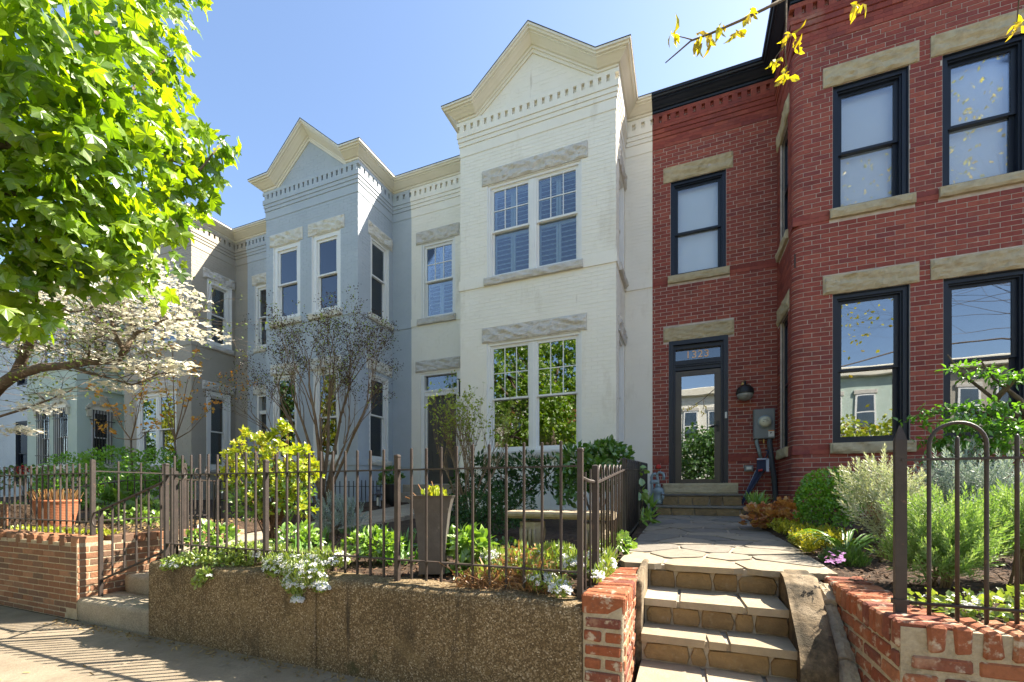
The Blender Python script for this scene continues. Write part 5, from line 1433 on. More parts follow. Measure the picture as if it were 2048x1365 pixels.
def flower_dome(n=14, seed=1):
    R = random.Random(seed); V, Fc = [], []
    for k in range(n):
        a = R.uniform(0, 6.28); r = .5 * math.sqrt(R.random()); x, y, z = r * math.cos(a), r * math.sin(a), .25 * (1 - (r / .5) ** 2)
        s_ = .16; t_ = R.uniform(0, 6.28); b = len(V)
        for q in range(4):
            A = t_ + q * math.pi / 2; V.append((x + s_ * math.cos(A), y + s_ * math.sin(A), z + (.03 if q % 2 else -.03)))
        Fc += [[b, b + 1, b + 2], [b, b + 2, b + 3]]
    return np.array(V), np.array(Fc)
def sprig(n=22, L=.38, w=.028, spread=.75, h=1.0, seed=1):
    """upright shoot: leaves up a stem, along +y"""
    R = random.Random(seed); V, Fc = [], []
    for k in range(n):
        f_ = (k + .5) / n; a = k * 2.4 + R.uniform(-.3, .3); l = L * (1 - .45 * f_) * R.uniform(.8, 1.15); up = .35 + .65 * f_
        d = np.array((math.cos(a) * spread * (1.1 - .6 * f_), up, math.sin(a) * spread * (1.1 - .6 * f_))); d /= np.linalg.norm(d)
        sd = np.array((-math.sin(a), 0, math.cos(a))) * w; p = np.array((0, f_ * h * .8, 0)); b = len(V)
        m = p + d * l * .55; e = p + d * l + np.array((0, .06 * l, 0))
        V += [tuple(p), tuple(m + sd), tuple(e), tuple(m - sd)]
        Fc += [[b, b + 1, b + 2], [b, b + 2, b + 3]]
    return np.array(V), np.array(Fc)

def norm(A): return A / np.maximum(1e-9, np.linalg.norm(A, axis=-1, keepdims=True))
def frames(tip, nrm, size):
    y = norm(tip); z = norm(nrm - y * np.sum(nrm * y, 1, keepdims=True)); x = np.cross(y, z)
    return np.stack([x, y, z], 2) * np.asarray(size)[:, None, None]
def rand_in(blobs, n, shell=.45, flat=None):
    B = np.array([(*b[:3], *(b[3:6] if len(b) >= 6 else (b[3],) * 3)) for b in blobs], float)
    w = B[:, 3] * B[:, 5] + B[:, 4] * B[:, 5]; k = rng.choice(len(B), n, p=w / w.sum())
    d = norm(rng.normal(size=(n, 3))); r = shell + (1 - shell) * rng.random(n) ** .6
    return B[k, :3] + d * r[:, None] * B[k, 3:6], d
def leafset(blobs, n, size, tip='out', up=.5, shell=.45, rnd=.6, zmin=None, var=.3):
    P, d = rand_in(blobs, n, shell)
    r1, r2 = rng.normal(size=(n, 3)), rng.normal(size=(n, 3)); U = np.array((0, 0, 1.0))
    if tip == 'out': T = d + r1 * rnd + U * up * .4; Nn = U * up + d * .4 + r2 * rnd
    elif tip == 'down': T = -U * .8 + d * .5 + r1 * rnd; Nn = U * up + d * .6 + r2 * rnd
    elif tip == 'up': T = U + d * .35 + r1 * rnd * .5; Nn = d + r2 * rnd
    else: T = r1; Nn = U * up + r2 * rnd
    S_ = size * (1 + var * rng.uniform(-1, 1, n))
    Mx = frames(T, Nn, S_)
    if zmin is not None:
        ok = P[:, 2] > zmin; P, Mx, S_ = P[ok], Mx[ok], S_[ok]
    return P, Mx, S_
def screen(P):
    x, y = P[:, 0], P[:, 1]; fwd = -x * sT + y * cT; rt = x * cT + y * sT
    fw = np.maximum(fwd, .05)
    return CX + F * rt / fw, HZ - F * (P[:, 2] - CZ) / fw, fwd
def leaves(t, tpl, sets, mat, solo_n=0, name='leaf', mass='foliage'):
    """sets = list of (P, M, size): the solo_n leaves that show largest become parts, the rest one mass"""
    P = np.concatenate([s[0] for s in sets]); Mx = np.concatenate([s[1] for s in sets]); Sz = np.concatenate([s[2] for s in sets])
    tp = tpl if isinstance(tpl, list) else [tpl]
    if solo_n:
        sx, sy, fw = screen(P); ok = (fw > .3) & (sx > -20) & (sx < 2068) & (sy > -20) & (sy < 1385)
        sc = np.where(ok, Sz / np.maximum(fw, .3), 0); idx = np.argsort(-sc)[:solo_n]; idx = idx[sc[idx] > 0]
        mes = [MB().add(V, Fc).mesh(name, mat) for V, Fc in tp]
        for i in idx: inst_part(name, mes[int(i) % len(mes)], t, P[i], Mx[i])
        keep = np.ones(len(P), bool); keep[idx] = False; P, Mx = P[keep], Mx[keep]
    mb = MB(); n = len(P); k = rng.integers(0, len(tp), n)
    for q, (V, Fc) in enumerate(tp): mb.inst(V, Fc, Mx[k == q], P[k == q])
    if mb.n: part(mass, mb, mat, t, kind='stuff')
def bl(px, py, Y, rpx, rpy=None, ry=None):
    c = onY(px, py, Y); s_ = depthY(px, Y) / F
    return (c.x, c.y, c.z, rpx * s_, ry if ry else rpx * s_, (rpy or rpx) * s_)
def grow(mb, p, d, L, r, depth, tips, R, split=(2, 3), spread=.5, up=.25, shrink=.72, segs=3, sides=5, taper=.62, wig=.12):
    P, rr = [p.copy()], [r]
    for k in range(segs):
        d = (d + Vector((R.uniform(-wig, wig), R.uniform(-wig, wig), R.uniform(-wig, wig) + up * .12))).normalized()
        p = p + d * L / segs; P.append(p.copy()); rr.append(r * (1 - (1 - taper) * (k + 1) / segs))
    mb.tube(P, rr, sides if r > .006 else 3, cap=r > .02)
    if depth == 0: tips.append((p, d)); return
    for k in range(R.randint(*split)):
        a = R.uniform(0, 6.28); q = d.orthogonal().normalized(); q.rotate(Matrix.Rotation(a, 3, d))
        grow(mb, p, (d + q * spread * R.uniform(.5, 1.2) + Vector((0, 0, up))).normalized(), L * shrink * R.uniform(.75, 1.2), rr[-1] * .8, depth - 1, tips, R, split, spread, up, shrink, segs, sides, taper, wig)
    if depth <= 2: tips.append((p, d))
def stems(t, base, blobs, mat, r=.008, n=None, name='stem'):
    mb = MB(); R = random.Random(int(base[0] * 100) & 255); b = Vector(base)
    for k in range(n or len(blobs)):
        q = blobs[k % len(blobs)]; e = Vector(q[:3]) + Vector((R.uniform(-1, 1) * q[3] * .6, R.uniform(-.6, .6) * q[3], R.uniform(-.2, .5) * q[3]))
        s_ = b + Vector((R.uniform(-.05, .05), R.uniform(-.05, .05), 0)); m = s_.lerp(e, .5) + Vector((R.uniform(-.05, .05), R.uniform(-.05, .05), .08))
        mb.tube([s_, s_.lerp(m, .5) + Vector((0, 0, .02)), m, e], [r, r * .9, r * .7, r * .35], 5)
    part(name, mb, mat, t)
def bush(name, label, cat, base, blobs, n, tpl, size, mat, solo=0, bark='bark', sr=.008, group=None, sn=None, **kw):
    t = thing(name, label, cat, base, group)
    leaves(t, tpl, [leafset(blobs, n, size, zmin=base[2] + .005, **kw)], M[mat] if isinstance(mat, str) else mat, solo)
    stems(t, base, blobs, M[bark], sr, sn)
    return t

# ------------------------------------------------------------------ street maple at the left
t = thing('maple_tree', 'street maple with big bright yellow green leaves hanging in from the left', 'tree', (-4.3, .1, 0))
lim = MB()
lim.tube([(-4.3, .1, -.1), (-4.3, .1, .3), (-4.32, .08, 1.2), (-4.4, .05, 2.2), (-4.45, .05, 3.0), (-4.6, -.05, 3.8), (-4.9, -.3, 4.8), (-5.0, -.6, 6.2)], [.22, .17, .15, .14, .125, .085, .06, .025], 14)
part('trunk', lim, M['bark'], t, smooth=True)
def limb(pts, r0, r1, n=7, name='branch', mat='bark', root=None):
    k = len(pts); part(name, MB().tube(pts, [r0 + (r1 - r0) * i / (k - 1) for i in range(k)], n), M[mat], root, smooth=True)
A = lambda px, py, tt: atT(px, py, tt)
limb([(-4.45, .05, 2.9), A(-420, 420, 3.0), A(-120, 300, 3.0), A(0, 285, 3.0), A(45, 300, 3.1), A(110, 330, 3.3), A(200, 385, 3.5), A(230, 505, 3.6)], .06, .006, root=t)
limb([(-4.45, .05, 2.7), A(-300, 330, 2.8), A(-60, 365, 3.0), A(60, 400, 3.2), A(150, 450, 3.4), A(205, 500, 3.6)], .05, .006, root=t)
limb([(-4.45, .05, 3.0), A(-350, 150, 3.1), A(-60, 140, 3.1), A(60, 165, 3.2), A(160, 215, 3.4), A(290, 300, 3.8), A(400, 340, 4.1), A(440, 290, 4.2)], .06, .005, root=t)
limb([A(160, 215, 3.4), A(250, 190, 4.0), A(300, 150, 4.6), A(340, 110, 5.2)], .018, .005, root=t)
limb([(-4.45, .05, 3.0), A(-300, -100, 3.2), A(-40, 20, 3.1), A(100, 60, 3.2), A(220, 70, 3.8), A(300, 40, 4.6)], .06, .006, root=t)
limb([A(45, 300, 3.1), A(60, 420, 3.2), A(80, 520, 3.3), A(70, 640, 3.3)], .016, .005, root=t)
limb([A(200, 385, 3.5), A(280, 440, 3.8), A(300, 520, 4.0), A(300, 590, 4.0)], .014, .004, root=t)
limb([(-4.4, .05, 2.6), (-5.2, -.6, 4.2), (-5.8, -1.0, 6.0)], .09, .03, root=t); limb([(-4.45, .05, 3.0), (-4.6, -.6, 5.0), (-4.4, -1.2, 7)], .08, .03, root=t); limb([(-4.45, .05, 3.0), (-6, -.2, 4.6), (-7.6, .2, 6.4)], .08, .03, root=t)
bb = []
for (px, py, tt, r) in ((60, 50, 2.7, .42), (190, 80, 3.1, .40), (280, 30, 4.4, .46), (310, 100, 5.2, .40), (325, 190, 5.4, .36), (120, 200, 2.9, .42), (225, 235, 3.3, .42), (310, 285, 3.8, .36), (405, 300, 4.2, .26), (445, 285, 4.2, .14), (395, 355, 4.3, .28), (40, 320, 3.0, .46), (150, 370, 3.2, .45), (255, 390, 3.6, .42), (345, 410, 4.3, .34),
                        (60, 450, 3.2, .46), (175, 480, 3.4, .42), (265, 480, 3.9, .38), (300, 560, 4.0, .2), (60, 545, 3.3, .28), (70, 630, 3.3, .16), (150, 545, 3.4, .2), (10, 600, 3.1, .2), (245, 540, 3.6, .16), (-60, 120, 3.0, .55), (-80, 420, 3.0, .55), (60, -110, 3.1, .5), (230, -90, 3.8, .5), (330, -60, 4.8, .4)):
    c = A(px, py, tt); bb.append((*c, r, r, r))
mt = [maple_tpl(.22, .10), maple_tpl(.45, .25), maple_tpl(.08, .32)]
s1 = leafset(bb, 2900, .112, 'down', up=.7, shell=.15, rnd=.6, var=.5)
far = [(-3.9, -1.0, 3.5, 1.0), (-5.0, -.9, 3.3, 1.1), (-6.2, -.7, 3.4, 1.1), (-7.3, -.4, 4.0, 1.1), (-3.8, -1.2, 5.2, 1.15), (-5.1, -1.0, 5.0, 1.25), (-6.5, -.8, 5.3, 1.25), (-4.2, -1.2, 6.8, 1.2), (-5.6, -1.0, 6.9, 1.3), (-7.4, -.2, 6.2, 1.4), (-8.8, .2, 6.0, 1.3), (-6.4, -1.6, 8.2, 1.4)]
s2 = leafset(far, 8000, .16, 'down', up=.7, shell=.1, rnd=.5)
leaves(t, mt, [s1, s2], M['maple_leaf'], 300)

# ------------------------------------------------------------------ flowering dogwood in front of the left houses
t = thing('dogwood_tree', 'white flowering dogwood with dark crooked limbs in front of the left houses', 'tree', onY(-95, 1050, 3.55))
D = lambda px, py, Y=4.8: onY(px, py, Y - 1.25)
DL = [([(-95, 1030), (-80, 900), (-45, 820), (0, 772), (32, 750)], .17, .10, 4.8), ([(32, 750), (46, 715), (62, 682), (85, 635), (103, 605), (120, 575)], .10, .035, 4.8), ([(32, 750), (60, 742), (85, 735), (132, 732), (176, 724), (234, 723), (249, 702), (258, 688), (271, 668)], .095, .035, 4.7),
      ([(249, 702), (235, 680), (226, 660), (222, 630), (215, 600)], .04, .014, 4.6), ([(271, 668), (262, 648), (250, 620), (248, 590)], .03, .01, 4.6), ([(271, 668), (300, 655), (330, 640), (365, 640), (400, 660)], .028, .008, 4.6), ([(147, 735), (185, 748), (220, 757), (264, 770), (300, 760)], .030, .008, 4.6), ([(240, 728), (275, 738), (308, 750), (350, 745)], .022, .007, 4.6),
      ([(-60, 850), (0, 833), (59, 815), (103, 798), (145, 780)], .03, .008, 4.5), ([(62, 682), (110, 700), (140, 690)], .02, .008, 4.7), ([(176, 724), (180, 690), (200, 670), (205, 640)], .02, .007, 4.7), ([(46, 715), (35, 690), (20, 660), (18, 630)], .02, .007, 4.8), ([(103, 605), (140, 625), (175, 620), (215, 600)], .022, .008, 4.6), ([(0, 690), (30, 700), (46, 715)], .012, .012, 4.8)]
mb = MB(); pts = []
R = random.Random(9)
for P, r0, r1, Y in DL:
    r0, r1 = r0 * .76, r1 * .76
    Q = [D(x, y, Y + R.uniform(-.08, .08)) for x, y in P]
    k = len(Q); rr_ = [r0 + (r1 - r0) * i / (k - 1) for i in range(k)]
    part('branch' if r0 < .11 else 'trunk', MB().tube(Q, rr_, 9), M['bark'], t, smooth=True)
    for i in range(k - 1):
        if P[i + 1][1] < 800: pts += [Q[i].lerp(Q[i + 1], f_) for f_ in (.25, .75)]
tips = []
for p in pts:
    for k in range(3):
        d = Vector((R.uniform(-1, 1), R.uniform(-1, .8), R.uniform(-.1, .5))).normalized()
        grow(mb, p, d, R.uniform(.22, .45), .0055, 2, tips, R, (2, 2), .6, .05, .75, 3, 4)
part('twigs', mb, M['bark'], t, kind='stuff')
fb_ = [bl(a[0], a[1], a[2] - 1.25, *a[3:]) for a in ((20, 650, 4.9, 45, 22, .5), (80, 615, 4.8, 60, 26, .6), (150, 600, 4.7, 60, 30, .6), (215, 610, 4.6, 60, 34, .6), (270, 580, 4.8, 55, 34, .6), (300, 620, 4.6, 55, 30, .5), (345, 650, 4.6, 50, 26, .5), (395, 662, 4.5, 38, 18, .4), (290, 670, 4.6, 55, 24, .5), (230, 680, 4.7, 60, 24, .5), (150, 660, 4.8, 60, 24, .5), (170, 705, 4.7, 70, 14, .4), (60, 695, 4.8, 60, 14, .4), (350, 590, 5.0, 40, 36, .5), (300, 540, 5.0, 60, 30, .5), (110, 560, 5, 80, 30, .5), (30, 585, 5, 50, 40, .5),
                        (270, 735, 4.5, 60, 16, .4), (220, 770, 4.4, 40, 14, .3), (350, 735, 4.4, 40, 18, .3), (70, 815, 4.4, 60, 12, .3), (40, 860, 4.3, 50, 14, .3), (120, 790, 4.4, 30, 8, .2))]
dense, sparse = fb_[:17], fb_[17:]
def flatset(blobs, n, size):
    P, d = rand_in(blobs, n, .1); U = np.array((0, 0, 1.0)); r = rng.normal(size=(n, 3))
    return P, frames(rng.normal(size=(n, 3)) * np.array((1, 1, .15)), U + r * .45 + np.array((0, -.35, 0)), size * (1 + .3 * rng.uniform(-1, 1, n))), np.full(n, size)
leaves(t, petal4(), [flatset(dense, 3100, .076), flatset(sparse, 560, .070)], M['dogwood_petal'], 0, mass='blossoms')
tp_ = np.array([p for p, d in tips]); k = len(tp_)
leaves(t, small_oval(.3), [(tp_, frames(rng.normal(size=(k, 3)), rng.normal(size=(k, 3)) + (0, 0, 1), np.full(k, .05)), np.full(k, .05))], M['dogwood_leaf'])

# ------------------------------------------------------------------ crape myrtle in front of the blue house
b0 = onY(648, 1035, 6.3); b0.z = .84
t = thing('crape_myrtle', 'bare many stemmed crape myrtle with dark seed heads before the blue house', 'tree', b0)
mb, tips = MB(), []
R = random.Random(5)
for i, (px, py, r) in enumerate(((560, 800, .030), (585, 790, .028), (618, 770, .032), (660, 760, .032), (700, 770, .030), (735, 810, .026), (530, 850, .022), (640, 830, .024), (700, 850, .022))):
    e = onY(px, py, 6.3 + R.uniform(-.5, .5)); m = b0.lerp(e, .45) + Vector((R.uniform(-.05, .05), 0, .12)); s_ = b0 + Vector((R.uniform(-.08, .08), R.uniform(-.08, .08), 0))
    part('trunk', MB().tube([s_, s_.lerp(m, .5), m, m.lerp(e, .5) + Vector((R.uniform(-.05, .05), 0, 0)), e], [r * 1.25, r * 1.1, r, r * .8, r * .6], 8), M['tan_bark'], t, smooth=True)
    d = (e - m).normalized()
    for k in range(5): grow(mb, m.lerp(e, .4 + .15 * k), (d + Vector((R.uniform(-.6, .6), R.uniform(-.5, .5), .2))).normalized(), R.uniform(.36, .56), r * .5, 4, tips, R, (2, 3), .42, .18, .78, 3, 4)
part('twigs', mb, M['tan_bark'], t, kind='stuff')
seeds_, buds = [], []
for p, d in tips:
    hi = p.z > 2.7
    for k in range(3 if hi else 1):
        (seeds_ if hi and R.random() < .8 else buds).append(p + Vector((R.uniform(-.05, .05), R.uniform(-.05, .05), R.uniform(-.07, .05))))
def speck(Ps, size, tpl, mat, mass):
    A_ = np.array([tuple(p) for p in Ps]); k = len(A_)
    leaves(t, tpl, [(A_, frames(rng.normal(size=(k, 3)), rng.normal(size=(k, 3)), size * (1 + .4 * rng.uniform(-1, 1, k))), np.full(k, size))], M[mat], mass=mass)
octa = (np.array([(.5, 0, 0), (-.5, 0, 0), (0, .5, 0), (0, -.5, 0), (0, 0, .5), (0, 0, -.5)]), np.array([[0, 2, 4], [2, 1, 4], [1, 3, 4], [3, 0, 4], [2, 0, 5], [1, 2, 5], [3, 1, 5], [0, 3, 5]]))
speck(seeds_, .020, octa, 'seed_brown', 'seed_heads'); speck(buds, .038, small_oval(.25), 'bud_leaf', 'buds')
ob_ = [p for p, d in tips if p.x < onY(500, 700, 6.3).x][:40]
if ob_: speck([p + Vector((R.uniform(-.05, .05), 0, R.uniform(-.05, .05))) for p in ob_ for k in range(3)], .05, small_oval(.3), 'orange_bud', 'young_leaves')

# small orange-budded saplings in the left garden
for (px, Y, tops, lab) in ((262, 5.6, [(215, 800), (235, 830), (275, 810), (300, 860), (205, 860), (285, 780)], 'thin young tree with orange new leaves before the teal house'), (350, 5.8, [(325, 730), (345, 700), (375, 760), (395, 740), (410, 830), (325, 800)], 'thin young tree with orange tips before the taupe house')):
    b0 = onY(px, 1010, Y); b0.z = .9
    t = thing('sapling', lab, 'tree', b0, 'young trees in the left garden'); mb, tips = MB(), []; R = random.Random(px)
    top = onY(px, 880, Y); part('trunk', MB().tube([b0, b0.lerp(top, .5) + Vector((.04, 0, 0)), top], [.028, .022, .016], 7), M['bark'], t, smooth=True)
    for (qx, qy) in tops:
        e = onY(qx, qy, Y + R.uniform(-.3, .3)); m = top.lerp(e, .5) + Vector((0, 0, -.08))
        mb.tube([top, m, e], [.013, .009, .005], 5)
        for f_ in (.4, .65, .9, 1): grow(mb, top.lerp(e, f_), (e - m + Vector((R.uniform(-.4, .4), R.uniform(-.4, .4), .2))).normalized(), R.uniform(.15, .3), .004, 1, tips, R, (2, 2), .6, .15, .7, 2, 3)
    part('twigs', mb, M['tan_bark'], t, kind='stuff')
    speck([p + Vector((R.uniform(-.06, .06), R.uniform(-.06, .06), R.uniform(-.05, .05))) for p, d in tips for k in range(3)], .075, small_oval(.34), 'orange_bud', 'young_leaves')

# ------------------------------------------------------------------ white house garden
def gzp(px, py0, Y):
    c = onY(px, py0, Y); return Vector((c.x, c.y, gz(c.x, c.y)))
yb = [bl(475, 905, 3.35, 20, 20), bl(460, 930, 3.3, 16, 22), bl(510, 885, 3.35, 26, 20), bl(568, 872, 3.35, 16, 18), bl(545, 905, 3.3, 32, 24), bl(597, 920, 3.35, 22, 22), bl(622, 945, 3.4, 14, 18), bl(535, 945, 3.25, 48, 34), bl(590, 968, 3.3, 34, 34), bl(490, 965, 3.25, 28, 30), bl(545, 1000, 3.25, 44, 36), bl(600, 1010, 3.3, 24, 26)]
def rosette(n=9, seed=1):
    R = random.Random(seed); V, Fc = [], []
    O, Q = oval(.30, .08, .12)
    for k in range(n):
        a = k * 2.4 + R.uniform(-.3, .3); el = .25 + 1.0 * k / n; L_ = R.uniform(.75, 1.1) * (1 - .25 * k / n)
        y = np.array((math.cos(a) * math.cos(el), math.sin(el), math.sin(a) * math.cos(el))); u = np.array((0, 1.0, 0)); z = u - y * y.dot(u); z /= np.linalg.norm(z); x = np.cross(y, z)
        b = len(V); V += [tuple(p) for p in (O @ np.stack([x, y, z]) * L_ + np.array((0, k / n * .8, 0)))]; Fc += [[b + q for q in f] for f in Q]
    return np.array(V), np.array(Fc)
t = thing('golden_shrub', 'sunlit shrub with glossy yellow new leaves behind the left of the long fence', 'shrub', gzp(545, 1000, 3.3))
yb2 = yb + [bl(478, 885, 3.35, 9, 12), bl(500, 868, 3.35, 10, 10), bl(520, 868, 3.35, 8, 10), bl(572, 858, 3.35, 9, 9), bl(552, 880, 3.3, 8, 12), bl(632, 935, 3.4, 10, 10), bl(448, 925, 3.3, 10, 10), bl(440, 950, 3.3, 8, 8)]
P, d = rand_in(yb2, 330, .45); k = len(P); d = norm(d + np.array((0, 0, .9)) + rng.normal(size=(k, 3)) * .3); sz = .062 * (1 + .35 * rng.uniform(-1, 1, k))
leaves(t, [rosette(9, 1), rosette(7, 2), rosette(11, 3)], [(P, frames(d, rng.normal(size=(k, 3)), sz), sz)], M['yellow_leaf'], 0, mass='young_leaves')
leaves(t, [oval(.28, .07, .2)], [leafset([bl(540, 960, 3.3, 50, 34), bl(510, 1010, 3.25, 52, 34), bl(590, 1000, 3.3, 40, 34), bl(480, 985, 3.2, 26, 26)], 700, .06, 'out', up=.9, shell=.2)], M['bright_leaf'], 60)
stems(t, gzp(545, 1000, 3.3), yb2, M['red_bark'], .008, 30)
lb_ = [bl(910, 860, 5.5, 34, 34), bl(960, 858, 5.5, 36, 32), bl(888, 890, 5.5, 22, 36), bl(988, 885, 5.6, 22, 36), bl(938, 905, 5.5, 50, 40)]
b0 = gzp(935, 990, 5.5)
t = thing('lilac', 'sparse budding lilac with pale twiggy stems before the charcoal door', 'shrub', b0); mb, tips = MB(), []; R = random.Random(3)
for i in range(11):
    e = Vector(lb_[i % 5][:3]) + Vector((R.uniform(-.25, .25), R.uniform(-.2, .2), R.uniform(-.1, .1))); s_ = b0 + Vector((R.uniform(-.12, .12), R.uniform(-.1, .1), 0)); m = s_.lerp(e, .5) + Vector((R.uniform(-.03, .03), 0, .05))
    part('stem', MB().tube([s_, m, s_.lerp(e, .75)], [.016, .012, .008], 6), M['tan_bark'], t, smooth=True)
    for k in range(7): grow(mb, m.lerp(e, .12 * k), ((e - m).normalized() + Vector((R.uniform(-.4, .4), R.uniform(-.4, .4), .25))).normalized(), R.uniform(.22, .36), .006, 3, tips, R, (2, 2), .34, .3, .8, 2, 4)
part('twigs', mb, M['tan_bark'], t, kind='stuff')
speck([p + Vector((R.uniform(-.02, .02), R.uniform(-.02, .02), R.uniform(-.03, .03))) for p, d in tips if R.random() < .62 for k in range(2)], .042, small_oval(.32), 'bud_leaf', 'buds')

hb_ = [bl(905, 1020, 4.6, 28, 32), bl(950, 1015, 4.6, 36, 34), bl(1000, 1015, 4.7, 34, 34), bl(1045, 1012, 4.7, 26, 32), bl(975, 1040, 4.5, 70, 25)]
bush('box_hedge', 'dark clipped low hedge behind the carved stone bench', 'hedge', gzp(970, 1000, 4.6), hb_, 5200, small_oval(.32), .030, 'dark_leaf', shell=.7, rnd=.8)
nb = [bl(1000, 950, 6.2, 34, 40), bl(960, 940, 6.3, 24, 34), bl(1050, 945, 6.2, 38, 42), bl(1095, 950, 6.0, 34, 40), bl(930, 970, 6.3, 30, 30), bl(1010, 990, 6.0, 60, 22)]
bush('nandina', 'loose dark green shrub below the white house lower window', 'shrub', gzp(1010, 1000, 6.2), nb, 1700, [oval(.2, .05, .1)], .085, 'dark_leaf', 30, 'red_bark', .010, sn=14, tip='out', shell=.25)
ab = [bl(1150, 930, 5.4, 32, 40), bl(1195, 915, 5.6, 34, 30), bl(1235, 925, 5.6, 28, 30), bl(1215, 900, 5.8, 30, 18), bl(1135, 975, 5.2, 22, 40), bl(1190, 950, 5.4, 40, 36)]
bush('azalea', 'leafy mid green shrub with dark top right of the white house window', 'shrub', gzp(1190, 1010, 5.5), ab, 1500, [oval(.3, .05, .1)], .085, 'green_leaf', 50, 'bark', .010, sn=10, tip='out', shell=.35)
for (px, py, Y, rp, rq, lab, n_) in ((595, 1075, 2.95, 46, 40, 'bright green leafy perennial clump below the golden shrub', 260), (745, 1085, 2.85, 58, 34, 'broad bright green perennial clump left of the tall planter', 330), (935, 1088, 2.8, 48, 34, 'bright green hosta like clump between planter and bench', 200), (425, 1075, 2.7, 50, 40, 'pale green clump at the left end of the long fence', 240)):
    base = gzp(px, py, Y); B_ = [bl(px, py, Y, rp * .75, rq * .7), bl(px - rp * .5, py + 8, Y, rp * .5, rq * .6), bl(px + rp * .5, py + 8, Y + .05, rp * .5, rq * .6)]
    bush('perennial', lab, 'plant', base, B_, n_, [oval(.34, .07, .22), oval(.28, .10, .10)], .085 if px == 935 else .062, 'bright_leaf', 60, 'tan_bark', .004, 'leafy clumps along the iron fence', 10, tip='out', up=1.0, rnd=.45, shell=.4)
gb_ = [bl(672, 1035, 4.3, 30, 34), bl(700, 1040, 4.4, 24, 30), bl(650, 1050, 4.3, 20, 24)]
def sprigbush(name, label, base, blobs, n, size, mat, tpl=None, group=None, up=1.1, shell=.3, wood=True):
    t = thing(name, label, 'plant', base, group)
    tp2 = tpl or [sprig(24, .30, .026, .8, 1.25, s_) for s_ in (1, 2, 3)]
    P, d = rand_in(blobs, n, shell); d = norm(d * .9 + np.array((0, 0, up)) + rng.normal(size=(n, 3)) * .25)
    ok = P[:, 2] > base[2] + .01; P, d = P[ok], d[ok]; k = len(P); sz = size * (1 + .3 * rng.uniform(-1, 1, k))
    leaves(t, tp2, [(P, frames(d, rng.normal(size=(k, 3)), sz), sz)], M[mat], mass='foliage')
    if wood: stems(t, base, blobs, M['tan_bark'], .006, 14)
    return t
sprigbush('lavender', 'grey green lavender mound behind the left long fence', gzp(672, 1060, 4.3), gb_, 260, .15, 'lavender_grey')

gcv = [(x, y, gz(x, y) + .02, .22, .2, .05) for x, y in ((-3.6, 3.4), (-3.2, 3.9), (-2.6, 3.5), (-2.2, 3.0), (-3.0, 2.8), (-1.9, 3.6), (-2.4, 4.1), (-1.1, 3.05), (-1.4, 2.75), (-.8, 3.0), (-3.5, 2.9), (-1.6, 3.9), (-3.9, 4.4), (-2.9, 4.6))]
t = thing('ground_cover', 'low green ground cover between the clumps in the white house garden', 'plant', (-2.4, 3.4, .68))
leaves(t, [oval(.34, .06, .15)], [leafset(gcv, 1500, .05, 'out', up=1.1, shell=.2)], M['green_leaf']); leaves(t, needle(.1), [leafset(gcv[:8], 260, .16, 'up', up=.6, shell=.1, rnd=.4)], M['blade'], mass='blades')
# planter shoots
t = thing('planter_shoots', 'yellow green shoots with pale stalks growing in the tall planter', 'plant', (pcx, pcy, 1.13))
leaves(t, [oval(.3, .08, .1)], [leafset([(pcx + .02, pcy, 1.18, .085, .085, .05)], 130, .05, 'up', up=1, shell=.2)], M['yellow_leaf'], 40)
mb = MB()
for (dx, dz, lean) in ((-.09, .10, -.07), (-.05, .15, -.05), (.0, .13, .0), (.04, .17, -.03), (-.11, .06, -.1), (.10, .05, .06)):
    mb.tube([(pcx + dx * .7, pcy - .03, 1.13), (pcx + dx + lean * .4, pcy - .03, 1.13 + dz * .6), (pcx + dx + lean, pcy - .04, 1.13 + dz)], [.006, .005, .004], 5)
part('stalks', mb, M['dry_leaf'], t, kind='stuff')
bush('pot_plant', 'dark leafy plant growing in the black pot by the door', 'plant', (blackpot[1], 7.3, 1.36), [(blackpot[1], 7.3, 1.55, .2, .2, .17), (blackpot[1] - .1, 7.25, 1.42, .16, .15, .1)], 260, oval(.32), .085, 'green_leaf', 20, 'bark', .005)

# candytuft, dry fern and ground cover along the wall top
def mat_plant(name, label, base, blobs, n, tpl, size, mat, flowers=0, fsize=.03, fmat='white_petal', fblobs=None, cat='plant', fl_up=.75, **kw):
    t = thing(name, label, cat, base)
    leaves(t, tpl, [leafset(blobs, n, size, **kw)], M[mat])
    if flowers:
        P, d = rand_in(fblobs or blobs, flowers, .88); d[:, 2] = np.abs(d[:, 2]) * .7; d[:, 1] = np.where(rng.random(len(d)) < .7, -np.abs(d[:, 1]), d[:, 1])
        B = np.array([(*b[:3], *b[3:6]) for b in (fblobs or blobs)]); k = rng.choice(len(B), len(P)); d = norm(d); P = B[k, :3] + d * B[k, 3:6] * 1.02
        n_ = len(P); sz = fsize * (1 + .35 * rng.uniform(-1, 1, n_)); nn_ = norm(d * .6 + np.array((0, -.25, fl_up)) + rng.normal(size=(n_, 3)) * .2)
        leaves(t, [flower_dome(16, s_) for s_ in (1, 2, 3)], [(P, frames(np.cross(nn_, rng.normal(size=(n_, 3))), nn_, sz), sz)], M[fmat], mass='flower_heads')
    return t
def wb(px, py, Y, rx, rz, ry=.12):
    c = onY(px, py, Y); return (c.x, c.y, c.z, rx, ry, rz)
cb = [wb(600, 1125, 2.42, .34, .075, .14), wb(560, 1140, 2.34, .14, .09, .08), wb(610, 1150, 2.28, .17, .09, .07), wb(590, 1170, 2.26, .10, .08, .05), wb(655, 1120, 2.45, .20, .07, .12), wb(545, 1110, 2.5, .2, .07, .1), wb(640, 1175, 2.25, .07, .04, .03), wb(595, 1200, 2.25, .03, .03, .03)]
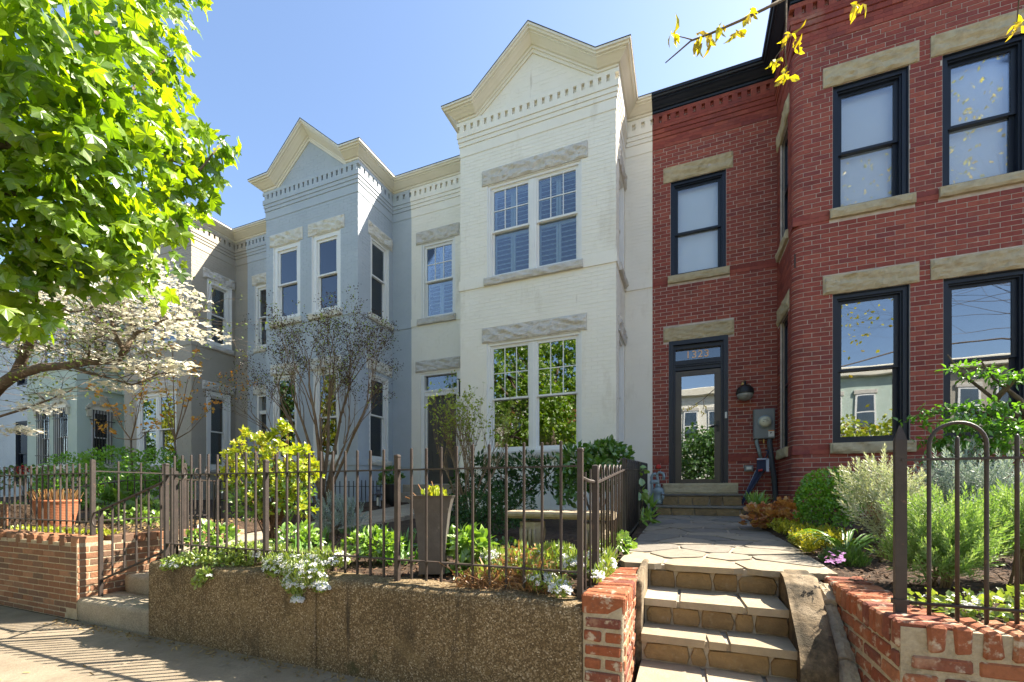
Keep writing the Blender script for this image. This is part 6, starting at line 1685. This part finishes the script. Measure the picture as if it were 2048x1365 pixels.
mat_plant('candytuft', 'white candytuft in full bloom spilling over the concrete wall', gzp(600, 1120, 2.5), cb, 4200, needle(.12), .045, 'mat_leaf', 330, .034, tip='up', rnd=.8, shell=.5)
cb2 = [wb(1085, 1165, 2.42, .10, .06, .06), wb(1110, 1110, 2.75, .16, .06, .12), wb(1000, 1115, 2.75, .14, .05, .1), wb(1120, 1180, 2.36, .06, .05, .05), wb(1150, 1130, 2.6, .08, .06, .1)]
mat_plant('candytuft', 'small patch of white candytuft in front of the stone bench', gzp(1090, 1120, 2.6), cb2, 1700, needle(.12), .045, 'mat_leaf', 110, .032, tip='up', rnd=.8, shell=.4)
cb3 = [wb(1215, 1130, 2.9, .05, .08, .22), wb(1200, 1110, 3.1, .06, .08, .2), wb(1195, 1150, 2.62, .05, .05, .1)]
mat_plant('candytuft', 'white flowered tuft at the foot of the arched fence', gzp(1205, 1120, 2.9), cb3, 900, needle(.12), .045, 'mat_leaf', 40, .034, tip='up', rnd=.8, shell=.4)
cr = [wb(430, 1120, 2.42, .42, .06, .12), wb(370, 1125, 2.36, .22, .05, .1), wb(345, 1130, 2.3, .12, .04, .06), wb(490, 1105, 2.5, .25, .08, .14), wb(410, 1150, 2.26, .07, .05, .04), wb(395, 1165, 2.25, .04, .03, .03)]
mat_plant('creeping_plant', 'yellow green creeping plant over the left end of the concrete wall', gzp(420, 1120, 2.45), cr, 3000, small_oval(.3), .034, 'mat_leaf', 26, .03, tip='out', rnd=.8, shell=.3)
dr = [wb(1050, 1120, 2.62, .20, .10, .14), wb(1000, 1145, 2.5, .18, .06, .1), wb(1085, 1140, 2.5, .14, .07, .1), wb(960, 1150, 2.46, .14, .03, .08)]
t = thing('dry_perennial', 'dry orange brown tangle of last year stems below the stone bench', 'plant', gzp(1040, 1120, 2.6)); mb = MB(); R = random.Random(2)
for k in range(520):
    b = dr[R.randrange(4)]; p = Vector((b[0] + R.uniform(-1, 1) * b[3], b[1] + R.uniform(-1, 1) * b[4], gz(b[0], b[1]) + .0)); d = Vector((R.uniform(-.8, .8), R.uniform(-.8, .4), R.uniform(.2, 1.2))).normalized(); L_ = R.uniform(.06, .2)
    mb.tube([p, p + d * L_ * .6, p + d * L_ + Vector((R.uniform(-.05, .05), -.02, -L_ * R.uniform(0, .6)))], [.0022, .002, .0015], 3)
tag(part('stems', mb, M['dry_leaf'], t), kind='stuff')
leaves(t, needle(.1), [leafset(dr, 500, .06, 'rand', shell=.2)], M['dry_leaf'], mass='dry_leaves'); leaves(t, small_oval(.25), [leafset(dr, 300, .04, 'up', shell=.3)], M['mat_leaf'], mass='new_leaves')
# weeds by the path
bush('weed', 'leafy green weed at the path edge beside the arched fence', 'weed', (onZ(1245, 1090, .74)), [(*onZ(1240, 1085, .80), .09, .15, .07)], 70, scallop_tpl(), .06, 'bright_leaf', 30, 'tan_bark', .003, tip='out', up=1.2)
mb_b = onZ(1285, 1050, .78)
bush('weed', 'tall dandelion like weed further along the path edge', 'weed', mb_b, [(mb_b.x + .05, mb_b.y + .1, .86, .10, .35, .08), (mb_b.x + .08, mb_b.y + .2, 1.0, .06, .1, .12)], 45, needle(.16), .16, 'bright_leaf', 15, 'tan_bark', .004, tip='out', up=1.0)
vn = [(*onY(1282, 938, 5.9), .06, .1, .06), (*onY(1280, 980, 5.9), .05, .1, .08)]
bush('vine', 'few bright vine leaves poking through the dark arched fence', 'vine', (vn[0][0], 5.9, .8), vn, 26, oval(.4), .10, 'bright_leaf', 26, 'tan_bark', .004)

# ------------------------------------------------------------------ left garden
lh = [bl(150, 955, 5.4, 55, 50), bl(230, 945, 5.4, 60, 52), bl(310, 945, 5.5, 55, 48), bl(350, 960, 5.6, 34, 40), bl(190, 985, 5.2, 90, 40), bl(290, 990, 5.2, 80, 40), bl(130, 985, 5.2, 50, 40)]
bush('hedge', 'broad dark green hedge in front of the taupe house', 'hedge', gzp(240, 1000, 5.3), lh, 9000, oval(.3), .060, 'box_leaf', 0, 'bark', .014, shell=.65, rnd=.7)
lp = [bl(235, 1030, 3.5, 34, 18), bl(275, 1040, 3.4, 30, 22), bl(300, 1020, 3.6, 20, 26), bl(320, 1045, 3.3, 18, 20)]
bush('perennial', 'bright green leafy clump inside the corner of the left fence', 'plant', gzp(270, 1050, 3.5), lp, 420, [oval(.3, .08, .1)], .06, 'bright_leaf', 50, 'tan_bark', .004, tip='out', up=.8)
hs = [bl(205, 1000, 3.6, 30, 12), bl(230, 1010, 3.6, 26, 14)]
bush('hosta', 'wide leaved green plant with arching leaves by the iron corner post', 'plant', gzp(215, 1040, 3.6), hs, 40, [oval(.22, .1, .3)], .24, 'green_leaf', 40, 'tan_bark', .004, tip='out', up=1.0, shell=.1)
lq = [bl(25, 1020, 3.1, 26, 16), bl(45, 1025, 3.1, 18, 14)]
bush('perennial', 'small yellow green bush above the wooden trough at left', 'plant', gzp(30, 1050, 3.1), lq, 300, oval(.3), .045, 'bright_leaf', 20, 'tan_bark', .004)
mat_plant('ground_cover', 'low yellow green growth along the top of the brown brick wall', (-6.4, 2.6, .79), [(-6.5, 2.58, .79, 1.0, .09, .03), (-5.6, 2.6, .79, .22, .09, .03)], 700, small_oval(.3), .034, 'yellow_leaf', tip='up', shell=.2)
bush('geranium', 'plant with small red flowers behind the left fence', 'plant', gzp(45, 985, 5.0), [bl(45, 945, 5.0, 30, 14), bl(15, 960, 5.0, 26, 18)], 240, oval(.35), .07, 'green_leaf', 0, 'bark', .006)
bush('red_flowers', 'cluster of red blossoms over the green plant at far left', 'flowers', gzp(42, 985, 4.95), [bl(45, 940, 4.95, 12, 6)], 60, small_oval(.45), .05, 'red_flower', 0, 'bark', .003)

# ------------------------------------------------------------------ right bed
rb_ = [bl(1660, 975, 5.6, 50, 38), bl(1630, 1000, 5.5, 32, 36), bl(1695, 985, 5.6, 36, 40), bl(1650, 1030, 5.4, 50, 30), bl(1660, 1000, 5.4, 58, 45)]
bush('boxwood', 'round bright green boxwood against the red brick bay', 'shrub', gzp(1660, 1040, 5.5), rb_, 5200, small_oval(.36), .032, 'box_leaf', 0, 'bark', .010, shell=.72, rnd=.8)
lv = [bl(1730, 985, 4.3, 34, 34), bl(1770, 975, 4.2, 36, 36), bl(1800, 1010, 4.1, 36, 40), bl(1755, 1030, 4.1, 44, 36), bl(1790, 1060, 4.0, 36, 40)]
sprigbush('lavender', 'tall silvery lavender bush in front of the boxwood', gzp(1775, 1100, 4.1), lv, 330, .155, 'lavender_silver')
lv2 = [bl(1880, 1050, 3.3, 60, 40), bl(1920, 1080, 3.2, 50, 44), bl(1850, 1100, 3.2, 44, 40), bl(1900, 1110, 3.15, 54, 30), bl(1800, 1120, 3.2, 22, 24), bl(1870, 1135, 3.1, 50, 26), bl(1940, 1130, 3.1, 46, 28)]
sprigbush('lavender', 'bright green sunlit lavender bush just behind the hooped fence', gzp(1880, 1130, 3.25), lv2, 560, .13, 'lavender_leaf')
lv3 = [bl(1905, 985, 4.6, 50, 46), bl(1960, 1000, 4.5, 50, 50), bl(2010, 990, 4.4, 46, 50), bl(1930, 940, 4.9, 30, 24), bl(1990, 1040, 4.3, 60, 40)]
sprigbush('lavender', 'grey blue lavender mass behind the hoop of the right fence', gzp(1960, 1060, 4.6), lv3, 520, .16, 'lavender_grey')
lv4 = [bl(2020, 1080, 3.4, 40, 46), bl(2060, 1070, 3.4, 50, 60), bl(2040, 1040, 3.5, 40, 40)]
sprigbush('lavender', 'pale lavender bush at the right edge of the picture', gzp(2040, 1130, 3.4), lv4, 300, .135, 'lavender_leaf')
hu = [bl(1530, 1028, 6.0, 30, 18), bl(1575, 1022, 6.1, 28, 20), bl(1550, 1035, 5.9, 40, 12), bl(1505, 1040, 5.8, 16, 10)]
bush('heuchera', 'orange leaved heuchera mound beside the flagstone path', 'plant', gzp(1545, 1045, 6.0), hu, 330, scallop_tpl(), .078, 'heuchera_leaf', 90, 'red_bark', .003, tip='out', up=1.2, rnd=.35, shell=.4)
bush('fern', 'small green fern behind the orange heuchera', 'plant', gzp(1520, 1030, 6.8), [bl(1515, 1008, 6.8, 18, 10)], 60, needle(.1), .14, 'bright_leaf', 0, 'tan_bark', .003, tip='up')
sd2 = [(*onZ(1580, 1068, .82), .45, .55, .05), (*onZ(1620, 1085, .78), .35, .35, .06), (*onZ(1590, 1098, .76), .16, .14, .05), (*onZ(1560, 1055, .84), .25, .4, .05)]
t = thing('sedum', 'low golden green sedum carpet along the path edge', 'plant', onZ(1590, 1080, .76))
P, d = rand_in(sd2, 900, .3); P[:, 2] = np.maximum(P[:, 2], [gz(p[0], p[1]) + .01 for p in P]); ok = P[:, 0] > .90; P = P[ok]; k = len(P); dd_ = norm(rng.normal(size=(k, 3)) * .35 + np.array((0, 0, 1))); sz = .07 * (1 + .3 * rng.uniform(-1, 1, k))
leaves(t, [sprig(14, .45, .08, 1.0, .9, s_) for s_ in (5, 6)], [(P, frames(dd_, rng.normal(size=(k, 3)), sz), sz)], M['sedum_leaf'])
b0 = gzp(1695, 1090, 4.2)
t = thing('daylily', 'clump of arching strap leaves between sedum and lavender', 'plant', b0); R = random.Random(8)
for k in range(34):
    a = R.uniform(0, 6.28); L_ = R.uniform(.3, .5); o = Vector((math.cos(a), math.sin(a), 0)); w = R.uniform(.007, .012); sd0 = Vector((-o.y, o.x, 0)) * w; V = []; base = b0 + o * R.uniform(0, .05)
    for q in range(7):
        f_ = q / 6; p = base + o * (L_ * f_ * .9) + Vector((0, 0, L_ * (1.25 * f_ - 1.0 * f_ * f_))); ww = (1 - f_ ** 3); V += [p - sd0 * ww, p + Vector((0, 0, -.004)), p + sd0 * ww]
    Fc = []
    for q in range(6):
        for e in (0, 1): Fc.append([3 * q + e, 3 * q + e + 1, 3 * q + e + 4, 3 * q + e + 3])
    part('blade', MB().add(V, Fc), M['blade'], t, smooth=True)
ph = [(*onZ(1690, 1115, .74), .13, .16, .07), (*onZ(1705, 1125, .72), .10, .1, .06), (*onZ(1665, 1120, .72), .08, .1, .05)]
mat_plant('phlox', 'low green cushion of creeping phlox with a few pink flowers', onZ(1690, 1130, .7), ph, 1500, needle(.06), .045, 'green_leaf', 0, tip='up', shell=.5)
t = thing('phlox_flowers', 'few pink purple blossoms on the left of the phlox cushion', 'flowers', onZ(1668, 1105, .78))
P = np.array([tuple(onZ(1668 + R.uniform(-16, 20), 1105 + R.uniform(-10, 22), .79 + R.uniform(-.02, .02))) for k in range(34)]); k = len(P)
leaves(t, petal4(), [(P, frames(rng.normal(size=(k, 3)) * np.array((1, 1, .2)), np.array((0, -.3, 1.0)) + rng.normal(size=(k, 3)) * .3, np.full(k, .032)), np.full(k, .032))], M['pink_petal'], mass='blossoms')
gc = [(1.75, 2.95, .70, .35, .16, .05), (2.4, 3.1, .71, .5, .2, .06), (1.35, 2.66, .70, .42, .14, .05), (2.2, 2.7, .70, .8, .22, .05), (3.4, 2.8, .72, .7, .3, .06)]
mat_plant('ground_cover', 'sunlit pale green ground cover behind the right fence', (1.8, 2.7, .68), gc, 3600, small_oval(.34), .036, 'mat_leaf', 90, .026, tip='out', up=1, shell=.2)
# small japanese maple at the right
b0 = Vector((3.75, 5.6, gz(3.75, 5.6)))
t = thing('japanese_maple', 'small green Japanese maple with layered leaves before the right bay window', 'tree', b0)
JL = [[(2140, 960), (2060, 850), (1990, 800), (1920, 745), (1895, 710)], [(2060, 850), (1980, 830), (1900, 815), (1830, 838)], [(2140, 960), (2000, 890), (1920, 870), (1860, 900)], [(1990, 800), (2048, 740), (2080, 730)], [(2060, 850), (2040, 800), (1990, 760), (1960, 720)]]
jb = []
for P in JL:
    Q = [onY(x, y, 5.3 + R.uniform(-.15, .15)) for x, y in P]; k = len(Q); part('branch', MB().tube(Q, [.028 - .022 * i / (k - 1) for i in range(k)], 6), M['bark'], t, smooth=True)
part('trunk', MB().tube([b0, b0 + Vector((.0, 0, .3)), onY(2140, 960, 5.3)], [.05, .04, .03], 8), M['bark'], t, smooth=True)
for a in ((1920, 735, 5.2, 26, 5), (1965, 748, 5.2, 34, 8), (2020, 760, 5.2, 36, 16), (1880, 822, 5.1, 40, 7), (1940, 815, 5.1, 44, 10), (2000, 820, 5.1, 44, 14), (1900, 850, 5.0, 44, 12), (1960, 850, 5.0, 50, 16), (2020, 860, 5.0, 40, 24), (1880, 885, 5.1, 34, 14), (1940, 890, 5.0, 56, 18), (2000, 900, 5.0, 44, 22), (1900, 920, 5.1, 44, 14), (1985, 935, 5.0, 54, 16), (1830, 840, 5.1, 24, 4)): jb.append(bl(*a, .25))
pm5 = maple_tpl(.1, .1)
leaves(t, [oval(.22, .04, .2), oval(.16, .03, .1)], [leafset(jb, 1900, .058, 'rand', up=1.6, shell=.1, rnd=.35)], M['maple_jp'], 60)

# mulch chips and leaf litter
def chips(name, n, fpos, size, mat, label=None):
    P = np.array([fpos() for _ in range(n)]); k = len(P); V = np.array([(-.5, -.16, 0), (.5, -.12, 0), (.46, .15, .05), (-.45, .13, .04), (0, 0, .09)]); Fc = np.array([[0, 1, 4], [1, 2, 4], [2, 3, 4], [3, 0, 4]])
    Mx = frames(rng.normal(size=(k, 3)) * np.array((1, 1, .3)), np.array((0, 0, 1.0)) + rng.normal(size=(k, 3)) * .4, size * (1 + .5 * rng.uniform(-1, 1, k)))
    mb = MB(); mb.inst(V, Fc, Mx, P); return tag(part(name, mb, M[mat]), label, kind='stuff')
def in_bed(x0, x1, y0, y1):
    def f():
        x, y = random.uniform(x0, x1), random.uniform(y0, y1); return (x, y, gz(x, y) + .006)
    return f
chips('mulch', 5200, in_bed(.95, 4.0, 2.55, 6.0), .038, 'mulch')
chips('bark_chips', 4200, in_bed(-4.2, -.55, 2.52, 4.6), .034, 'mulch')
chips('dry_litter', 1500, in_bed(-8.5, -5.5, 2.55, 4.2), .045, 'litter')
def gutter():
    x = random.uniform(-5.6, -.5); return (x, 2.27 - abs(random.gauss(0, .07)), .006)
chips('leaf_litter', 700, gutter, .026, 'litter')
def scatter_walk(): return (random.uniform(-6, 0), random.uniform(.6, 2.2), .005)
chips('fallen_leaves', 90, scatter_walk, .028, 'litter')

# ------------------------------------------------------------------ oak above the camera: a few hanging twigs
t = thing('oak_tree', 'oak twigs with yellow young leaves hanging in from the top right', 'tree', (13.6, -3.0, 0))
part('trunk', MB().tube([(13.6, -3.0, -.1), (13.58, -2.98, 1.0), (13.4, -2.9, 3.0), (13.0, -2.8, 5.2), (12.6, -2.7, 7.5)], [.3, .24, .2, .17, .1], 14), M['bark'], t, smooth=True)
tw = A(1572, -4, 2.5)
limb([(13.0, -2.8, 5.0), (9.0, -2.6, 5.9), (6.4, -2.0, 5.7), (3.8, -.9, 4.9), A(1760, -160, 2.5), A(1640, -60, 2.5), tw], .028, .008, root=t, mat='bark')
limb([tw, A(1530, 18, 2.5), A(1480, 42, 2.5), A(1420, 68, 2.5), A(1382, 82, 2.5), A(1352, 108, 2.5), A(1331, 126, 2.5)], .0085, .0028, 6, 'twig', 'bark', t)
limb([A(1385, 80, 2.5), A(1370, 76, 2.5), A(1352, 72, 2.5)], .0035, .002, 5, 'twig', 'bark', t)
limb([tw, A(1572, 50, 2.5), A(1570, 100, 2.5), A(1574, 150, 2.5)], .006, .003, 6, 'twig', 'bark', t)
limb([A(1571, 90, 2.5), A(1556, 108, 2.5), A(1545, 125, 2.5)], .003, .002, 5, 'twig', 'bark', t)
limb([A(1760, -160, 2.5), A(1735, -50, 2.5), A(1718, 6, 2.5)], .008, .002, 5, 'twig', 'bark', t)
limb([A(1760, -160, 2.5), A(1950, -120, 2.3), A(2040, -20, 2.3), A(2034, 45, 2.3)], .012, .002, 5, 'twig', 'bark', t)
for q in range(9):
    a = q * .7; e = Vector((6.0 + 3.4 * math.cos(a), -2.6 + 2.2 * math.sin(a) - 1, 7.2 + (q % 3) * .8)); R = random.Random(q)
    mb, tips = MB(), []
    grow(mb, Vector((12.9, -2.75, 5.0 + q * .25)), (e - Vector((12.9, -2.75, 5))).normalized(), 3.0, .020, 5, tips, R, (2, 3), .5, .1, .74, 3, 4)
    part('branch', mb, M['bark'], t)
    A_ = np.array([tuple(p) for p, d in tips]); k = len(A_)
    leaves(t, small_oval(.3), [(A_, frames(rng.normal(size=(k, 3)), rng.normal(size=(k, 3)), np.full(k, .14)), np.full(k, .14))], M['oak_leaf'])
PL = []
for (px, py, n_, sp_) in ((1350, 72, 9, 10), (1405, 70, 9, 14), (1408, 84, 7, 12), (1445, 52, 6, 8), (1474, 62, 5, 6), (1500, 28, 6, 8), (1577, 68, 6, 10), (1592, 98, 7, 10), (1548, 122, 7, 10), (1574, 150, 10, 14), (1718, 10, 8, 9), (2036, 48, 10, 12)):
    for k in range(n_):
        p = A(px + R.uniform(-sp_, sp_), py + R.uniform(-sp_ * .5, sp_ * .4), 2.5 + R.uniform(-.03, .03)); PL.append(tuple(p))
P = np.array(PL); k = len(P); T = rng.normal(size=(k, 3)) * .6 + np.array((0, 0, -.75)); sz = .062 * (1 + .45 * rng.uniform(-1, 1, k))
leaves(t, [oval(.2, .08, .15), oval(.24, .12, .3)], [(P, frames(T, rng.normal(size=(k, 3)), sz), sz)], M['oak_leaf'], 110)

for i, (x, y, h, lab) in enumerate(((-14, -13, 5.5, 'leafy tree across the street beyond the maple in the mirrored view'), (-6, -13.5, 5.0, 'leafy tree across the street behind the white house pane reflection'), (.9, -12.5, 6.2, 'round leafy tree across the street mirrored in the storm door'), (8.6, -12.4, 5.0, 'leafy tree across the street mirrored in the first bay window'), (13.2, -12.6, 5.0, 'leafy tree across the street mirrored in the second bay window'), (-15, -2.0, 8, 'tall street tree on the near kerb beyond the maple'), (-20.5, -2.0, 8, 'tall street tree mirrored in the blue house windows'), (-27.5, -2, 8, 'tall street tree mirrored in the taupe house windows'), (-33, -2, 8, 'farthest street tree on the near kerb'))):
    t = thing('street_tree', lab, 'tree', (x, y, 0), 'trees across the street')
    part('trunk', MB().tube([(x, y, -.1), (x + .05, y, 1.2), (x - .1, y, h * .6)], [.16, .12, .07], 8), M['bark'], t, smooth=True)
    R = random.Random(i); B_ = [(x + R.uniform(-1.6, 1.6), y + R.uniform(-1.2, 1.2), h * R.uniform(.22, .9), R.uniform(.8, 1.35)) for k in range(15)]
    leaves(t, small_oval(.4), [leafset(B_, 4200, .22, 'down', up=.8, shell=.3)], M['yellow_leaf' if i % 2 else 'green_leaf'])
